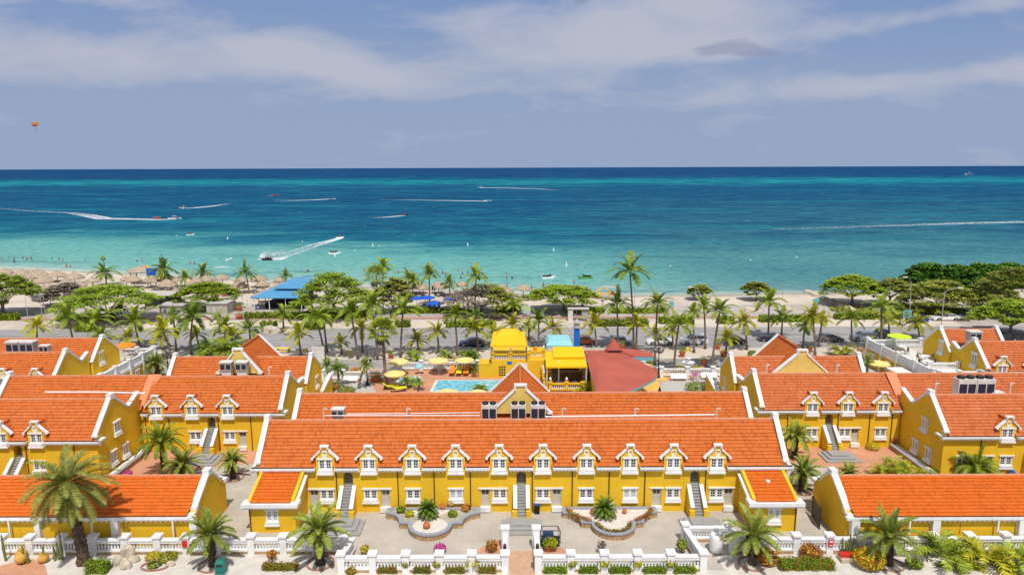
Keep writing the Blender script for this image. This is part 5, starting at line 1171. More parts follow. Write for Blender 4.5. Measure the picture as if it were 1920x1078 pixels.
b = MB(); b.add([(3.5, 17.7, 4.51), (5.7, 17.7, 4.51), (5.7, 19.5, 4.51), (3.5, 19.5, 4.51), (4.6, 18.6, 6.3)], [(0, 1, 4), (1, 2, 4), (2, 3, 4), (3, 0, 4)]); b.build('cupola', 'redroof', rr)
# terrace curve of yellow paving beside it
px('yellow_paving', [(1175, 735), (1190, 714), (1222, 704), (1236, 715), (1240, 735)], .018, M['canvasfloor'] if 'canvasfloor' in M else mat('yellow_floor', (.70, .45, .12), .9, .1, 1)).location.z = 0
px('yellow_step', [(1222, 712), (1228, 697), (1246, 697), (1252, 714)], .022, bpy.data.materials['yellow_floor'])
# blue lighthouse column
t = thing('lantern_column', 'tall blue column with a pale lantern top by the road', 'column', (10.95, 112.5, 0))
b = MB(); b.box(-.45, .45, -.45, .45, 0, 5.3); b.build('shaft', 'blue', t); b = MB(); b.lathe([(.72, 5.3), (.72, 5.42), (.5, 5.44), (.48, 6.1)], n=8); b.build('gallery', 'stonegrey', t); b = MB(); b.lathe([(.62, 6.1), (.55, 6.3), (.3, 6.55), (.05, 6.8)], n=8); b.build('dome', 'steelbox', t)

for i, (x, y) in enumerate(((60.6, 103.2), (62.3, 99.6), (61.0, 96.9))):
    dtable(x, y, 3.1, ['brown table in front of the lime parasol on the right terrace', 'white table in the middle of the right terrace', 'white table nearest the stair on the right terrace'][i], ('wood', 'white_clean', 'white_clean')[i], 1.3)
    for s in (-1, 1): CD.put(None, (x + s * .95, y, 3.1), R(-90) * s, 1.1, 'chair %s of the %s table on the right terrace' % (('left', 'right')[s > 0], ('brown', 'middle white', 'front white')[i]))
sheet('grey_garden_path', [G(a, c) for a, c in [(1232, 738), (1240, 716), (1262, 713), (1350, 713), (1352, 738)]], 0.018, 'conc')
# ================================================================ vegetation
def frond(b, o, az, el, ln, droop, nl=22, lw=.10, ll=.75, wind=(0, 0), up_=.35, seg=7, rach=.02, tint=(.2, 1.0), fold=.6, taper=True):
    """one feathered palm leaf: a drooping rachis with narrow leaflets on both sides"""
    o = Vector(o); p = Vector(o); d = Vector((cos(az) * cos(el), sin(az) * cos(el), sin(el))); pts = [p.copy()]; wv = Vector((wind[0], wind[1], 0))
    st = ln / seg
    for i in range(seg):
        d = (d + Vector((0, 0, -droop / seg)) * (1 + .7 * i / seg) + wv * (.10 * (i + 1) / seg)).normalized(); p = p + d * st; pts.append(p.copy())
    b.tint = tint[0] + .5 * (tint[1] - tint[0]); b.tube(pts, [rach * (1.6 - 1.3 * i / seg) for i in range(seg + 1)], 3, cap=False)
    for s in (-1, 1):
        for k in range(nl):
            f = .12 + .88 * (k + random.random() * .6) / nl; q = f * seg; i = min(seg - 1, int(q)); a = pts[i].lerp(pts[i + 1], q - i); t = (pts[i + 1] - pts[i]).normalized()
            sd_ = t.cross(Vector((0, 0, 1))); 
            if sd_.length < .05: sd_ = Vector((1, 0, 0))
            sd_.normalize(); nrm = sd_.cross(t)
            L_ = ll * (sin(pi * min(1, f * .92 + .1)) ** .6 * .8 + .2) * random.uniform(.85, 1.1)
            e = (sd_ * s + t * .75 + nrm * (up_ if k % 2 else up_ * .6) + wv * .35).normalized(); tip = a + e * L_ + Vector((0, 0, -fold * L_ * L_ * .45)); mid = a + e * L_ * .55
            w = t * lw * .5
            b.tint = min(1, max(0, random.uniform(*tint) * (.75 + .35 * f)))
            b.add([a - w, a + w, mid + w * .9, tip, mid - w * .9], [(0, 1, 2, 4), (4, 2, 3)])
def crown(seed, nf=20, ln=3.0, wind=(0, 0), m='leaf_g', droop=1.25, elr=(-.35, 1.25), lw=.13, ll=.85, nl=18, tint=(.1, .95), skirt=0, name='crown'):
    random.seed(seed); b = MB()
    for i in range(nf):
        f = i / nf; az = i * 2.39996 + random.uniform(-.2, .2); el = elr[1] + (elr[0] - elr[1]) * f ** .9 + random.uniform(-.12, .12)
        frond(b, (cos(az) * .1, sin(az) * .1, 0), az, el, ln * random.uniform(.85, 1.1), droop * random.uniform(.8, 1.2), nl=nl, lw=lw, ll=ll, wind=wind, tint=(tint[0], tint[1] * (1 - .35 * f)))
    for i in range(skirt):
        az = random.uniform(0, 6.28); frond(b, (cos(az) * .15, sin(az) * .15, -.2), az, -.6, ln * .6, 1.6, nl=10, lw=lw, ll=ll * .6, tint=(.7, .95))
    return b.build(name, m)
def trunkmesh(b, dx, dy, h, r0, r1, curve=.3, n=7, seg=8, m=0, flare=1.5):
    pts = []; rad = []
    for i in range(seg + 1):
        f = i / seg; pts.append((dx * (f ** (1 + curve)), dy * (f ** (1 + curve)), h * f - (.1 if i == 0 else 0))); rad.append((r0 + (r1 - r0) * f) * (1 + (flare - 1) * max(0, 1 - f * 7)))
    b.tube(pts, rad, n, m); return pts[-1]
# shared crowns -----------------------------------------------------------------
CW_ = {}
def crown_proto(kind, var):
    k = (kind, var)
    if k in CW_: return CW_[k]
    w = {0: (0, .0), 1: (.9, .2), 2: (-.9, .2)}[var % 3]
    sd_ = 100 + var * 7 + {'g': 0, 'y': 31, 'd': 57}[kind]
    o = crown(sd_, 15 + var % 3, 3.0, w, {'g': 'leaf_g', 'y': 'leaf_y', 'd': 'leaf_d'}[kind], 1.2, (.02, 1.45), lw=.18, ll=.8)
    CW_[k] = Proto(o); return CW_[k]
M['cbark'] = mat('coconut_bark', (.22, .17, .135), .95, .35, 6, .5, 20)
def coco(bx, by, cx_, cy_, rpx, kind, wind, lab, group, extra=None):
    base = G(bx, by, 0); top = GY(cx_, cy_ + rpx * .12, base.y)
    if top.z < .8: top.z = .8
    t = thing('palm_tree', lab, 'palm tree', base, 0, group)
    b = MB(); e = trunkmesh(b, top.x - base.x, random.uniform(-.3, .3), top.z - .0, .20, .13, random.uniform(.2, .8)); b.build('trunk', 'cbark', t, True)
    s = rpx / 1280 * base.y / 2.5; var = {0: random.choice((0, 3)), 1: random.choice((1, 4)), -1: random.choice((2, 5))}[wind]
    p = crown_proto(kind, var); c = p.put(t, e, random.uniform(-.35, .35) + (random.uniform(0, 6.28) if wind == 0 else 0), s)
    c['label'] = {'g': 'green', 'y': 'yellowing', 'd': 'dark green'}[kind] + ' crown of arching feathered leaves'
    return t
# (base x, base y, crown x, crown y, crown radius) in photo pixels, kind, wind, label
PALMS = [
 (200, 535, 197, 510, 26, 'd', 0, 'beach palm with a brown skirt of dead leaves among the left thatched shades'),
 (312, 541, 307, 503, 25, 'd', 0, 'slim beach palm just right of the large thatched hut with flags'),
 (347, 537, 347, 520, 17, 'g', 0, 'short beach palm between two taller ones above the flat-topped tree'),
 (381, 530, 380, 510, 20, 'd', 0, 'beach palm above the flat-topped tree left of the blue roof'),
 (467, 550, 461, 510, 21, 'd', 0, 'thin leaning beach palm among thatched shades left of the blue roof'),
 (537, 540, 535, 517, 15, 'd', 0, 'short beach palm just behind the blue roof'),
 (718, 545, 718, 500, 22, 'g', 0, 'tall beach palm behind the shaggy fan palm right of the big acacia'),
 (767, 552, 766, 520, 21, 'g', 0, 'left palm of the close pair above the blue beach parasols'),
 (774, 556, 774, 524, 17, 'g', 0, 'right palm of the close pair above the blue beach parasols'),
 (806, 574, 805, 513, 23, 'g', 0, 'tall beach palm with a white painted trunk beside the blue parasols'),
 (844, 555, 842, 530, 18, 'g', 0, 'short beach palm left of the half-bare tree'),
 (891, 597, 893, 516, 24, 'g', 0, 'tall palm rising through the half-bare tree'),
 (1188, 658, 1181, 506, 38, 'd', 0, 'tallest palm of all, standing against the sea right of the centre'),
 (70, 645, 68, 612, 26, 'y', 1, 'yellow palm behind the far left roof'),
 (139, 650, 128, 594, 34, 'g', 0, 'large palm behind the far left roof, its trunk leaning left'),
 (187, 642, 178, 597, 28, 'g', 0, 'palm in front of the wide green tree on the left'),
 (193, 655, 190, 628, 25, 'g', 0, 'low palm behind the peak of the far left gable'),
 (230, 605, 226, 578, 19, 'd', 0, 'young palm in front of the wide green tree, its leaves upright'),
 (262, 652, 250, 602, 32, 'g', 0, 'palm above the left terrace with a dark curved trunk'),
 (240, 660, 240, 632, 24, 'y', 0, 'low yellow palm behind the left terrace'),
 (304, 655, 301, 632, 22, 'y', 0, 'low yellow palm between the leaning palms right of the left terrace'),
 (321, 673, 307, 617, 32, 'y', 0, 'yellow palm whose trunk leans left over the sandy walk near the left lamp'),
 (331, 663, 325, 594, 22, 'd', 0, 'dark palm in front of the grey hut on the left'),
 (358, 664, 361, 592, 38, 'd', 1, 'windswept dark palm with a thick pale trunk left of the tall cross roof'),
 (373, 652, 368, 626, 22, 'y', 0, 'small yellow palm right of the thick pale trunk'),
 (412, 625, 411, 596, 17, 'g', 0, 'young palm in front of the right grey hut'),
 (422, 640, 420, 612, 27, 'g', 0, 'green palm in front of the right grey hut, behind the yellow ones'),
 (438, 655, 434, 628, 25, 'y', 0, 'low yellow palm behind the left cross roof'),
 (470, 645, 467, 614, 26, 'd', 0, 'dark palm whose crown touches the left slope of the cross roof'),
 (532, 621, 530, 588, 22, 'g', 0, 'young palm on the median in front of the blue roof'),
 (564, 666, 559, 624, 26, 'y', 0, 'yellow palm right of the tall cross roof on the left'),
 (609, 676, 592, 592, 33, 'g', 0, 'tall palm with a dark trunk bending left in front of the big acacia'),
 (613, 661, 606, 592, 27, 'g', 1, 'palm right behind the bending dark trunk, leaves blown right'),
 (641, 664, 639, 640, 19, 'y', 0, 'small bright yellow palm by the near kerb left of the fan palm'),
 (671, 674, 658, 582, 33, 'g', 1, 'tall windswept palm with a dark trunk right of the big acacia'),
 (680, 660, 677, 614, 25, 'y', 0, 'yellow palm with hanging leaves just left of the fan palm'),
 (708, 675, 697, 570, 34, 'g', 1, 'tall windswept palm directly behind the fan palm'),
 (751, 670, 756, 577, 32, 'g', 0, 'tall palm with a pale curving trunk beside the brick crossing'),
 (785, 660, 782, 636, 24, 'y', 0, 'low yellow palm on the walk right of the brick crossing'),
 (823, 661, 820, 620, 25, 'y', 0, 'yellow palm between the cream parasols and the road'),
 (858, 666, 853, 589, 28, 'g', 0, 'tall slim palm standing left of the dark navy car'),
 (897, 658, 893, 616, 26, 'y', 0, 'yellow palm in front of the dark navy car'),
 (887, 620, 892, 590, 18, 'd', 0, 'small palm at the foot of the half-bare tree, behind the yellow one'),
 (935, 648, 927, 624, 24, 'y', 0, 'low yellow palm left of the dome awning'),
 (963, 600, 962, 572, 17, 'g', 0, 'young palm on the median left of the map board'),
 (961, 640, 961, 608, 26, 'y', 0, 'yellow palm directly behind the dome awning'),
 (992, 638, 991, 612, 18, 'y', 0, 'small upright palm between the dome awning and the blue awning'),
 (1010, 651, 1010, 599, 25, 'd', 0, 'dark palm with a black straight trunk between the two upper awnings'),
 (1038, 640, 1037, 612, 25, 'y', 0, 'yellow palm directly behind the pale blue awning'),
 (1118, 650, 1115, 606, 27, 'y', 0, 'yellow palm standing right of the orange car'),
 (1158, 655, 1157, 567, 30, 'd', 0, 'tall slim palm with a dark trunk beside the silver hatchback'),
 (1193, 657, 1194, 607, 25, 'y', 0, 'yellow palm right behind the tallest palm'),
 (1227, 688, 1232, 567, 30, 'g', 0, 'tall green palm rising beside the lamp at the right of the red roof'),
 (1238, 662, 1230, 626, 20, 'y', 0, 'low yellow palm over the bonnet of the white sedan'),
 (1263, 699, 1272, 607, 30, 'g', 0, 'tall palm leaning right in front of the white sedan'),
 (1262, 655, 1261, 621, 17, 'y', 0, 'small yellow palm over the boot of the white sedan'),
 (1301, 661, 1299, 585, 21, 'g', 0, 'slim straight palm in front of the white off-roader door'),
 (1322, 654, 1319, 572, 23, 'g', 0, 'slim straight palm in front of the white off-roader rear wheel'),
 (1333, 698, 1349, 580, 32, 'g', 0, 'tall palm with a strongly right-leaning trunk beside the fountain'),
 (1360, 679, 1363, 631, 24, 'y', 0, 'palm with a hanging yellow leaf beside the dark hatchback'),
 (1400, 655, 1394, 603, 27, 'y', -1, 'yellow windswept palm right of the dark hatchback'),
 (1440, 634, 1442, 564, 30, 'g', 0, 'large palm right of the sandy beach gap near the right hedge'),
 (1465, 632, 1466, 595, 23, 'g', 0, 'small green palm between the large palm and the yellow pair'),
 (1505, 654, 1508, 611, 22, 'd', -1, 'dark palm blown left behind the right cross roof'),
 (1528, 666, 1525, 592, 29, 'y', -1, 'tall yellow palm blown left, front one of a pair'),
 (1535, 651, 1541, 598, 20, 'y', 0, 'short yellow palm, rear one of the windswept pair'),
 (1596, 650, 1595, 594, 25, 'g', 0, 'palm between the grey sedan and the grey off-roader'),
 (1651, 657, 1651, 573, 30, 'g', -1, 'tall palm blown left in front of the grey off-roader'),
 (1667, 634, 1666, 600, 24, 'y', 0, 'palm with drooping yellow leaves behind the lime parasol'),
 (1687, 609, 1687, 580, 17, 'd', 0, 'small dark palm left of the turquoise signboard'),
 (1723, 634, 1720, 604, 27, 'y', -1, 'yellow palm in front of the dark blue hatchback'),
 (1637, 675, 1637, 642, 16, 'g', 0, 'small palm left of the right terrace'),
 (1625, 706, 1625, 674, 14, 'g', 0, 'small bushy palm right behind the right cross-roofed wing'),
 (673, 728, 685, 684, 17, 'g', 0, 'pool garden palm with a pale slanting trunk left of the lamp'),
 (636, 726, 633, 690, 19, 'd', 0, 'dark pool garden palm left of the benches'),
 (618, 726, 614, 684, 18, 'd', 0, 'leftmost dark pool garden palm beside the yellow gable'),
 (786, 731, 786, 713, 12, 'g', 0, 'small potted palm right of the round pool'),
 (762, 730, 760, 714, 12, 'g', 0, 'small palm in front of the round pool'),
]
for q in PALMS: random.seed(q[0] * 31 + q[1]); coco(*q, 'coconut palms along the beach road')
# areca style clumps ------------------------------------------------------------
def clumpp(seed, m='leaf_g', n=26, ln=1.6, ll=.5):
    random.seed(seed); b = MB()
    for i in range(n):
        az = random.uniform(0, 6.28); r = random.uniform(0, .5); frond(b, (cos(az) * r, sin(az) * r, random.uniform(0, .6)), az, random.uniform(.5, 1.35), ln * random.uniform(.7, 1.1), 1.5, nl=11, lw=.10, ll=ll, tint=(.15, 1))
    return b.build('palm_bush', m)
CLP = [Proto(clumpp(1)), Proto(clumpp(2, 'leaf_y')), Proto(clumpp(3, 'leaf_d', 34))]
def bush(k, x, y, s, lab, cat='palm bush', group=None, z=0):
    o = CLP[k].put(None, G(x, y, z), random.uniform(0, 6), s); tag(o, lab, cat)
    return o
for k, x, y, s, lab in ((0, 1770, 1052, 1.45, 'bushy feather palm clump left of three at the bottom right wall'), (1, 1848, 1058, 1.5, 'bushy feather palm clump, middle of three at the bottom right wall'), (0, 1912, 1062, 1.35, 'bushy feather palm clump at the bottom right corner'),
    (1, 1655, 893, 1.0, 'left feather palm clump behind the bottom right arcade roof'), (0, 1682, 890, 1.2, 'middle feather palm clump behind the bottom right arcade roof'), (1, 1708, 897, 1.1, 'right feather palm clump behind the bottom right arcade roof'),
    (2, 392, 664, 1.9, 'left dark palm clump behind the left cross-roofed wing'), (0, 418, 666, 2.0, 'middle bright palm clump behind the left cross-roofed wing'), (2, 440, 662, 1.7, 'right dark palm clump behind the left cross-roofed wing'),
    (1, 1579, 668, 1.6, 'bright round palm clump behind the right cross-roofed wing'), (0, 776, 676, 1.2, 'palm clump right behind the cream parasol at the stair'), (0, 835, 671, 1.0, 'low palm clump between two cream parasols'), (2, 880, 676, 1.5, 'dark palm clump behind the parasol with a yellow panel'),
    (1, 846, 689, .9, 'small yellow palm clump left of the orange lounger'), (0, 890, 694, 1.1, 'palm clump left of the yellow lattice wall'), (0, 770, 722, .9, 'palm clump in front of the round wading pool'), (2, 900, 733, .8, 'small dark palm clump at the near pool edge by the cross roof'),
    (2, 1215, 688, .9, 'spiky dark plant right of the red side roof'), (0, 293, 706, .9, 'feathery plant at the foot of the palm by the left terrace'), (1, 1098, 736, 1.1, 'yellow-green palm clump right of the cafe table under the red roof')):
    random.seed(int(x)); bush(k, x, y, s, lab)
# fan palm by the pool and on the beach -------------------------------------------
def fanleaf(b, o, az, el, ln, r):
    d = Vector((cos(az) * cos(el), sin(az) * cos(el), sin(el))); o = Vector(o); c = o + d * ln; b.tint = .5; b.tube([o, c], .025, 3, cap=False)
    sd_ = d.cross(Vector((0, 0, 1))).normalized(); n = 16
    for i in range(n):
        a = (i / (n - 1) - .5) * 4.0; e = d * cos(a) + sd_ * sin(a); tip = c + e * r * random.uniform(.85, 1.05) + Vector((0, 0, -.25 * r)); w = (d * -sin(a) + sd_ * cos(a)) * .10
        b.tint = random.uniform(.15, .95); b.add([c, c + e * r * .55 - w, tip, c + e * r * .55 + w], [(0, 1, 2, 3)])
def fanpalm(bx, by, cx_, cy_, s, lab, skirt=12):
    base = G(bx, by); top = GY(cx_, cy_, base.y); t = thing('fan_palm', lab, 'fan palm', base); random.seed(int(bx)); b = MB(); e = trunkmesh(b, top.x - base.x, 0, top.z, .24, .2, .2, 9); b.build('trunk', M['reddishbark'], t, True)
    b = MB()
    for i in range(26): fanleaf(b, e, i * 2.4, 1.3 - 1.7 * i / 26, 1.1 * s, .95 * s)
    b.build('crown', 'leaf_g', t)
    b = MB()
    for i in range(skirt): fanleaf(b, (e[0], e[1], e[2] - .3), i * 2.1, -1.0, .7 * s, .7 * s)
    b.build('dead_leaves', 'twig', t)
M['reddishbark'] = mat('fan_palm_bark', (.26, .16, .12), .95, .35, 5, .6, 14)
fanpalm(724, 728, 717, 622, 1.35, 'tall fan palm rising from the pool deck behind the main ridge')
fanpalm(708, 556, 705, 518, 1.9, 'shaggy fan palm with dead leaves on the beach right of the big acacia', 22)
# date palms ----------------------------------------------------------------------
def datetrunk(t, top, r0, r1, h, bulge=True, m='datebark'):
    b = MB(); n = 11; seg = 26; vs = []
    for i in range(seg + 1):
        f = i / seg; c = Vector((top.x * f ** 1.3, top.y * f ** 1.3, h * f)); r = r0 + (r1 - r0) * f
        if bulge: r *= 1 + .55 * max(0, (f - .55) / .45) ** 1.5
        r *= 1.0 + (.10 if i % 2 else -.06) + (.35 * max(0, 1 - f * 9))
        for j in range(n):
            a = 2 * pi * (j + .5 * (i % 2)) / n; vs.append(c + Vector((cos(a), sin(a), 0)) * r * random.uniform(.92, 1.1))
    b.add(vs, [(i * n + j, i * n + (j + 1) % n, (i + 1) * n + (j + 1) % n, (i + 1) * n + j) for i in range(seg) for j in range(n)] + [tuple(range(seg * n, seg * n + n))])
    b.tint = .5
    for k in range(90):      # leaf stubs
        f = random.uniform(.25, 1.0); a = random.uniform(0, 6.28); c = Vector((top.x * f ** 1.3, top.y * f ** 1.3, h * f)); r = (r0 + (r1 - r0) * f) * (1 + .55 * max(0, (f - .55) / .45) ** 1.5 if bulge else 1) * 1.02
        d = Vector((cos(a), sin(a), 0)); p = c + d * r * .95; s_ = Vector((-d.y, d.x, 0)) * .055
        b.add([p - s_, p + s_, p + d * .16 + Vector((0, 0, .16)) + s_ * .6, p + d * .16 + Vector((0, 0, .16)) - s_ * .6], [(0, 1, 2, 3)])
    b.build('trunk', m, t)
def datepalm(bx, by, cx_, cy_, rpx, lab, nf=27, m='leaf_date', r0=.27, r1=.36, droop=.95, wind=(0, 0), elr=(-.12, 1.42), ring=True, dates=False, lab2=None, ll=.42, nl=52, lw=.055):
    base = G(bx, by); top = GY(cx_, cy_ + rpx * (.30 if nf < 45 else .02), base.y); random.seed(int(bx * 7)); t = thing('date_palm', lab, 'date palm', base)
    tp = Vector((top.x - base.x, random.uniform(-.1, .1), 0)); h = top.z - .15; datetrunk(t, tp, r0, r1, h)
    ln = rpx / 1280 * base.y * 1.15; b = MB()
    for i in range(nf):
        f = i / nf; az = i * 2.39996 + random.uniform(-.15, .15); el = elr[1] + (elr[0] - elr[1]) * f + random.uniform(-.1, .1)
        frond(b, (tp.x + cos(az) * .15, tp.y + sin(az) * .15, h), az, el, ln * random.uniform(.85, 1.08), droop * random.uniform(.8, 1.2), nl=nl, lw=lw, ll=ll * ln / 2.2, wind=wind, up_=.5, tint=(.1, 1 - .3 * f), fold=.25)
    b.build('crown', m, t)
    if dates:
        b = MB(); b.tint = .9
        for i in range(60): a = random.uniform(0, 6.28); r = random.uniform(.2, .8); b.lathe([(.05, 0), (.09, .05), (.03, .12)], (tp.x + r * cos(a), tp.y + r * sin(a), h + random.uniform(-.35, .3)), 5)
        b.build('date_clusters', M['datefruit'], t)
    if ring:
        b = MB(); n = 20
        for k in range(n):
            a, c = 2 * pi * k / n, 2 * pi * (k + .9) / n; b.prism([(1.0 * cos(a), 1.0 * sin(a), 0.012), (1.12 * cos(a), 1.12 * sin(a), 0.012), (1.12 * cos(c), 1.12 * sin(c), 0.012), (1.0 * cos(c), 1.0 * sin(c), 0.012)], (0, 0, .12))
        b.build('brick_edging', 'brickred', t)
    return t
M['datefruit'] = mat('orange_dates', (.55, .26, .03), .6, .2, 5)
datepalm(158, 1056, 126, 902, 80, 'huge windswept date palm with orange fruit at the bottom left', 48, 'leaf_dry', .42, .38, 1.1, (.9, .25), (-.7, 1.3), False, True, nl=74, ll=.42, lw=.05)
datepalm(398, 1060, 392, 985, 50, 'date palm next to the green litter bin at the bottom left')
datepalm(601, 1056, 597, 975, 56, 'date palm with a swollen trunk in front of the left wing', 26, 'leaf_date', .32, .46, lw=.07)
datepalm(1410, 1057, 1412, 985, 56, 'date palm in front of the right wing beside the white gas tank')
datepalm(1667, 1058, 1668, 985, 58, 'date palm in front of the bottom right arcade', 28)
datepalm(437, 896, 435, 852, 27, 'small date palm alone on the paving left of the ten-dormer row', 24)
datepalm(342, 900, 342, 857, 36, 'squat date palm on the terracotta plaza behind the bottom left arcade roof', 32, ring=False)
datepalm(306, 893, 300, 813, 44, 'tall ragged date palm beside the left end wall', 34, 'leaf_g', .16, .14, ring=False, droop=1.3)
datepalm(1502, 920, 1507, 872, 36, 'date palm on the paving right of the right wing', 30)
datepalm(1489, 858, 1491, 805, 34, 'date palm close to the facade behind the right end of the main row', 32, ring=False, droop=1.3)
datepalm(1586, 895, 1590, 874, 22, 'small date palm behind the peak of the bottom right arcade', 20, ring=False)
datepalm(1829, 902, 1830, 862, 46, 'feathery date palm in front of the right edge house', 40, 'leaf_g', ring=False, droop=1.5)
datepalm(297, 712, 292, 672, 24, 'date palm between the left terrace and the lamp', 30, ring=False)
def cycad(x, y, s, lab, seed):
    random.seed(seed); p = G(x, y, .5); t = thing('cycad', lab, 'cycad', p); b = MB(); b.lathe([(.22, 0), (.26, .3), (.2, .7), (.08, .8)], n=9); b.build('trunk', 'datebark', t); b = MB()
    for i in range(48): frond(b, (0, 0, .75), i * 2.4, 1.35 - 1.5 * i / 48, s * random.uniform(.9, 1.05), .9, nl=24, lw=.05, ll=.28, tint=(.05, .7), up_=.4, fold=.2)
    b.build('crown', 'leaf_d', t)
cycad(803, 970, 1.15, 'cycad in the middle of the left lobed planter', 5); cycad(1134, 968, 1.35, 'cycad in the middle of the right lobed planter', 6)
# broad-leaved trees ---------------------------------------------------------------
def leafcloud(b, c, rad, n, size, tint=(.1, .9), flat=.35, updir=True):
    for i in range(n):
        a = random.uniform(0, 6.28); r = math.sqrt(random.random()); z = random.uniform(-1, 1)
        p = Vector((c[0] + rad[0] * r * cos(a), c[1] + rad[1] * r * sin(a), c[2] + rad[2] * z * (1 - .6 * r * r)))
        s = size * random.uniform(.6, 1.3); nrm = Vector((random.gauss(0, flat), random.gauss(0, flat), 1)).normalized(); u = nrm.orthogonal().normalized(); u = Matrix.Rotation(random.uniform(0, 6.28), 3, nrm) @ u; v = nrm.cross(u)
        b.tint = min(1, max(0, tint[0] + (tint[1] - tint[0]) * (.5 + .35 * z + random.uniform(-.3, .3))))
        b.add([p - u * s - v * s * .35, p + u * s * .2 - v * s * .5, p + u * s + v * s * .2, p - u * s * .1 + v * s * .55], [(0, 1, 2, 3)])
def acacia(cx_, by, w_px, top_px, lab, m='leaf_ac', seed=1, density=1.0, name='acacia_tree', bare=None, thick=.19, size=.30, depthf=.85, flat=.3, lean=0, low=.35, kind_='acacia tree', trunks=1, bark='palebark'):
    base = G(cx_, by); W_ = w_px / 1280 * base.y / 2 * 1.02; top = GY(cx_, top_px, base.y + W_ * .15); H_ = max(2.0, top.z); random.seed(seed)
    t = thing(name, lab, kind_, base); tb = MB(); nb = 9
    cl = []
    k = int(70 * density)
    for i in range(k):
        f = math.sqrt((i + .5) / k); a = i * 2.39996 + random.uniform(-.2, .2); x = W_ * f * cos(a); y = W_ * depthf * f * sin(a); z = H_ * (1 - (1 - low) * f ** 2.2) * random.uniform(.86, 1.0) - .2 * H_ * (0 if random.random() > .3 else random.random()); x *= random.uniform(.92, 1.12)
        cl.append((x, y, z, f))
    root = Vector((lean, 0, 0)); fork = Vector((lean * .5, 0, H_ * .28))
    tb.tube([root, (root + fork) / 2 + Vector((.08 * W_ * random.uniform(-.5, .5), 0, 0)), fork], [.09 * H_ * .6 + .08, .06 * H_ * .6 + .05, .05 * H_ * .6 + .04], 8)
    for i in range(nb):
        c = cl[int((i + .5) * len(cl) / nb) % len(cl)]; a = 2 * pi * i / nb; e = Vector((W_ * .75 * cos(a), W_ * .7 * depthf * sin(a), H_ * (low + .38) * .85)); mid = fork.lerp(e, .5) + Vector((0, 0, -.05 * H_)) ; tb.tube([fork, mid, e], [.035 * H_ * .6 + .03, .05, .02], 5)
        for q in range(3):
            e2 = e + Vector((random.uniform(-.25, .25) * W_, random.uniform(-.2, .2) * W_, .1 * H_)); tb.tube([mid.lerp(e, .4 + .2 * q), e2], [.035, .012], 4)
    tb.build('trunk', bark, t)
    b = MB(); bb = MB()
    for x, y, z, f in cl:
        target = b
        if bare and bare(x / W_, y / W_): target = bb
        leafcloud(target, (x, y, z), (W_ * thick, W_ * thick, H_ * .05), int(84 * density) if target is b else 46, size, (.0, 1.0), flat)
    b.build('crown', m, t)
    if bb.v: bb.build('bare_branches', 'twig', t)
    return t
TR = [
 (8, 592, 120, 512, 'bright green acacia cut by the left edge', 'leaf_ac', 1), (203, 604, 170, 534, 'wide green acacia on the left behind the palms', 'leaf_ac', 2), (392, 578, 112, 529, 'flat-topped dark-limbed acacia above the grey huts', 'leaf_ac', 3),
 (626, 594, 140, 507, 'big domed acacia right of the blue roof', 'leaf_ac', 4), (738, 588, 66, 520, 'loose green tree behind the windswept palms', 'leaf_olive', 5), (1056, 584, 124, 532, 'umbrella-shaped acacia alone on the beach in the middle', 'leaf_ac', 7),
 (1310, 562, 42, 533, 'small round tree by the waterline with people under it', 'leaf_olive', 8), (1418, 563, 52, 526, 'small olive tree by the waterline behind the large palm', 'leaf_olive', 9), (1596, 572, 108, 515, 'wide acacia left of the tall street lamp', 'leaf_ac', 10),
 (1668, 572, 82, 521, 'acacia with grey bare twigs just left of the tall street lamp', 'leaf_olive', 11), (1757, 588, 140, 522, 'olive acacia above the white parked sedan', 'leaf_olive', 12), (1893, 592, 140, 498, 'large olive acacia near the right edge on the dune', 'leaf_olive', 14), (1893, 630, 130, 560, 'bright green acacia overhanging the far right roof', 'leaf_ac', 15)]
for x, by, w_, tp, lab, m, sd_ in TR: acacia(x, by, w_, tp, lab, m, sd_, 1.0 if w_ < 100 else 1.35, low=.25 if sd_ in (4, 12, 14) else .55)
acacia(903, 590, 138, 531, 'spreading tree with bare brown branches on its left and leaves on its right', 'leaf_olive', 6, 1.3, bare=lambda x, y: x < .15 and not (y > .3 and x > -.4))
acacia(125, 573, 80, 527, 'dry brown bushy tree among the left thatched shades', 'twig', 16, .9, kind_='dry tree', name='dry_tree')
for i, (x, by, w_, tp, lab) in enumerate(((1738, 548, 90, 493, 'dark sea-grape tree at the left end of the shore thicket'), (1790, 552, 90, 497, 'dark sea-grape tree in the middle of the shore thicket'), (1842, 545, 90, 495, 'dark sea-grape tree at the right end of the shore thicket'), (1888, 535, 80, 494, 'far sea-grape tree at the right end of the shore thicket'))):
    acacia(x, by, w_, tp, lab, 'leaf_sg', 20 + i, 1.3, name='sea_grape_tree', thick=.3, size=.55, low=.15, flat=.8, kind_='sea grape tree')
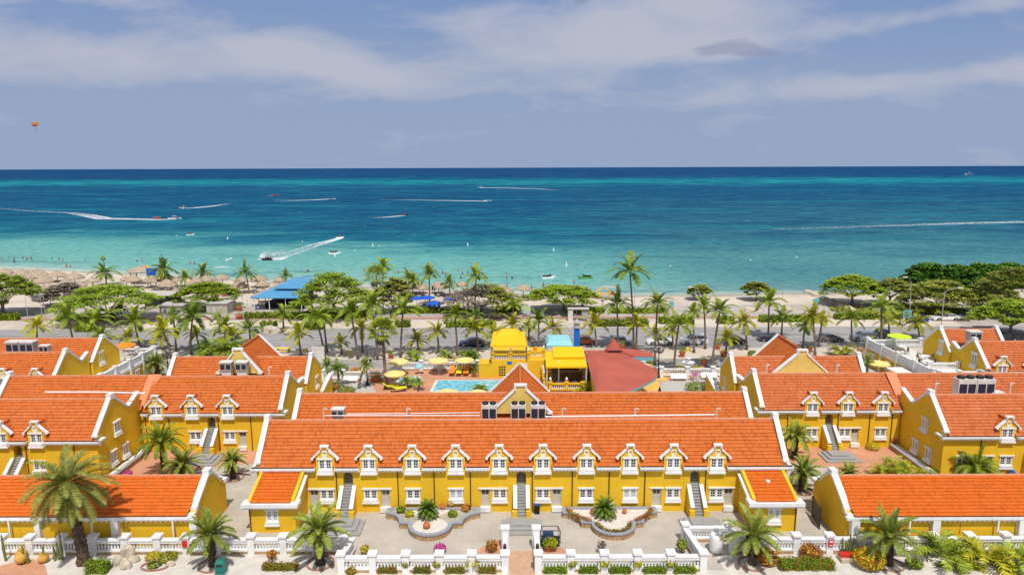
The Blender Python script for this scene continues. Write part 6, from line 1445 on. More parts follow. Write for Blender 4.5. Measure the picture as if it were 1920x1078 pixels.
# shrubs, hedges, flower beds ------------------------------------------------------
def hedgebox(lab, p0, p1, w, h, m='hedge', name='hedge', cat='hedge', size=.12, dens=60, flowers=None, rnd=.12, kind=None):
    p0, p1 = Vector((*p0[:2], 0)), Vector((*p1[:2], 0)); d = p1 - p0; ln = d.length; a = math.atan2(d.y, d.x); random.seed(int(ln * 100) + int(p0.x * 10)); t = thing(name, lab, cat, (*((p0 + p1) / 2)[:2], 0), a)
    b = MB(); b.tint = .1; L_ = ln / 2
    n = int(dens * (ln * w + 2 * ln * h + 2 * w * h))
    def put(b, k):
        for i in range(k):
            f = random.random(); x = random.uniform(-L_, L_); y = random.uniform(-w / 2, w / 2); z = random.uniform(.02, h)
            s_ = random.random(); A, B_, C_ = ln * w, ln * h, w * h
            q = s_ * (A + 2 * B_ + 2 * C_)
            if q < A: z = h; nr = Vector((0, 0, 1))
            elif q < A + 2 * B_: sg = random.choice((-1, 1)); y = sg * w / 2; nr = Vector((0, sg, 0))
            else: sg = random.choice((-1, 1)); x = sg * L_; nr = Vector((sg, 0, 0))
            bump_ = .10 * sin(x * 5 + y * 3) * h
            p = Vector((x, y, z)) + nr * (random.uniform(-rnd, rnd * .5) + bump_); nr = (nr + Vector((random.gauss(0, .6), random.gauss(0, .6), random.gauss(0, .6) + .3))).normalized(); u = nr.orthogonal().normalized(); u = Matrix.Rotation(random.uniform(0, 6.28), 3, nr) @ u; v = nr.cross(u); ss = size * random.uniform(.6, 1.3)
            if p.z < 0.02: p.z = .02
            b.tint = min(1, max(0, random.gauss(.5, .25))); b.add([p - u * ss, p - v * ss * .5, p + u * ss, p + v * ss * .5], [(0, 1, 2, 3)])
    put(b, n); c = MB(); c.box(-L_ * .93, L_ * .93, -w * .38, w * .38, 0, h * .82); b.tint = .1
    b.build('leaves', m, t); 
    for i in range(len(c.t)): c.t[i] = .0
    c.build('stems', m if m in ('hedge',) else 'hedge', t)
    if flowers:
        b = MB(); put(b, int(n * flowers[1])); b.build('flowers', flowers[0], t)
    return t
def roundbush(lab, x, y, r, h, m='hedge', cat='shrub', name='shrub', size=.10, n=420, z=0, flowers=None, seed=None, loc=None, stem=0):
    random.seed(seed or int(x * 3 + y)); p = loc or G(x, y, z); t = thing(name, lab, cat, p)
    def put(b, k, ss_):
        for i in range(k):
            nr = Vector((random.gauss(0, 1), random.gauss(0, 1), random.gauss(0, .8) + .25)).normalized(); q = Vector((nr.x * r, nr.y * r, stem + h * .5 + nr.z * h * .5)) * random.uniform(.78, 1.06)
            q.z = max(q.z, .02); n2 = (nr + Vector((random.gauss(0, .6), random.gauss(0, .6), random.gauss(0, .6)))).normalized(); u = n2.orthogonal().normalized(); u = Matrix.Rotation(random.uniform(0, 6.28), 3, n2) @ u; v = n2.cross(u); s = ss_ * random.uniform(.6, 1.4)
            b.tint = min(1, max(0, random.gauss(.5, .28))); b.add([q - u * s, q - v * s * .5, q + u * s, q + v * s * .5], [(0, 1, 2, 3)])
    b = MB(); put(b, n, size); b.build('leaves', m, t); b = MB(); b.tube([(0, 0, 0), (0, 0, stem + h * .6)], r * .12 + .01, 5); b.build('stem', 'wood', t)
    if flowers: b = MB(); put(b, int(n * flowers[1]), size); b.build('flowers', flowers[0], t)
    return t
# clipped box hedges along the front court
for i, (a, c, m, dens, fl) in enumerate(((776, 808, 'hedge_o', 60, None), (835, 872, 'hedge_o', 60, None), (897, 930, 'hedge_o', 60, ('redfl', .12)), (709, 745, 'hedge_o', 60, ('redfl', .1)), (1019, 1063, 'hedge', 60, None), (1086, 1121, 'hedge', 60, None), (1143, 1183, 'hedge', 60, None), (1206, 1248, 'hedge', 60, None), (1262, 1304, 'hedge', 60, None))):
    hedgebox('clipped low hedge block, %s from the left in front of the front court balustrade' % ordw([3, 4, 5, 2, 6, 7, 8, 9, 10][i] - 2), G(a, 1072), G(c, 1072), .62, .52, m, dens=190, flowers=fl, size=.062)
hedgebox('two-lobed low hedge on the gravel left of the swollen date palm', G(493, 1066), G(558, 1066), .7, .45, 'hedge_o', dens=110, size=.09, flowers=('redfl', .12))
hedgebox('large clipped hedge cube beside the huge date palm', G(166, 1071), G(205, 1071), 1.0, .95, 'hedge', dens=220, size=.06)
hedgebox('long clipped hedge with orange flowers right of the right date palm', G(1460, 1064), G(1562, 1064), 1.0, .75, 'hedge', dens=180, size=.07, flowers=('redfl', .12))
roundbush('small bush at the left corner of the front court wall', 659, 1074, .4, .5, 'hedge_o'); roundbush('low round hedge right of the bottom right date palm', 1714, 1062, .65, .6, 'hedge', n=500); 
roundbush('pale feathery shrub behind the red-edged bed on the left', 287, 1048, .6, .6, 'yelfl', n=300); roundbush('pale feathery shrub right of its twin on the left gravel', 316, 1049, .75, .55, 'leaf_y', n=400)
roundbush('orange croton on a thin stem left of the left wing', 510, 1052, .38, .65, 'croton', n=240, stem=.35)
roundbush('red and yellow croton right of the date palm by the gas tank', 1438, 1056, .85, 1.25, 'croton', n=700, size=.12); roundbush('red and yellow croton behind the long flowered hedge', 1520, 1048, .85, 1.2, 'croton', n=700, size=.12)
roundbush('large pale green bush with red flowers left of the bottom right date palm', 1628, 1062, 1.2, 1.5, 'yelfl', n=1300, size=.11, flowers=('redfl', .22))
roundbush('pink bougainvillea behind the front court balustrade', 825, 1036, .5, .7, 'pinkfl', n=400, stem=.1); roundbush('yellow potted shrub behind the left end of the front balustrade', 684, 1040, .35, .5, 'yelfl', n=200, stem=.35)
roundbush('rust and green potted shrub at the corner of the left terracotta arc', 922, 1034, .5, .9, 'croton', n=260, stem=.2); roundbush('pale pink potted shrub right of the brick path', 1128, 1036, .4, .55, 'twig', n=160, stem=.5); roundbush('green leafy potted shrub near the right end of the front balustrade', 1278, 1036, .45, .9, 'hedge', n=260, stem=.35)
roundbush('fern-like yellow plant beside the parked golf cart', 1033, 1032, .6, .75, 'leaf_y', n=300, stem=.35)
for i, x in enumerate((761, 821, 885, 1072, 1133, 1195, 1257)):
    roundbush('small leafy sapling in front of %s' % ['the second post of the left front balustrade', 'the third post of the left front balustrade', 'the fourth post of the left front balustrade', 'the second post of the right front balustrade', 'the third post of the right front balustrade', 'the fourth post of the right front balustrade', 'the fifth post of the right front balustrade'][i], x, 1072, .36 if i != 2 else .55, .6 if i != 2 else .8, 'leaf_y', n=200, stem=.5, name='sapling')
for i, (x, y, r, m, lab) in enumerate(((752, 960, .4, 'hedge', 'grey-green round bush at the left of the left planter'), (768, 967, .42, 'yelfl', 'yellow-green round bush in the left planter'), (849, 967, .42, 'hedge', 'dark green round bush right of the left planter cycad'), (874, 957, .42, 'croton', 'orange-red round bush at the right of the left planter'))): roundbush(lab, x, y, r, .55, m, z=.5, n=260)
def arcbush(lab, pts, h, fl): 
    t = thing('flower_border', lab, 'flower border', (*pts[0][:2], .5)); random.seed(4); b = MB(); f = MB()
    for p, q in zip(pts[:-1], pts[1:]):
        for i in range(int(160 * (Vector(q) - Vector(p)).length)):
            k = random.random(); c = Vector(p).lerp(Vector(q), k) - Vector(pts[0]); c = Vector((c.x + random.uniform(-.2, .2), c.y + random.uniform(-.2, .2), random.uniform(.05, h))); tgt = f if random.random() < fl else b
            nr = Vector((random.gauss(0, 1), random.gauss(0, 1), 1)).normalized(); u = nr.orthogonal().normalized(); v = nr.cross(u); s = .08; tgt.tint = random.random(); tgt.add([c - u * s, c - v * s * .6, c + u * s, c + v * s * .6], [(0, 1, 2, 3)])
    b.build('leaves', 'hedge_o', t); f.build('flowers', 'redfl', t)
arcbush('curved border of orange flowers on the left side of the right planter', [(5.1, 59.0, 0), (5.4, 58.2, 0), (6.3, 57.3, 0), (7.0, 56.9, 0)], .4, .25); arcbush('curved border of orange flowers on the right side of the right planter', [(12.9, 59.0, 0), (12.6, 58.2, 0), (11.7, 57.3, 0), (11.0, 56.9, 0)], .4, .25)
arcbush('curved green border along the front lobe of the right planter', [(9 - 1.5 * cos(a), 56.6 - 1.5 * sin(a), 0) for a in [pi * k / 8 for k in range(9)]], .3, .03)
# garden plants near the pool and gate
for x, y, r, h, m, lab in ((612, 735, 1.2, .9, 'hedge', 'dark shrub under the leftmost pool garden palm'), (650, 736, 1.3, .8, 'leaf_g', 'broad-leaved shrub beside the grey pool path'), (668, 700, 1.0, .9, 'croton', 'orange shrub behind the white benches at the pool garden'), (640, 700, 1.2, 1.6, 'hedge', 'tall shrub behind the pool garden benches'),
    (1306, 733, 1.6, 1.3, 'hedge', 'dark green shrub left of the pale flowering bush near the right gable'), (1333, 732, 1.4, 1.5, 'twig', 'pale flowering bush near the right gable'), (1277, 700, 1.1, 1.2, 'yelfl', 'yellow shrub left of the fountain'), (1306, 700, 1.1, 1.2, 'yelfl', 'yellow shrub right of the fountain'), (908, 684, .5, .8, 'pinkfl', 'pink bougainvillea on the yellow parapet corner'),
    (1636, 843, .7, .9, 'yelfl', 'yellow grassy shrub at the foot of the three-dormer house on the right'), (239, 892, .45, .6, 'pinkfl', 'pink flowering shrub behind the bottom left arcade roof'), (238, 870, .35, .5, 'hedge', 'small green cone bush below the left end wall windows'), (259, 853, .35, .5, 'hedge', 'smaller green bush farther along the left end wall'),
    (1745, 893, .9, .6, 'hedge', 'creeping shrub at the corner of the right edge house'), (1765, 903, .9, .5, 'hedge', 'low creeping shrub right of the corner of the right edge house'), (1615, 663, .8, 1.2, 'croton', 'red leaved shrub left of the right terrace'), (1412, 668, .9, 1.0, 'hedge', 'round bush behind the right cross-roofed wing')):
    roundbush(lab, x, y, r, h, m, n=int(420 * max(1, r)), size=.13 if r > .8 else .1)
# roadside hedges
def rowhedge(x0, x1, y, lab, h=1.0, w=1.6, m='hedge'): a, c = G(x0, y), G(x1, y); return hedgebox(lab, a, (c.x, a.y), w, h, m, dens=26, size=.26, rnd=.25)
for x0, x1, y, lab in ((-20, 34, 600, 'clipped roadside hedge at the left edge'), (112, 215, 601, 'roadside hedge under the wide acacia on the left'), (458, 570, 596, 'roadside hedge in front of the blue roofed bar'), (570, 690, 594, 'roadside hedge under the big domed acacia'), (735, 900, 587, 'long roadside hedge below the blue beach parasols'), (930, 975, 585, 'short roadside hedge left of the map board'), (1062, 1132, 586, 'roadside hedge right of the umbrella-shaped acacia'), (1146, 1252, 587, 'roadside hedge below the tallest palm'),
    (145, 182, 621, 'median shrub strip behind the far left roof'), (490, 518, 615, 'median shrub strip right of the dark palm on the left'), (572, 605, 617, 'median shrub strip behind the bending palm'), (742, 768, 613, 'median shrub by the brick crossing'), (838, 925, 613, 'median shrub strip above the dark navy car'), (1115, 1215, 611, 'median shrub strip above the silver hatchback'),
    (1236, 1300, 606, 'dense median shrub left of the slim palms'), (1345, 1375, 606, 'dense median shrub behind the right-leaning palm'), (1424, 1530, 603, 'long dense shrub strip right of the large palm'), (1565, 1690, 598, 'long dense shrub strip below the acacias on the right'), (1705, 1812, 590, 'dark hedge behind the parked white sedan')):
    rowhedge(x0, x1, y, lab, 1.1 if y < 600 else 1.3)
for i, (x0, x1, y) in enumerate(((1560, 1640, 583), (1690, 1800, 578), (1820, 1910, 560))):
    o = G(x0, y); c = G(x1, y); random.seed(x0); b = MB(); leafcloud(b, ((o.x + c.x) / 2, o.y, .15), ((c.x - o.x) / 2, 5, .25), 1500, .28, (.2, 1), .8)
    tag(b.build('ground_cover', 'leaf_olive'), ['dry scrub under the acacias on the dune', 'green scrub beside the dune track', 'scrub on the dune at the right edge'][i], 'scrub', kind='stuff')
# ================================================================ beach, vehicles, people, boats, street furniture
BB = dict(sand=0)
# thatched shades -----------------------------------------------------------------
def palapa(topx, topy, wpx, lab, seed, big=False):
    random.seed(seed); h = 3.3 if not big else 5.0; p = G(topx, topy, h); r = wpx / 1.8 / 1280 * p.y; h = min(h, 3.3) if not big else h
    t = thing('palapa', lab, 'thatched shade', (p.x, p.y, 0), random.uniform(0, 6), 'thatched shades on the beach')
    b = MB(); n = 18; hh = min(1.7, r * .62) * random.uniform(.8, 1.1); ks = [(0.0, 0), (.06, .02), (.3, .22), (.6, .5), (.85, .8), (1.0, 1.05)]; vs = []
    for k, z in ks:
        for j in range(n): a = 2 * pi * j / n; vs.append((max(.02, r * k * random.uniform(.94, 1.06)) * cos(a), max(.02, r * k * random.uniform(.94, 1.06)) * sin(a), h - hh * z + random.uniform(-.05, .05)))
    for j in range(n): a = 2 * pi * j / n; vs.append((r * .93 * cos(a), r * .93 * sin(a), h - hh * 1.05 - .22 + random.uniform(-.12, .1)))
    m_ = len(ks)
    b.add(vs, [(i * n + j, (i + 1) * n + j, (i + 1) * n + (j + 1) % n, i * n + (j + 1) % n) for i in range(m_) for j in range(n)]); 
    for q in range(150):     # loose straw
        a = random.uniform(0, 6.28); f = random.uniform(.35, 1.02); z = h - hh * (f ** 1.2) * 1.03 + .03; d = Vector((cos(a), sin(a), -.55)); s_ = Vector((-sin(a), cos(a), 0)) * .06; p0 = Vector((r * f * cos(a), r * f * sin(a), z))
        b.add([p0 - s_, p0 + s_, p0 + d * .4 + s_ * .3, p0 + d * .4 - s_ * .3], [(0, 1, 2, 3)])
    b.lathe([(.10, 0), (.14, .12), (.03, .3)], (0, 0, h - .02), 7)
    b.build('thatched_roof', 'thatch', t)
    if big:
        for j in range(6): a = 2 * pi * j / 6; b = MB(); b.tube([(r * .75 * cos(a), r * .75 * sin(a), 0), (r * .75 * cos(a), r * .75 * sin(a), h - hh * .85)], .1, 6); b.build('pole', 'wood', t)
    else: b = MB(); b.tube([(0, 0, 0), (0, 0, h - .1)], .09, 6); b.build('pole', 'wood', t)
    return t, p, r
PL = [(9, 503, 28), (41, 504, 34), (71, 506, 36), (68, 503, 20), (106, 507, 32), (138, 510, 33), (45, 515, 32), (80, 517, 34), (13, 513, 26), (173, 520, 26), (122, 524, 34), (148, 527, 26), (91, 531, 30), (59, 533, 20), (92, 547, 28), (250, 517, 26), (236, 517, 20), (281, 517, 26), (291, 521, 22), (315, 514, 24), (312, 523, 34), (331, 521, 18), (367, 519, 24), (385, 516, 26), (358, 525, 20), (416, 514, 25), (408, 527, 22), (451, 518, 24), (448, 526, 30), (329, 541, 26), (482, 516, 26), (490, 517, 23), (491, 526, 25), (523, 520, 20), (521, 531, 30), (539, 527, 24), (559, 520, 27), (496, 542, 26), (484, 548, 26), (750, 526, 27), (755, 532, 32), (741, 544, 22), (785, 527, 32), (793, 532, 24), (822, 527, 26), (828, 531, 26), (866, 527, 22), (939, 534, 22), (951, 538, 24), (981, 533, 27), (718, 556, 20)]
PP = []
import collections
_ord = sorted(range(len(PL)), key=lambda i: PL[i][0])
for i, (x, y, w_) in enumerate(PL):
    rk = _ord.index(i); row = 'in the row nearest the sea' if y < 519 or (x > 700 and y < 530) else 'in the rows behind'
    extra = {981: 'thatched shade standing alone left of the umbrella-shaped acacia, blue chairs under it', 718: 'thatched shade half hidden behind the fan palm on the beach', 329: 'thatched shade beside the black beach hut'}.get(x)
    t, p, r = palapa(x, y, w_, extra or 'thatched beach shade %s, %s shade counted from the left' % (row, ordw(rk)), 300 + i); PP.append((p.x, p.y, r))
palapa(265, 498, 46, 'large thatched beach hut with flags and a blue banner', 999, True)
# sun beds under the shades
def bedproto(m):
    t = thing('beach_lounger', 'x', 'beach lounger'); b = MB(); b.box(-.33, .33, -1.0, .3, .3, .38); b.prism([(-.33, .302, .32), (.33, .302, .32), (.33, .9, .75), (-.33, .9, .75)], (0, -.03, .06)); b.build('mattress', m, t); b = MB()
    for sx in (-1, 1):
        for y in (-.8, .25): b.box(sx * .3 - .03, sx * .3 + .03, y - .03, y + .03, 0, .299)
    b.build('frame', 'wood', t); return t
M['navy'] = mat('navy_sling', (.02, .05, .14), .7)
BL = Proto(bedproto('deepblue')); BN = Proto(bedproto('navy')); BW = Proto(bedproto('offwhite'))
random.seed(5)
k_ = 0
for i, (x, y, r) in enumerate(PP):
    for s in range(2):
        if random.random() < .25: continue
        pr = random.choice((BN, BN, BW, BW)) if x < 0 or y > 160 else BL
        a = random.uniform(-.5, .5) + pi; rk = _ord.index(i)
        pr.put(None, (x + (s - .5) * 1.6, y - random.uniform(.4, 1.2), 0), a, 1, '%s beach lounger on the %s side under the %s thatched shade from the left' % ({id(BN): 'navy', id(BW): 'pale', id(BL): 'blue'}[id(pr)], ('left', 'right')[s], ordw(rk)))
for x, y, r, lab in ((781, 557, 1.5, 'left blue beach parasol of a touching pair'), (801, 556, 1.5, 'right blue beach parasol of a touching pair'), (817, 566, 1.55, 'blue beach parasol in front of two blue loungers'), (843, 558, 1.3, 'blue beach parasol partly behind the bare branches'), (560, 541, 1.7, 'blue beach parasol behind the blue roof')):
    p = G(x, y, 2.5); parasol(lab, p.x, p.y, r * 1.25, 2.3, 'deepblue')
for x, y, lab in ((796, 575, 'blue lounger below the touching blue parasols'), (805, 577, 'blue lounger beside the white painted trunk'), (815, 577, 'left blue lounger below the single blue parasol'), (823, 577, 'right blue lounger below the single blue parasol')): BL.put(None, G(x, y), pi + .1, 1.15, lab)
# beach buildings -----------------------------------------------------------------
def hutbox(name, lab, cat, x0, x1, yb, h, d, wall, roofm, roofz=None, ov=.3):
    a, c = G(x0, yb), G(x1, yb); t = thing(name, lab, cat, ((a.x + c.x) / 2, (a.y + c.y) / 2, 0)); w = (c.x - a.x) / 2; b = MB(); b.box(-w, w, 0, d, 0, h); b.build('wall', wall, t); b = MB(); b.box(-w - ov, w + ov, -ov, d + ov, h + .002, h + .16); b.build('roof', roofm, t)
    for k in range(3): b = MB(); b.box(-w * .7 + k * w * .6, -w * .7 + k * w * .6 + w * .3, -.04, .01, .6, h * .8); b.build('panel', M['steelbox'] if wall == 'greyhut' else M['acg'], t)
    return t
M['greyhut'] = mat('grey_hut_render', (.50, .46, .40), .9, .15, 1); M['darkwood'] = mat('charred_wood', (.02, .017, .015), .8, .3, 4)
hutbox('beach_hut', 'black wooden beach hut with a low patchy roof', 'hut', 272, 318, 575, 2.6, 6, 'darkwood', 'greyhut'); hutbox('utility_hut', 'left grey utility hut behind the roadside palms', 'hut', 300, 343, 590, 2.0, 4, 'greyhut', 'conc'); hutbox('utility_hut', 'right grey utility hut behind the roadside palms', 'hut', 388, 426, 590, 2.5, 5, 'greyhut', 'conc')
t = thing('beach_bar', 'open beach bar with a two-tier blue metal roof', 'bar', G(517, 583)); M['bluemetal'] = mat('blue_roof_metal', (.09, .30, .52), .5, .12, .5)
b = MB(); b.add([(-5.6, 0, 3.1), (6.2, -.3, 3.1), (6.6, 12, 4.3), (-2.4, 12, 4.3), (-5.6, 0, 2.9), (6.2, -.3, 2.9), (6.6, 12, 4.1), (-2.4, 12, 4.1)], [(0, 1, 2, 3), (0, 4, 5, 1), (1, 5, 6, 2), (2, 6, 7, 3), (3, 7, 4, 0)]); b.build('lower_roof', 'bluemetal', t)
b = MB(); b.add([(-2.2, 5.5, 4.3), (5.6, 5.3, 4.3), (6.2, 15, 5.4), (-.2, 15, 5.4), (-2.2, 5.5, 4.1), (5.6, 5.3, 4.1), (6.2, 15, 5.1), (-.2, 15, 5.1)], [(0, 1, 2, 3), (0, 4, 5, 1), (1, 5, 6, 2), (2, 6, 7, 3), (3, 7, 4, 0)]); b.build('upper_roof', 'bluemetal', t)
b = MB(); b.box(-3.5, 5.5, 3.0, 10, 0, 1.2); b.build('counter', 'darkwood', t); b = MB(); b.box(-3.4, 5.8, 10.2, 10.4, 0, 4.0); b.build('back_wall', 'darkwood', t)
for x in (-5.0, -1.5, 2.2, 5.8): b = MB(); b.tube([(x, .4, 0), (x, .4, 3.0)], .09, 6); b.build('post', 'white_clean', t)
# playground frame
t = thing('climbing_frame', 'yellow wooden climbing frame with a canopy at the waterline', 'play frame', G(1137, 562)); t.scale = (.8, .8, .8)
b = MB()
for q in (((-2.4, 0, 0), (-2.4, 0, 3.2)), ((1, 0, 0), (1, 0, 2.6)), ((-2.4, 1.6, 0), (-2.4, 1.6, 3.2)), ((1, 1.6, 0), (1, 1.6, 2.6)), ((-3, 0, 2.6), (-1, 0, 3.9)), ((-1, 0, 3.9), (1.4, 0, 2.4)), ((-2.4, 0, 1), (-1.2, 0, 1)), ((-2.4, 0, 2), (1, 0, 2)), ((1, 0, 2.4), (3.6, 0, 2.2)), ((3.6, 0, 0), (3.6, 0, 2.2)), ((-1.2, 0, 0), (-1.2, 0, 2))): b.tube(q, .13, 5)
b.build('frame', 'canvas_y', t); b = MB(); b.prism([(-1, -.2, 4.1), (3.4, -.2, 3.5), (3.4, 2, 3.5), (-1, 2, 4.1)], (0, 0, .12)); b.build('canopy', 'greyhut', t); b = MB(); b.box(1.3, 3.6, .2, .8, 1.5, 2.1); b.build('slide_panel', 'red', t)
# cars ------------------------------------------------------------------------------
def carpaint(n, c): 
    m = mat(n, c, .28, spec=.6); m.node_tree.nodes['Principled BSDF'].inputs['Coat Weight'].default_value = .6; return m
CP = dict(navy=carpaint('car_navy', (.012, .018, .045)), orange=carpaint('car_orange', (.50, .10, .012)), silver=carpaint('car_silver', (.45, .47, .52)), white=carpaint('car_white', (.78, .78, .78)), black=carpaint('car_black', (.015, .016, .02)), grey=carpaint('car_grey', (.15, .14, .145)), bluegrey=carpaint('car_slate', (.20, .22, .26)), blue=carpaint('car_blue', (.01, .06, .26)))
M['tyre'] = mat('tyre', (.018, .018, .018), .9); M['tail'] = mat('tail_light', (.45, .01, .01), .3); M['lamp'] = mat('head_light', (.7, .72, .75), .15)
def car(lab, x0, x1, by, kind, paint, face):
    a, c = G(x0, by), G(x1, by); L_ = (c.x - a.x) * .97; W_ = 1.85; t = thing('parked_car', lab, 'car', ((a.x + c.x) / 2, a.y + W_ / 2, 0), 0 if face > 0 else pi)
    H = {'sedan': 1.46, 'hatch': 1.55, 'suv': 1.75, 'convertible': 1.35}[kind]; s = L_ / 4.6
    gc, belt = .22, .88 if kind != 'suv' else 1.02
    P = {'sedan': [(-2.25, .45), (-2.28, .8), (-2.1, .98), (-1.5, 1.02), (1.0, .98), (1.95, .84), (2.25, .66), (2.3, .4)], 'hatch': [(-2.2, .45), (-2.25, .85), (-2.1, 1.05), (1.1, 1.02), (1.95, .88), (2.22, .7), (2.28, .4)], 'suv': [(-2.25, .5), (-2.3, .95), (-2.2, 1.15), (1.1, 1.14), (2.05, 1.02), (2.28, .8), (2.3, .45)], 'convertible': [(-2.25, .45), (-2.28, .8), (-2.1, .93), (1.0, .95), (1.95, .82), (2.25, .64), (2.3, .4)]}[kind]
    Cb = {'sedan': [(-1.75, 1.0), (-1.05, H - .03), (-.2, H), (.35, H - .03), (1.2, .97)], 'hatch': [(-2.12, 1.03), (-1.85, H - .08), (-.4, H), (.35, H - .05), (1.25, 1.0)], 'suv': [(-2.2, 1.13), (-2.0, H - .06), (-.5, H), (.35, H - .04), (1.2, 1.12)], 'convertible': [(-1.3, .92), (-.9, H - .12), (-.2, H), (.3, H - .03), (1.1, .93)]}[kind]
    b = MB(); b.xf = Matrix.Scale(s, 4, (1, 0, 0)); hw = W_ / 2
    # lofted lower body with tumble-home and wheel arches cut into the outline
    def arch(cx__): return [(cx__ + .44, gc + .02)] + [(cx__ + .40 * cos(q), .36 + .38 * sin(q)) for q in [pi * k / 6 for k in range(0, 7)]] + [(cx__ - .44, gc + .02)]
    low = [(2.26, gc + .02)] + arch(1.42) + arch(-1.40) + [(-2.2, gc + .02)]; outl = low + P
    n = len(outl)
    def loft(prof, ws, m=0):
        vs = []; k = len(prof)
        for w in ws: vs += [(x, w[0] * (w[1] if z > .8 else 1), z) for x, z in prof]
        fs = [(i * k + j, i * k + (j + 1) % k, (i + 1) * k + (j + 1) % k, (i + 1) * k + j) for i in range(len(ws) - 1) for j in range(k)]
        fs += [tuple(range(k)), tuple(range((len(ws) - 1) * k, len(ws) * k))[::-1]]; b.add(vs, fs, m)
    loft(outl, [(-hw, .96), (hw, .96)])
    b.build('body', CP[paint], t, False)
    b = MB(); b.xf = Matrix.Scale(s, 4, (1, 0, 0))
    def cabin(b, f, zi, wb, wt):
        pts = [(x * 1, z) for x, z in Cb]; zlo = Cb[0][1]; vs = []
        for sg in (-1, 1): vs += [(x, sg * (wb + (wt - wb) * ((z - zlo) / (H - zlo))) * hw, z) for x, z in pts]
        k = len(pts); b.add(vs, [tuple(range(k))[::-1], tuple(range(k, 2 * k))] + [(j, j + 1, k + j + 1, k + j) for j in range(k - 1)])
    cabin(b, 1, 0, .93, .74); b.build('windows', 'glass', t)
    b = MB(); b.xf = Matrix.Scale(s, 4, (1, 0, 0))
    zlo = Cb[0][1]
    top = Cb[1:4]
    if kind != 'convertible':
        vs = [];
        for sg in (-1, 1): vs += [(x, sg * .755 * hw, z + .012) for x, z in top] + [(x, sg * .78 * hw, z - .06) for x, z in top]
        k = 3; b.add(vs, [(0, 1, 7, 6), (1, 2, 8, 7), (0, 3, 4, 1), (1, 4, 5, 2), (6, 7, 10, 9), (7, 8, 11, 10)])
        for sg in (-1, 1):      # pillars
            for (xa, za), (xb, zb) in ((Cb[0], Cb[1]), (Cb[4], Cb[3]), ((-.25, zlo), (-.3, H))):
                ya = sg * (.935 * hw); yb_ = sg * .765 * hw; b.tube([(xa, ya, za), (xb, yb_, zb)], .045, 4)
        b.build('roof_panel', CP[paint], t)
    else: b.tube([(1.1, -.8, .95), (.35, -.7, H)], .03, 4); b.build('windscreen_frame', 'black', t)
    for x in (1.42, -1.40):
        for sg in (-1, 1):
            b = MB(); b.tube([(x * s, sg * (hw - .2), .34), (x * s, sg * (hw + .005), .34)], .34, 16); w = b.build('wheel', 'tyre', t); b = MB(); b.tube([(x * s, sg * (hw + .006), .34), (x * s, sg * (hw + .02), .34)], .2, 12); b.build('rim', 'steel', w)
    for sg in (-1, 1):
        b = MB(); b.box(2.16 * s, 2.27 * s, sg * .72 - .17, sg * .72 + .17, .62, .74); b.build('headlight', 'lamp', t); b = MB(); b.box(-2.3 * s, -2.18 * s, sg * .72 - .17, sg * .72 + .17, .76, .93); b.build('tail_light', 'tail', t); b = MB(); b.box(.95 * s, 1.1 * s, sg * (hw + .1) - .09, sg * (hw + .1) + .09, 1.0, 1.12); b.build('mirror', CP[paint], t)
    b = MB(); b.box(-2.31 * s, -2.285 * s, -.26, .26, .5, .62); b.build('number_plate', 'white_clean', t)
for q in (('dark navy sedan parked left of the dome awning', 859, 910, 651, 'sedan', 'navy', -1), ('bright orange compact car behind the blue column', 1078, 1119, 647, 'hatch', 'orange', 1), ('silver hatchback behind the cupola of the red roof', 1145, 1186, 648, 'hatch', 'silver', 1), ('white open-top car right of the silver hatchback', 1213, 1267, 648, 'convertible', 'white', -1), ('white off-roader with a blue-black roof', 1278, 1329, 647, 'suv', 'white', -1),
    ('black hatchback behind a palm right of the white off-roader', 1360, 1402, 646, 'hatch', 'black', 1), ('dark car half hidden by the gable right of the black hatchback', 1424, 1462, 641, 'sedan', 'navy', 1), ('grey-brown sedan left of the bright round palm clump', 1534, 1584, 642, 'sedan', 'grey', 1), ('slate off-roader by the near kerb on the right', 1600, 1642, 641, 'suv', 'bluegrey', -1), ('second slate off-roader right behind the first one', 1640, 1668, 636, 'suv', 'black', -1),
    ('white sedan in the sandy parking lot on the right', 1750, 1804, 602, 'sedan', 'white', -1), ('blue sedan beside the white one in the sandy lot', 1802, 1842, 600, 'sedan', 'blue', -1), ('blue hatchback behind the yellow palm, near the turquoise sign', 1705, 1743, 606, 'hatch', 'blue', -1), ('dark car in the tree shade behind the far right roof', 1868, 1912, 640, 'sedan', 'black', 1), ('pale car half hidden behind the black beach hut', 58, 84, 566, 'hatch', 'grey', 1)): car(*q)
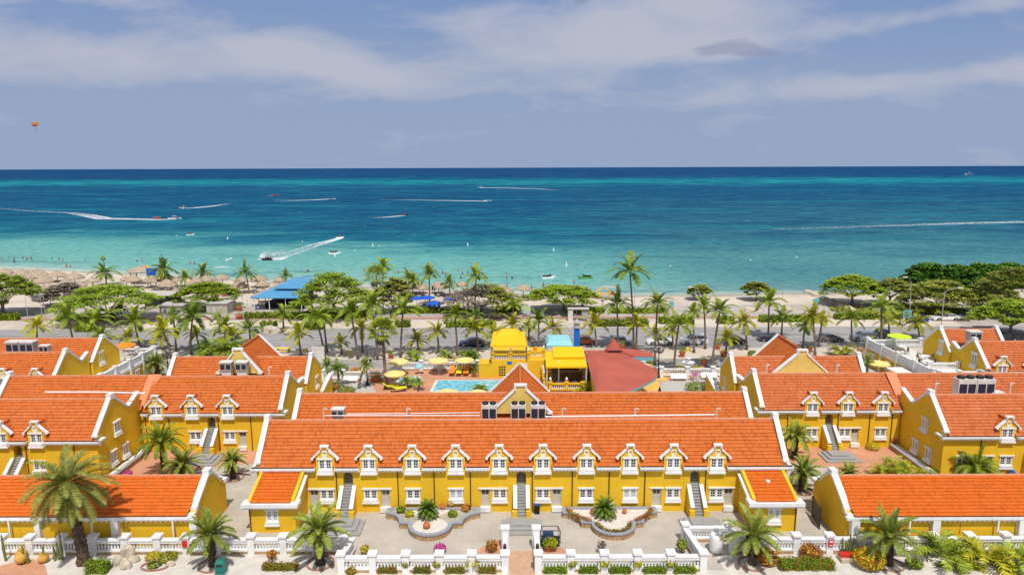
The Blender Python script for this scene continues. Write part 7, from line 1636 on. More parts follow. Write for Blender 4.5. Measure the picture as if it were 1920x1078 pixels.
# people -----------------------------------------------------------------------------
M['skin'] = mat('skin', (.38, .20, .13), .6); M['skin2'] = mat('dark_skin', (.14, .07, .045), .6)
def person_mesh(pose, name='person'):
    """one continuous skinned figure; pose gives the joints"""
    J = dict(pel=(0, 0, .95), ch=(0, 0, 1.32), nk=(0, 0, 1.5), hd=(0, .0, 1.62), top=(0, .0, 1.72), sl=(-.18, 0, 1.42), sr=(.18, 0, 1.42), el=(-.25, .02, 1.14), er=(.25, .02, 1.14), wl=(-.27, -.06, .9), wr=(.27, -.06, .9), hl=(-.27, -.08, .8), hr=(.27, -.08, .8), pl=(-.09, 0, .9), pr=(.09, 0, .9), kl=(-.1, -.02, .5), kr=(.1, -.02, .5), al=(-.1, .02, .09), ar=(.1, .02, .09), tl=(-.1, -.14, .04), tr=(.1, -.14, .04))
    J.update(pose); ks = list(J); E = [('pel', 'ch'), ('ch', 'nk'), ('nk', 'hd'), ('hd', 'top'), ('ch', 'sl'), ('ch', 'sr'), ('sl', 'el'), ('sr', 'er'), ('el', 'wl'), ('er', 'wr'), ('wl', 'hl'), ('wr', 'hr'), ('pel', 'pl'), ('pel', 'pr'), ('pl', 'kl'), ('pr', 'kr'), ('kl', 'al'), ('kr', 'ar'), ('al', 'tl'), ('ar', 'tr')]
    R_ = dict(pel=.14, ch=.145, nk=.055, hd=.095, top=.07, sl=.065, sr=.065, el=.045, er=.045, wl=.032, wr=.032, hl=.035, hr=.035, pl=.1, pr=.1, kl=.06, kr=.06, al=.045, ar=.045, tl=.035, tr=.035)
    me = bpy.data.meshes.new(name); me.from_pydata([J[k] for k in ks], [(ks.index(a), ks.index(c)) for a, c in E], []); o = bpy.data.objects.new(name, me); COL.objects.link(o)
    md = o.modifiers.new('skin', 'SKIN'); 
    if not me.skin_vertices: me.attributes.new('x', 'FLOAT', 'POINT')
    bpy.context.view_layer.update()
    sv_ = me.skin_vertices[0].data if me.skin_vertices else None
    if sv_:
        for i, k in enumerate(ks): sv_[i].radius = (R_[k] * (1.25 if k in ('ch', 'pel') else 1), R_[k] * (.75 if k in ('ch', 'pel') else 1)); sv_[i].use_root = (k == 'pel')
    o.modifiers.new('sub', 'SUBSURF').levels = 1
    dg = bpy.context.evaluated_depsgraph_get(); m2 = bpy.data.meshes.new_from_object(o.evaluated_get(dg)); bpy.data.objects.remove(o); return m2
def person(lab, loc, pose, mesh, skin='skin', top=None, bottom='deepblue', rz=0, sc=1.0, hair='black', z=0):
    me = mesh; o = bpy.data.objects.new('person', me); COL.objects.link(o); o.location = (loc[0], loc[1], z); o.rotation_euler = (0, 0, rz); o.scale = (sc,) * 3
    if not me.materials: me.materials.append(M[skin])
    tag(o, lab, 'person')
    hd = pose.get('hd', (0, 0, 1.62)); b = MB(); b.lathe([(.09, 0), (.115, .05), (.10, .12), (.03, .16)], (hd[0], hd[1] + .015, hd[2] - .0), 8); b.build('hair', hair, o)
    pe = pose.get('pel', (0, 0, .95)); b = MB(); b.lathe([(.165, -.16), (.18, 0), (.165, .12)], pe, 10, sy=.75); b.build('swimwear', bottom, o)
    if top: c = pose.get('ch', (0, 0, 1.32)); b = MB(); b.lathe([(.16, -.22), (.185, 0), (.15, .14)], c, 10, sy=.75); b.build('shirt', top, o)
    return o
try:
    STD = {}; SIT = dict(pel=(0, 0, .28), ch=(0, .12, .66), nk=(0, .14, .82), hd=(0, .12, .95), top=(0, .12, 1.05), sl=(-.18, .12, .76), sr=(.18, .12, .76), el=(-.26, .16, .5), er=(.26, .16, .5), wl=(-.25, .0, .34), wr=(.25, .0, .34), hl=(-.24, -.08, .33), hr=(.24, -.08, .33), pl=(-.1, -.02, .26), pr=(.1, -.02, .26), kl=(-.14, -.42, .46), kr=(.14, -.42, .46), al=(-.13, -.62, .09), ar=(.13, -.62, .09), tl=(-.13, -.78, .06), tr=(.13, -.78, .06))
    WALK = dict(kl=(-.1, -.15, .52), al=(-.1, -.2, .1), tl=(-.1, -.36, .05), kr=(.1, .08, .5), ar=(.1, .3, .14), tr=(.1, .18, .04), wl=(-.27, .12, .92), hl=(-.27, .1, .83), wr=(.27, -.2, .95), hr=(.27, -.26, .88))
    ms, mi, mw, ms2 = person_mesh(STD), person_mesh(SIT), person_mesh(WALK), person_mesh(STD)
    ms2.materials.append(M['skin2'])
    SW = [(27, 487, .9), (3, 487, .9), (16, 485, .95), (43, 485, .9), (50, 487, .8), (53, 486, 1), (58, 485, .9), (60, 489, .6), (97, 487, .9), (111, 487, .9), (118, 490, .9), (160, 491, .8), (257, 491, .9), (267, 491, .9), (357, 495, .9), (365, 496, .8), (565, 510, .9), (576, 510, .8), (579, 510, .9), (683, 509, .8), (747, 513, .7), (830, 513, .8), (859, 509, .9), (867, 516, .5), (877, 516, .6), (909, 526, .6), (950, 523, .3), (960, 523, .8), (1082, 498, .95), (951, 546, .0), (27, 493, .5), (125, 503, .2), (132, 502, .8), (864, 522, .9), (835, 516, .7), (840, 517, .9)]
    _so = sorted(range(len(SW)), key=lambda i: SW[i][0])
    for i, (x, y, sink) in enumerate(SW):
        random.seed(i); p = G(x, y, .09); me = ms if i % 3 else ms2
        o = person('bather standing %s in the shallow sea, %s bather from the left' % ('neck deep' if sink > .75 else ('waist deep' if sink > .4 else 'knee deep'), ordw(_so.index(i))), p, STD, me, rz=random.uniform(0, 6), z=-sink * 1.35 + .05, bottom=random.choice(('red', 'deepblue', 'black')), sc=1.15)
    for x, y, kind, lab, tp, rz in ((1019, 542, 'w', 'person in a long red top walking along the waterline', 'red', .4), (997, 547, 's', 'person in dark swimwear standing right of the lone thatched shade', None, 2), (1076, 537, 's', 'bather behind the crown of the umbrella-shaped acacia', 'red', 1), (1301, 558, 'i', 'person sitting in the shade of the small round waterline tree', 'black', 0), (1316, 558, 's', 'person standing under the small round waterline tree', None, 0),
        (811, 549, 's', 'left person standing among thatched shades right of the blue parasols', 'black', 0), (815, 549, 's', 'right person standing among thatched shades right of the blue parasols', 'white', 0), (53, 533, 'i', 'person in red sitting under a left thatched shade', 'red', 0), (378, 522, 's', 'person in a red shirt between thatched shades above the grey huts', 'red', 0), (389, 524, 's', 'bare-chested person next to the one in the red shirt', None, 1), (1130, 572, 's', 'person beside the yellow climbing frame', 'white_clean', 0), (481, 586, 's', 'person in blue standing left of the blue roofed bar', 'deepblue', 0), (878, 578, 'i', 'person sitting beneath the half-bare tree', 'black', 0), (1092, 574, 'i', 'person in red and blue sitting on the hedge bench near the umbrella acacia', 'red', 0)):
        p = G(x, y, 0); me, ps = {'w': (mw, WALK), 's': (ms, STD), 'i': (mi, SIT)}[kind]; person(lab, p, ps, me, rz=rz, top=tp, sc=1.1, z=0)
except Exception as ex: print('PEOPLE', repr(ex))
# boats, wakes, buoys ------------------------------------------------------------------
M['parasailc'] = leafmat('parasail_cloth', (.85, .40, .10), (.85, .40, .10), .5); M['jetgreen'] = mat('lime_hull', (.10, .30, .05), .3); M['foam'] = mat('sea_foam', (.66, .70, .72), .9)
def foammat():
    m = mat('wake_foam', (.72, .76, .78), .9); t = m.node_tree; n = t.nodes; l = t.links; b = n['Principled BSDF']; g = n.new('ShaderNodeNewGeometry'); uvn = n.new('ShaderNodeAttribute'); uvn.attribute_name = 'tint'
    ns = n.new('ShaderNodeTexNoise'); ns.inputs['Scale'].default_value = .55; ns.inputs['Detail'].default_value = 7; ns.inputs['Roughness'].default_value = .7; l.new(g.outputs['Position'], ns.inputs['Vector'])
    ml = n.new('ShaderNodeMath'); ml.operation = 'MULTIPLY_ADD'; l.new(ns.outputs['Fac'], ml.inputs[0]); ml.inputs[1].default_value = 1.3; ml.inputs[2].default_value = -1.05; ad = n.new('ShaderNodeMath'); l.new(ml.outputs[0], ad.inputs[0]); l.new(uvn.outputs['Fac'], ad.inputs[1])
    sm = n.new('ShaderNodeMapRange'); sm.inputs[1].default_value = -.05; sm.inputs[2].default_value = .35; l.new(ad.outputs[0], sm.inputs[0]); l.new(sm.outputs[0], b.inputs['Alpha']); return m
M['wake'] = foammat()
def wake(lab, pts, ws, st, z=.14):
    """irregular foam ribbon: centre points in photo pixels, widths in metres, strength 0..1"""
    P = [G(x, y, z) for x, y in pts]; b = MB(); fine = []
    for i in range(len(P) - 1):
        for k in range(8): f = k / 8; fine.append((P[i].lerp(P[i + 1], f), ws[i] + (ws[i + 1] - ws[i]) * f, st[i] + (st[i + 1] - st[i]) * f))
    fine.append((P[-1], ws[-1], st[-1])); k = len(fine)
    for i, (p, w, s) in enumerate(fine):
        d = (fine[min(i + 1, k - 1)][0] - fine[max(i - 1, 0)][0]).normalized(); nr = Vector((-d.y, d.x, 0))
        for q, f in ((-1, 0), (-.6, .8), (-.2, .7), (.2, .6), (.6, .9), (1, 0)): b.v.append(tuple(p + nr * q * w)); b.t.append(s * f)
    for i in range(k - 1):
        for j in range(5): a = i * 6 + j; b.f.append((a, a + 1, a + 7, a + 6)); b.m.append(0); b.uv.append(None)
    o = b.build('wake', 'wake'); tag(o, lab, 'boat wake', kind='stuff'); return o
def jetski(x, y, lab, m='white_clean', rz=0, rider=True, s=1.0):
    p = G(x, y, .1); t = thing('jet_ski', lab, 'jet ski', p, rz); b = MB(); b.prism([(-1.6, -.5, .0), (1.0, -.55, .0), (1.8, 0, .15), (1.0, .55, .0), (-1.6, .5, .0)], (0, 0, .42)); b.build('hull', m, t)
    b = MB(); b.prism([(-1.4, -.22, .421), (.5, -.25, .421), (.5, -.2, .8), (-1.2, -.2, .72)], (0, .45, 0)); b.build('seat', 'black', t); b = MB(); b.tube([(.55, -.4, 1.05), (.55, .4, 1.05)], .05, 5); b.tube([(.7, 0, .42), (.55, 0, 1.05)], .09, 5); b.build('handlebar', 'black', t); t.scale = (s,) * 3
    if rider: o = person('rider crouching on the ' + lab.split(' ', 1)[1] if False else 'person riding the ' + lab, (p.x - .2 * cos(rz), p.y - .2 * sin(rz)), SIT, mi, rz=rz + pi / 2, z=.75, top='black', sc=1.25)
def boat(x, y, lab, L_=7, rz=0, m='white_clean', cabin=True, hgt=1.0):
    p = G(x, y, .1); t = thing('motorboat', lab, 'boat', p, rz); w = L_ * .17; b = MB(); prof = []
    secs = [(-.5, .85, .75), (-.2, 1, .8), (.2, .95, .85), (.4, .55, .95), (.5, .04, 1.05)]; vs = []
    for f, k, z in secs: vs += [(f * L_, -w * k, z * hgt), (f * L_ * .97, -w * k * .55, 0), (f * L_ * .97, w * k * .55, 0), (f * L_, w * k, z * hgt)]
    fs = [(i * 4 + j, i * 4 + j + 1, i * 4 + 5 + j, i * 4 + 4 + j) for i in range(4) for j in range(3)] + [(0, 1, 2, 3), (16, 17, 18, 19)] + [(i * 4, i * 4 + 4, i * 4 + 7, i * 4 + 3) for i in range(4)]
    b.add(vs, fs); b.build('hull', m, t)
    if cabin: b = MB(); b.prism([(-.05 * L_, -w * .55, .8 * hgt), (.28 * L_, -w * .45, .88 * hgt), (.15 * L_, -w * .4, 1.5 * hgt), (-.05 * L_, -w * .45, 1.55 * hgt)], (0, w * 1.0, 0)); b.build('cabin', 'glass', t); b = MB(); b.box(-.15 * L_, .12 * L_, -w * .5, w * .5, 1.9 * hgt, 2.0 * hgt); b.tube([(-.1 * L_, -w * .45, .8 * hgt), (-.1 * L_, -w * .45, 1.9 * hgt)], .04, 4); b.tube([(-.1 * L_, w * .45, .8 * hgt), (-.1 * L_, w * .45, 1.9 * hgt)], .04, 4); b.build('canopy', m, t)
    return t
wake('long bent foam wake trailing the speedboat on the left', [(0, 391), (60, 396), (130, 399), (165, 404), (195, 410), (250, 411), (300, 412), (330, 411)], [3, 3.5, 4, 7, 7, 5, 4, 3], [.55, .6, .65, .75, .85, .9, .95, 1.0])
boat(328, 411, 'white speedboat heading right at the end of the long bent wake', 8.5, .05); t = thing('towed_tube', 'red inflatable tube towed behind the white speedboat', 'inflatable', G(294, 410, .2)); b = MB(); b.tube([(-2.2, 0, .4), (2.2, 0, .4)], .55, 8); b.build('tube', 'red', t); b = MB(); b.tube([(-2.0, .9, .4), (2.0, .9, .4)], .5, 8); b.build('side_tube', 'canvas_y', t)
wake('short foam wake of the second boat from the left', [(340, 391), (365, 390), (395, 387), (432, 382)], [2, 3.5, 4.5, 3.5], [1.1, 1.0, .85, .5]); boat(343, 391, 'small boat at the left tip of its short wake', 6, pi + .1)
wake('straight foam wake below the turquoise band, left', [(516, 376), (550, 376), (590, 375), (624, 373)], [2.5, 4, 5, 4], [.7, .95, 1.05, 1.1]); boat(623, 374, 'small boat at the right tip of the straight left wake', 7, 0, cabin=False)
wake('tiny foam wake far out left of the centre', [(500, 368), (518, 367)], [3, 4], [.6, 1]); boat(516, 367.5, 'distant orange-hulled boat left of the centre', 9, 0, 'orange', False)
wake('long straight foam wake in the middle of the sea', [(690, 374), (760, 375), (850, 376.5), (914, 377.5)], [2.5, 3.5, 4.5, 4], [.35, .75, .95, 1.1]); boat(914, 377.5, 'small boat at the right tip of the long middle wake', 7, 0, cabin=False)
wake('far foam wake at the edge of the turquoise band', [(900, 352), (960, 353), (1010, 354.5), (1048, 357)], [7, 7, 6, 5], [1.1, 1.0, .85, .5]); boat(901, 352, 'distant boat at the left tip of the far wake', 9, pi)
wake('thin foam wake behind the dark jet ski', [(690, 408), (715, 408), (740, 406), (760, 404)], [1.2, 2, 2.5, 1.5], [.5, .85, 1.1, 1.0])
wake('broad double foam wake between the two near jet skis', [(505, 487), (530, 480), (560, 470), (590, 460), (615, 453), (640, 446)], [6.5, 5.5, 4.5, 4, 3, 2], [1.0, .62, .58, .68, .85, 1.05])
wake('curl of spray above the nearest jet ski', [(497, 487), (505, 479), (515, 470), (530, 465)], [1.5, 5, 6, 4], [1.0, .75, .5, .3])
wake('faint long foam trail across the right side of the sea', [(1450, 430), (1560, 427), (1680, 423), (1800, 419), (1925, 416)], [4, 4, 5, 6, 6], [.5, .55, .6, .68, .72]); wake('short foam fleck in the shallows on the left', [(400, 502), (415, 501), (432, 501)], [1, 1.5, 1], [.8, 1, .7])
wake('faint foam streak near the left edge', [(-5, 374), (20, 373), (45, 372)], [3, 3, 2], [.4, .5, .35])
try:
    jetski(501, 488, 'jet ski at the near end of the broad wake', 'darkwood', pi, s=1.1); jetski(637, 446, 'jet ski at the far end of the broad wake', 'white_clean', .3, s=1.1); jetski(759, 404, 'dark jet ski with a thin wake', 'darkwood', 0, s=1.3); jetski(357, 441, 'drifting white jet ski on the left', 'white_clean', .6, s=1.15)
    jetski(627, 476, 'empty white jet ski near a cone buoy', 'white_clean', .0, False, 1.3); jetski(1028, 522, 'white and violet jet ski moored near the beach', 'white_clean', .3, False, 1.25); jetski(1098, 522, 'green jet ski moored near the beach', 'jetgreen', pi, False, 1.25)
except Exception as ex: print('JET', repr(ex))
boat(1817, 328, 'distant white yacht near the horizon on the right', 30, pi, hgt=4.5); boat(430, 490, 'tiny white dinghy in the left shallows', 2.6, 1.2, cabin=False)
for i, (x, y, k) in enumerate(((331, 443, 0), (427, 449, 1), (567, 454, 0), (628, 481, 1), (699, 462, 1), (877, 461, 1), (1038, 471, 1), (1062, 499, 1), (711, 462, 0), (1207, 502, 0), (1257, 500, 0), (1407, 489, 0), (1494, 483, 0), (666, 471, 0))):
    p = G(x, y, .09); b = MB(); b.lathe([(.35, 0), (.45, .3), (.3, .6), (.16, 1.7), (.05, 1.9)] if k else [(.2, 0), (.38, .3), (.2, .6)], n=8); o = b.build('buoy', 'white_clean', loc=p); o.scale = (.8, .8, .7); tag(o, 'white %s buoy, %s buoy from the left' % ('cone' if k else 'ball', ordw(sorted([331, 427, 567, 628, 699, 877, 1038, 1062, 711, 1207, 1257, 1407, 1494, 666]).index(x))), 'buoy', 'buoys off the beach')
# parasail in the sky
p = GY(66, 233, 700); t = thing('parasail', 'orange and dark parasail high over the left of the sea', 'parasail', p); t.scale = (.75,) * 3; b = MB(); b.xf = Matrix.Rotation(R(62), 4, 'X'); n = 16; pr = [(.4, 2.3), (1.8, 2.0), (3.1, 1.2), (3.7, .1)]
for k in range(n):
    a, c = 2 * pi * k / n, 2 * pi * (k + 1) / n
    for (r0, z0), (r1, z1) in zip(pr[:-1], pr[1:]): b.add([(r0 * cos(a) * 1.35, r0 * sin(a), z0), (r1 * cos(a) * 1.35, r1 * sin(a), z1), (r1 * cos(c) * 1.35, r1 * sin(c), z1), (r0 * cos(c) * 1.35, r0 * sin(c), z0)], [(0, 1, 2, 3)], 1 if k % 5 == 2 else 0)
b.build('canopy', ['parasailc', 'red'], t); b = MB(); [b.tube([(x, 0, .8), (0, 0, -9)], .05, 3) for x in (-3.2, -1.5, 1.5, 3.2)]; b.build('lines', 'wood', t); b = MB(); b.lathe([(.3, 0), (.35, .6), (.2, 1.3), (.15, 1.6)], (0, 0, -10.5), 7); b.build('rider', 'navy', t)
# street lamps and posts ------------------------------------------------------------
def streetlamp(lab, bx, by, top, armdx, arm=True, r=.09):
    p = G(bx, by); tp = GY(top[0], top[1], p.y); t = thing('street_lamp' if arm else 'pole', lab, 'street lamp' if arm else 'pole', p); dx = tp.x - p.x
    b = MB()
    if arm: ax = GY(top[0] + armdx, top[1], p.y).x - p.x; b.tube([(0, 0, 0), (dx * .8, 0, tp.z * .75), (dx, 0, tp.z - .9), (dx + (ax - dx) * .3, 0, tp.z - .3), (ax, 0, tp.z)], [r, r * .8, r * .7, r * .6, r * .5], 7)
    else: b.tube([(0, 0, 0), (dx, 0, tp.z)], [r, r * .6], 6)
    b.build('pole', 'steelbox', t)
    if arm: s = 1 if armdx > 0 else -1; b = MB(); b.box(min(ax, ax + s * .9), max(ax, ax + s * .9), -.18, .18, tp.z - .05, tp.z + .1); b.build('lamp_head', 'white_clean', t)
streetlamp('tall street lamp with a curved arm left of the sandy lot', 1705, 605, (1709, 520), -8); streetlamp('street lamp with a curved arm right in front of the white parked sedan', 1764, 618, (1772, 540), 24); streetlamp('white-headed street lamp by the small round waterline tree', 1311, 600, (1311, 538), -12)
for bx, by, tx, ty, lab in ((53, 600, 46, 550, 'thin grey pole at the far left of the beach road'), (79, 598, 74, 545, 'left one of two grey poles standing close together'), (86, 598, 80, 548, 'right one of two grey poles standing close together'), (457, 600, 453, 545, 'grey pole left of the blue roofed bar'), (618, 580, 616, 545, 'grey pole in front of the big domed acacia'), (1190, 585, 1190, 540, 'thin dark pole on the beach right of the tallest palm'), (467, 600, 463, 560, 'short grey pole left of the blue roofed bar'), (1467, 560, 1468, 534, 'thin pole standing at the waterline on the right'), (361, 534, 361, 505, 'flag pole between the two beach palms'), (898, 595, 898, 545, 'white pole in the half-bare tree')): streetlamp(lab, bx, by, (tx, ty), 0, False, .08)
def victorian(lab, x, y, top):
    p = G(x, y); z = GY(x, top, p.y).z; t = thing('garden_lamp', lab, 'lamp post', p); b = MB(); b.lathe([(.3, 0), (.3, .3), (.16, .5), (.09, .8), (.07, z - .9), (.1, z - .8), (.05, z - .6)], n=10); b.tube([(-.6, 0, z - 1.0), (0, 0, z - 1.25), (.6, 0, z - 1.0)], .04, 5); b.tube([(0, -.6, z - 1.0), (0, 0, z - 1.25), (0, .6, z - 1.0)], .04, 5); b.build('post', 'black', t)
    for dx, dy, dz in ((-.6, 0, -1.0), (.6, 0, -1.0), (0, .6, -1.0), (0, -.6, -1.0), (0, 0, -.62)): b = MB(); b.lathe([(.09, 0), (.2, .35), (.24, .38), (.03, .6)], (dx, dy, z + dz), 6); b.build('lantern', M['lanternglass'], t)
M['lanternglass'] = mat('lantern_glass', (.12, .12, .11), .2)
victorian('black five-lantern lamp post right of the red roof', 1234, 708, 648); victorian('black five-lantern lamp post in the pool garden', 689, 722, 668); victorian('black five-lantern lamp post left of the left cross-roofed wing', 317, 712, 656)
# fountain, benches, walls ------------------------------------------------------------
t = thing('fountain', 'white stone fountain bowl between two yellow shrubs', 'fountain', G(1290, 700)); b = MB(); b.lathe([(.7, 0), (.7, .2), (.3, .35), (.22, 1.3), (.35, 1.4)], n=14); b.build('pedestal', 'white', t); b = MB(); b.lathe([(.3, 1.41), (.9, 1.62), (1.0, 1.85), (.88, 1.86), (.7, 1.7)], n=16); b.build('bowl', 'white', t); b = MB(); b.lathe([(.18, 1.7), (.14, 2.3), (.45, 2.5), (.4, 2.58), (.08, 2.6), (.06, 3.0)], n=12); b.build('finial', 'white', t)
def bench(lab, x, y, w=2.4):
    t = thing('garden_bench', lab, 'bench', G(x, y)); b = MB(); b.box(-w / 2, w / 2, -.25, .3, .42, .5); b.build('seat', 'white_clean', t); b = MB(); b.prism([(-w / 2, .3, .501), (w / 2, .3, .501), (w / 2, .48, 1.05), (-w / 2, .48, 1.05)], (0, .05, 0)); b.build('backrest', 'white_clean', t)
    for sx in (-1, 1):
        for yy in (-.2, .25): b = MB(); b.box(sx * (w / 2 - .08) - .04, sx * (w / 2 - .08) + .04, yy - .04, yy + .04, 0, .419); b.build('leg', 'white_clean', t)
bench('white bench at the wall left of the pink-flowered pot', 1273, 714); bench('white bench at the wall right of the pink-flowered pot', 1330, 712); bench('white bench under the pool garden palms, left', 655, 718); 
balustrade('white garden wall balustrade behind the benches on the right', (23.0, 101.6), (35.0, 101.6), 3); balustrade('white garden balustrade right of the pool garden palms', (-29.0, 100.6), (-19.5, 100.6), 3); balustrade('white side balustrade slanting beside the red roof', (20.8, 104.8), (23.0, 101.6), 1, ends=(1, 0)); balustrade('slanting white balustrade left of the tall fan palm', (-19.5, 100.6), (-17.6, 105.6), 1, ends=(0, 1)); balustrade('white balustrade between fan palm and round pool', (-17.6, 105.6), (-2.5, 105.6), 5, ends=(0, 1)); balustrade('white balustrade behind the lamp right of the red roof', (18.0, 105.2), (20.8, 104.8), 1, ends=(1, 0))
# pots, urns, small things ---------------------------------------------------------------
def pot(lab, x, y, r=.35, h=.6, plant='hedge', ph=.6, m='terracotta', z=0, loc=None):
    p = loc or G(x, y, z); t = thing('plant_pot', lab, 'plant pot', p); random.seed(int(x)); b = MB(); b.lathe([(r * .65, 0), (r * .9, h * .8), (r * 1.05, h * .82), (r * 1.05, h), (r * .85, h)], n=12); b.build('pot', m, t)
    if plant:
        b = MB(); 
        for i in range(160): q = Vector((random.gauss(0, r * .7), random.gauss(0, r * .7), h + abs(random.gauss(ph * .5, ph * .3)))); nr = Vector((random.gauss(0, 1), random.gauss(0, 1), 1)).normalized(); u = nr.orthogonal().normalized(); v = nr.cross(u); s = .1; b.tint = random.random(); b.add([q - u * s, q - v * s * .5, q + u * s, q + v * s * .5], [(0, 1, 2, 3)])
        b.build('plant', plant, t)
for q in (('terracotta pot on the sandy walk left of the fountain', 1279, 669, .55, .9), ('terracotta pot by the wall right of the fountain', 1320, 686, .55, 1.0), ('wide terracotta pot beside the palm with a hanging leaf', 1357, 668, .7, .8), ('terracotta pot between the off-roader and the black hatchback', 1346, 655, .5, .9), ('tall terracotta pot in front of the silver hatchback', 1168, 655, .6, .9), ('terracotta pot on the walk behind the stair parasol', 733, 672, .5, .7), ('terracotta pot left of the tall fan palm on the pool deck', 705, 715, .7, .7), ('terracotta pot beside the pool garden shrubs', 629, 731, .55, .7), ('terracotta pot on the walk behind the right cross roof', 1517, 660, .6, .9),
    ('orange pot by the blue bar entrance, upper', 449, 583, .8, 1.0), ('orange pot by the blue bar entrance, lower', 449, 598, .8, .8), ('terracotta pot by the grey hut on the beach', 405, 556, .6, 1.2), ('second terracotta pot by the grey hut on the beach', 420, 556, .6, 1.2), ('terracotta pot on the pool deck below the lattice wall', 889, 706, .4, .4), ('terracotta pot at the side gate of the bottom right arcade', 1529, 952, .35, .5), ('terracotta pot right of the golf cart', 1028, 1032, .4, .5)): pot(*q)
pot('pale pot of pink flowers between the two white benches', 1302, 713, .5, .7, 'pinkfl', .5, 'offwhite')
def urn(lab, x, y, r, m='terracotta', lying=False, z=0, rz=0):
    t = thing('clay_urn', lab, 'urn', G(x, y, z), rz); b = MB(); b.lathe([(r * .4, 0), (r, r * .7), (r * 1.05, r * 1.1), (r * .7, r * 1.7), (r * .4, r * 1.85), (r * .55, r * 2.05), (r * .35, r * 2.05), (r * .3, r * 1.7)], n=14); o = b.build('jar', m, t, True)
    if lying: o.rotation_euler = (R(-80), 0, 0); o.location = (0, 0, r * .95)
M['ochrepot'] = mat('ochre_clay', (.62, .34, .07), .85, .2, 3)
for q in (('large ochre urn lying on the left terracotta court', 41, 1061, .45, 'ochrepot', True), ('upright ochre urn behind the lying one', 41, 1046, .42, 'ochrepot', False), ('ochre urn beside the cactus bed', 82, 1054, .4, 'ochrepot', False), ('clay urn group on the white gravel at the front of the left planter', 800, 990, .32, 'terracotta', False, .52), ('pale clay jug at the back of the left planter', 848, 953, .34, 'stone', True, .52), ('red clay urn at the back of the left planter', 830, 954, .28, 'terracotta', False, .52), ('large round clay urn in the corner of the right plaza', 1681, 838, .7, 'terracotta', True),
    ('lying clay urn in the rock bed of the right edge house', 1786, 890, .5, 'terracotta', True), ('clay jug in the rock bed of the right edge house', 1812, 892, .4, 'stone', True), ('small orange urn on the raised bed of the right edge house', 1739, 878, .3, 'terracotta', False), ('clay ornament on the left in the right planter', 1110, 963, .22, 'terracotta', False, .52), ('clay ornament on the right in the right planter', 1171, 962, .22, 'terracotta', False, .52)): urn(*q[:5], lying=q[5], z=q[6] if len(q) > 6 else 0, rz=.6)
def boulder(lab, x, y, r, h, seed, z=0, m='rock'):
    random.seed(seed); b = MB(); n = 9; vs = []
    for k, zz_ in ((1, 0), (1.05, .35), (.8, .8), (.35, 1.0)):
        for j in range(n): a = 2 * pi * j / n; q = random.uniform(.8, 1.15); vs.append((r * k * q * cos(a), r * .8 * k * q * sin(a), h * zz_ * random.uniform(.9, 1.1)))
    b.add(vs, [(i * n + j, i * n + (j + 1) % n, (i + 1) * n + (j + 1) % n, (i + 1) * n + j) for i in range(3) for j in range(n)] + [tuple(range(3 * n, 4 * n))]); tag(b.build('boulder', m, loc=G(x, y, z)), lab, 'boulder')
for i, q in enumerate(((240, 1041, .65, .95, 'tall pale boulder behind the other rocks on the left gravel'), (221, 1058, .45, .75, 'brown pitted boulder next to the hedge cube'), (250, 1052, .5, .5, 'right flat boulder of the rock group'), (236, 1064, .5, .6, 'front pale boulder of the rock group'), (320, 1059, .4, .35, 'small rock right of the red-edged bed'), (547, 627 - 0, 1.4, 1.2, 'rounded rock on the median left of the young palm'), (505, 622, 1.5, 1.3, 'pair rock on the median near the dark palm'), (516, 624, 1.2, 1.2, 'second pair rock on the median near the dark palm'), (1420, 582, 1.6, 1.3, 'roadside boulder right of the right-leaning palm'), (1403, 584, 1.5, 1.1, 'roadside boulder behind the right-leaning palm'), (1476, 582, 1.2, 1.0, 'roadside boulder above the dark shrubs'), (1815, 893, .4, .5, 'small rock in the rock bed of the right edge house'), (1800, 895, .45, .5, 'pale rock beside the lying urn'), (1143, 951, .6, .6, 'orange rock behind the right planter cycad'))):
    boulder(q[4], q[0], q[1], q[2], q[3], 40 + i, z=.5 if q[1] == 951 else 0)
for i in range(11): x = 1515 + i * 8 + (i % 2) * 3; boulder('rock in the row running inland from the waterline, %s from the sea' % ordw(i), x, 549 + i * 3.4, 1.1, .8, 70 + i)
# cacti, flower rings on the front left
def cactus(lab, x, y, hs, seed, m='leaf_sg'):
    random.seed(seed); t = thing('cactus', lab, 'cactus', G(x, y)); 
    for i, h in enumerate(hs): dx = (i - len(hs) / 2) * .28; b = MB(); b.tint = .8; b.tube([(dx, random.uniform(-.1, .1), 0), (dx * 1.1, 0, h * .5), (dx * 1.15, 0, h)], [.10, .10, .05], 8); b.build('stem', M['cactus'], t)
M['cactus'] = mat('cactus_green', (.16, .19, .05), .8, .25, 8)
cactus('three-stemmed columnar cactus left of the huge date palm', 114, 1050, (1.3, 1.6, 2.6), 1); cactus('tall single columnar cactus at the left edge', 13, 1052, (2.4,), 2); cactus('thorny cactus behind the lying ochre urn', 53, 1056, (1.6, .9), 3); cactus('slim cactus next to the ochre urn', 87, 1052, (1.4,), 4)
cactus('row of bare grey cactus stems in the red trough', 1592, 1040, (1.6, 1.3, 1.9, 1.5), 5)
t = thing('planter_trough', 'red trough planter on a stone block by the right arcade corner', 'trough', G(1591, 1050)); b = MB(); b.box(-.75, .75, -.2, .3, .351, .62); b.build('trough', 'red', t); b = MB(); b.box(-.8, .75, -.5, .4, 0, .35); b.build('stone_block', 'rock', t)
b = MB()
for k in range(24):
    a, c = 2 * pi * k / 24, 2 * pi * (k + .9) / 24; b.prism([(1.0 * cos(a), .6 * sin(a), 0), (1.14 * cos(a), .72 * sin(a), 0), (1.14 * cos(c), .72 * sin(c), 0), (1.0 * cos(c), .6 * sin(c), 0)], (0, 0, .14))
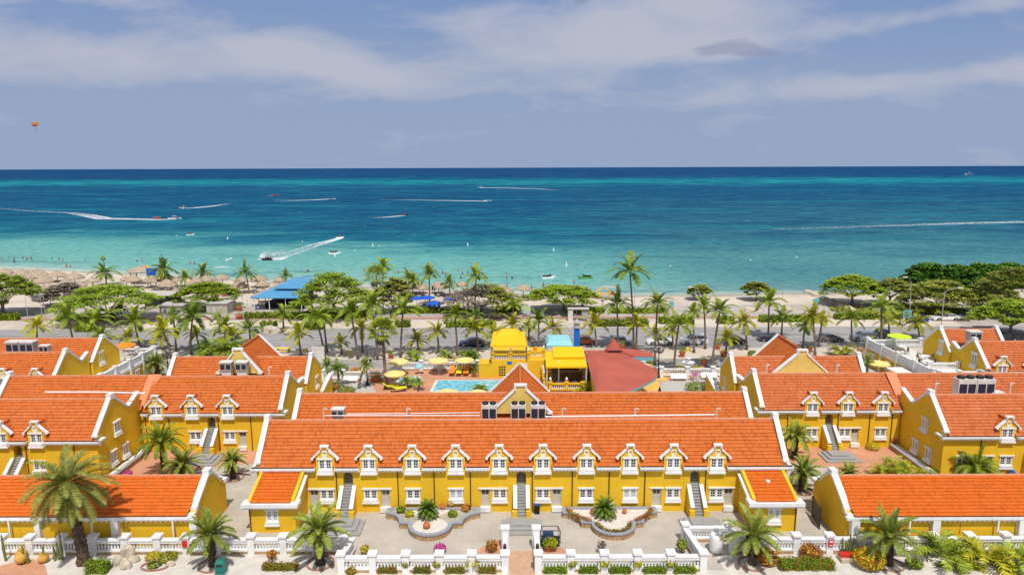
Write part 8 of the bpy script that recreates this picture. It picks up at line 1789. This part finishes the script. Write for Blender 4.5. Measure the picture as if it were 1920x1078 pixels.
o = b.build('bed_edging', 'brickred', loc=G(291, 1062)); tag(o, 'oval bed edging of red bricks on the left gravel', 'edging'); roundbush('low green plant inside the red-brick oval bed', 290, 1061, .55, .3, 'hedge', n=260)
# raised stone beds beside the end walls
for x, y0, y1, sgn, lab in ((-41.6, 66.5, 74, 1, 'left'), (43.5, 66.8, 74.2, -1, 'right')):
    t = thing('raised_bed', 'long raised stone bed along the window end wall on the ' + lab, 'raised bed', (x, y0, 0)); b = MB(); b.box(-.15, .15, 0, y1 - y0, 0, .5); b.build('stone_wall', 'stone', t); b = MB(); b.box(-.2, .2, 0, y1 - y0, .501, .58); b.build('coping', 'grey', t); b = MB(); b.box(*(sorted((-sgn * .151, -sgn * .85))), 0, y1 - y0, 0, .45); b.build('gravel', 'whitegravel', t)
t = thing('raised_bed', 'stone and gravel bed in front of the right edge house', 'raised bed', G(1830, 902)); b = MB(); b.box(-2.6, 2.6, -.3, 1.0, 0, .22); b.build('gravel', 'whitegravel', t)
# litter bin, gas tank, golf cart, signs
t = thing('litter_bin', 'dark green litter bin on a concrete slab at the bottom left', 'litter bin', G(415, 1074)); b = MB(); b.box(-.34, .34, -.3, .3, .06, 1.0); b.prism([(-.34, -.3, 1.001), (.34, -.3, 1.001), (.28, -.1, 1.2), (-.28, -.1, 1.2)], (0, .4, 0)); b.build('body', 'green', t); b = MB(); b.box(-.22, .22, -.31, -.29, .72, .9); b.build('opening', 'dark', t); b = MB(); b.box(-.5, .5, -.45, .45, 0, .059); b.build('slab', 'grey', t)
t = thing('gas_tank', 'white upright gas tank in the walled corner on the right', 'gas tank', (17.1, 52.9, 0)); b = MB(); b.lathe([(.35, 0), (.5, .15), (.55, .3), (.55, 1.45), (.45, 1.7), (.2, 1.85)], n=20); b.build('tank', 'white', t, True); b = MB(); b.lathe([(.22, 1.85), (.22, 2.05), (.18, 2.05)], n=12); b.build('valve_collar', 'steel', t)
t = thing('golf_cart', 'parked luggage cart with a black frame right of the brick path', 'cart', G(1031, 1020)); b = MB(); b.box(-.8, .8, -.4, .5, .35, .55); b.build('floor', 'black', t); b = MB()
for x in (-.85, .85): b.tube([(x, -.4, .3), (x, -.4, 1.5), (x * .8, .2, 1.6), (x, .5, .3)], .04, 6)
b.tube([(-.85, -.4, 1.5), (.85, -.4, 1.5)], .04, 6); b.tube([(-.7, .2, 1.6), (.7, .2, 1.6)], .04, 6); b.build('frame', 'black', t); b = MB(); b.box(-.6, .3, -.3, .4, .551, 1.1); b.build('bags', 'navy', t)
for x in (-.6, .6):
    for y in (-.4, .45): b = MB(); b.tube([(x, y - .05, .2), (x, y + .05, .2)], .2, 12); b.build('wheel', 'tyre', t)
t = thing('wheelie_bin', 'dark wheelie bin beside the middle staircase', 'bin', G(1007, 962)); b = MB(); b.prism([(-.22, -.22, .05), (.22, -.22, .05), (.26, -.26, .85), (-.26, -.26, .85)], (0, .5, 0)); b.build('body', 'black', t); b = MB(); b.box(-.3, .3, -.32, .3, .851, .92); b.build('lid', 'navy', t)
t = thing('motor_scooter', 'covered black scooter with blue bags at the right edge house', 'scooter', G(1893, 903)); b = MB(); b.lathe([(.3, .1), (.5, .5), (.45, .9), (.2, 1.15)], n=10, sx=1.2, sy=.7); b.build('cover', 'black', t, True); b = MB(); b.lathe([(.2, .9), (.28, 1.1), (.1, 1.3)], (.2, 0, 0), 8); b.build('bag', 'deepblue', t); b = MB(); b.tube([(-.5, -.05, .25), (-.5, .05, .25)], .25, 12); b.build('wheel', 'tyre', t)
def textobj(s, size, m, parent, loc, rx=pi / 2, name='lettering'):
    c = bpy.data.curves.new(name, 'FONT'); c.body = s; c.size = size; c.align_x = 'CENTER'; c.align_y = 'CENTER'; c.extrude = .004; o = bpy.data.objects.new(name, c); COL.objects.link(o); bpy.context.view_layer.update()
    me = bpy.data.meshes.new_from_object(o.evaluated_get(bpy.context.evaluated_depsgraph_get())); bpy.data.objects.remove(o); me.materials.clear(); me.materials.append(M[m] if isinstance(m, str) else m); o = bpy.data.objects.new(name, me); COL.objects.link(o); o.parent = parent; o.location = loc; o.rotation_euler = (rx, 0, 0); return o
def sign(name, lab, loc, w, h, m, zc, post=True, rz=0, cat='sign'):
    t = thing(name, lab, cat, loc, rz); b = MB(); b.box(-w / 2, w / 2, -.04, .04, zc - h / 2, zc + h / 2); b.build('board', m, t)
    if post:
        for s in (-1, 1): b = MB(); b.tube([(s * w * .42, .08, 0), (s * w * .42, .08, zc + h / 2)], .05, 6); b.build('post', 'wood', t)
    return t
p = G(1552, 1044); xs_ = P3(1552); t = sign('wall_sign', 'small red sign on the balustrade post right of the second croton', (xs_, 52.75 - .33, 0), .42, .6, 'red', 1.05, False); b = MB(); b.box(-.13, .13, -.052, -.042, 1.12, 1.28); b.box(-.13, .13, -.052, -.042, .84, .9); b.build('white_marks', 'white_clean', t)
t = sign('wall_sign', 'red sign on the balustrade post left of the green bin date palm', (P3(350), 52.95 - .33, 0), .42, .6, 'red', 1.05, False)
t = sign('map_board', 'large map board on posts beside the far road', G(988, 594), 1.6, 1.7, M['mapblue'] if 'mapblue' in M else mat('map_board_face', (.45, .58, .62), .6, .1, .5), 1.6); b = MB(); b.prism([(-.6, -.05, 1.9), (0, -.05, 2.2), (.6, -.05, 1.8), (.25, -.05, 1.4), (-.1, -.05, 1.6)], (0, -.01, 0)); b.build('map_shape', 'lime', t)
p = G(1699, 612); t = sign('signboard', 'turquoise signboard with a dark name panel behind the yellow palm', p, 1.7, 1.5, 'teal', 2.6); b = MB(); b.box(-.6, .6, -.055, -.045, 2.2, 2.65); b.build('name_panel', mat('maroon', (.13, .02, .02), .6), t); b = MB(); b.box(-.5, .5, -.065, -.056, 2.36, 2.46); b.build('white_marks', 'white_clean', t)
sign('signboard', 'small blue-white sign on the beach near the right hedges', G(1258, 592), 1.0, 1.2, 'teal', 2.6); sign('signboard', 'small turquoise sign above the yellow windswept palm', G(1529, 592), 1.0, 1.0, 'teal', 3.4); sign('signboard', 'pale turquoise sign near the acacia trunks on the right', G(1660, 600), 1.0, .8, 'teal', 2.6)
t = thing('bus_shelter', 'grey bus shelter with a pale kiosk beyond the blue column', 'bus shelter', G(1085, 603)); t.scale = (.5, .6, .8); b = MB(); b.box(-4.6, 4.4, 0, 2.6, 3.2, 3.45); b.build('roof', 'greyhut', t); b = MB(); b.box(-4.4, -2.4, .2, 2.4, 0, 3.0); b.build('kiosk', 'offwhite', t); b = MB(); b.box(1.5, 4.2, .6, .75, .6, 2.9); b.build('panel', 'steelbox', t)
for x in (-1, 1.2, 4.2): b = MB(); b.tube([(x, .3, 0), (x, .3, 3.2)], .07, 6); b.build('post', 'steel', t)
t = thing('picnic_table', 'yellow picnic table on the sandy walk by the left cross roof', 'picnic table', G(531, 660)); b = MB(); b.box(-1.3, 1.3, -.4, .4, .7, .78); b.build('tabletop', 'parasol_y', t)
for y in (-.9, .9): b = MB(); b.box(-1.3, 1.3, y - .15, y + .15, .4, .46); b.build('bench_board', 'parasol_y', t)
for x in (-1, 1): b = MB(); b.box(x - .06, x + .06, -.9, .9, .3, .39); b.box(x - .06, x + .06, -.3, .3, 0, .69); b.build('leg', 'wood', t)
t = thing('surf_rack', 'white panel standing on the walk by the left cross roof gable', 'panel', G(598, 690)); b = MB(); b.box(-1.0, 1.0, 0, .12, 0, 3.6); b.build('panel', 'offwhite', t); b = MB(); b.box(-1.1, 1.1, -.3, .42, 0, .1); b.build('foot', 'conc', t)
for i, (x, y) in enumerate(((575, 660), (653, 664), (857, 661), (1289, 658), (1151, 662), (772, 648))):
    b = MB(); b.lathe([(.28, 0), (.28, .5), (.2, .62), (.2, .7)], n=10); tag(b.build('bollard', 'parasol_y', loc=G(x, y)), 'squat yellow bollard on the sandy walk, %s from the left' % ordw([0, 1, 3, 5, 4, 2][i]), 'bollard', 'yellow bollards along the walk')
for x, y, lab in ((697, 675, 'left electric scooter parked on the walk'), (711, 675, 'right electric scooter parked on the walk')):
    t = thing('kick_scooter', lab, 'scooter', G(x, y)); b = MB(); b.box(-.9, .5, -.1, .1, .12, .2); b.build('deck', 'black', t); b = MB(); b.tube([(-.8, 0, .15), (-.65, 0, 1.5)], .05, 6); b.tube([(-.65, -.3, 1.5), (-.65, .3, 1.5)], .035, 5); b.build('handlebar', 'black', t)
    for xx in (-.85, .5): b = MB(); b.tube([(xx, -.05, .15), (xx, .05, .15)], .15, 10); b.build('wheel', 'tyre', t)
# flags and banner at the big hut
for x, y0, m, lab in ((277, 495, 'canvas_y', 'yellow and red feather flag left at the large thatched hut'), (301, 500, 'lemon', 'yellow feather flag right of the large thatched hut')):
    p = G(x, 538); z = GY(x, y0, p.y).z; t = thing('feather_flag', lab, 'flag', p); b = MB(); b.tube([(0, 0, 0), (0, 0, z)], .05, 5); b.build('pole', 'steel', t); b = MB(); b.prism([(.05, 0, z - 4.5), (1.0, 0, z - 4.2), (1.1, 0, z - 1), (.05, 0, z)], (0, .03, 0)); b.build('banner', m, t)
p = G(286, 538); t = thing('banner_board', 'blue advertising banner beside the large thatched hut', 'banner', p); b = MB(); b.box(-1.3, 1.3, 0, .1, 3.2, 5.2); b.build('board', 'deepblue', t); [MB().tube([(s, .05, 0), (s, .05, 3.2)], .06, 5).build('post', 'wood', t) for s in (-1.1, 1.1)]
for i, (x, y) in enumerate(((345, 1030), (300, 1012), (215, 1012), (150, 1010))): pass
# wall lanterns on the right edge house and cream pool ladder etc

GR = {'car': 'cars parked along the beach road', 'parasol': 'parasols of the terraces and the beach', 'person': 'people in the sea and on the beach', 'hedge': 'clipped hedges', 'shrub': 'garden shrubs', 'boulder': 'pale boulders', 'plant pot': 'potted plants', 'urn': 'clay urns', 'date palm': 'date palms of the hotel garden', 'acacia tree': 'acacias behind the beach', 'sea grape tree': 'sea grape trees of the shore thicket', 'hotel building': 'yellow hotel houses', 'balustrade': 'white and yellow balustrades', 'beach lounger': 'loungers under the thatched shades', 'palm bush': 'palm clumps', 'pole': 'thin poles along the beach road'}
import collections
cnt = collections.Counter(o['category'] for o in bpy.data.objects if o.parent is None and 'category' in o)
for o in bpy.data.objects:
    if o.parent is None and 'category' in o and 'group' not in o and cnt[o['category']] > 2: o['group'] = GR.get(o['category'], o['category'] + 's around the resort')
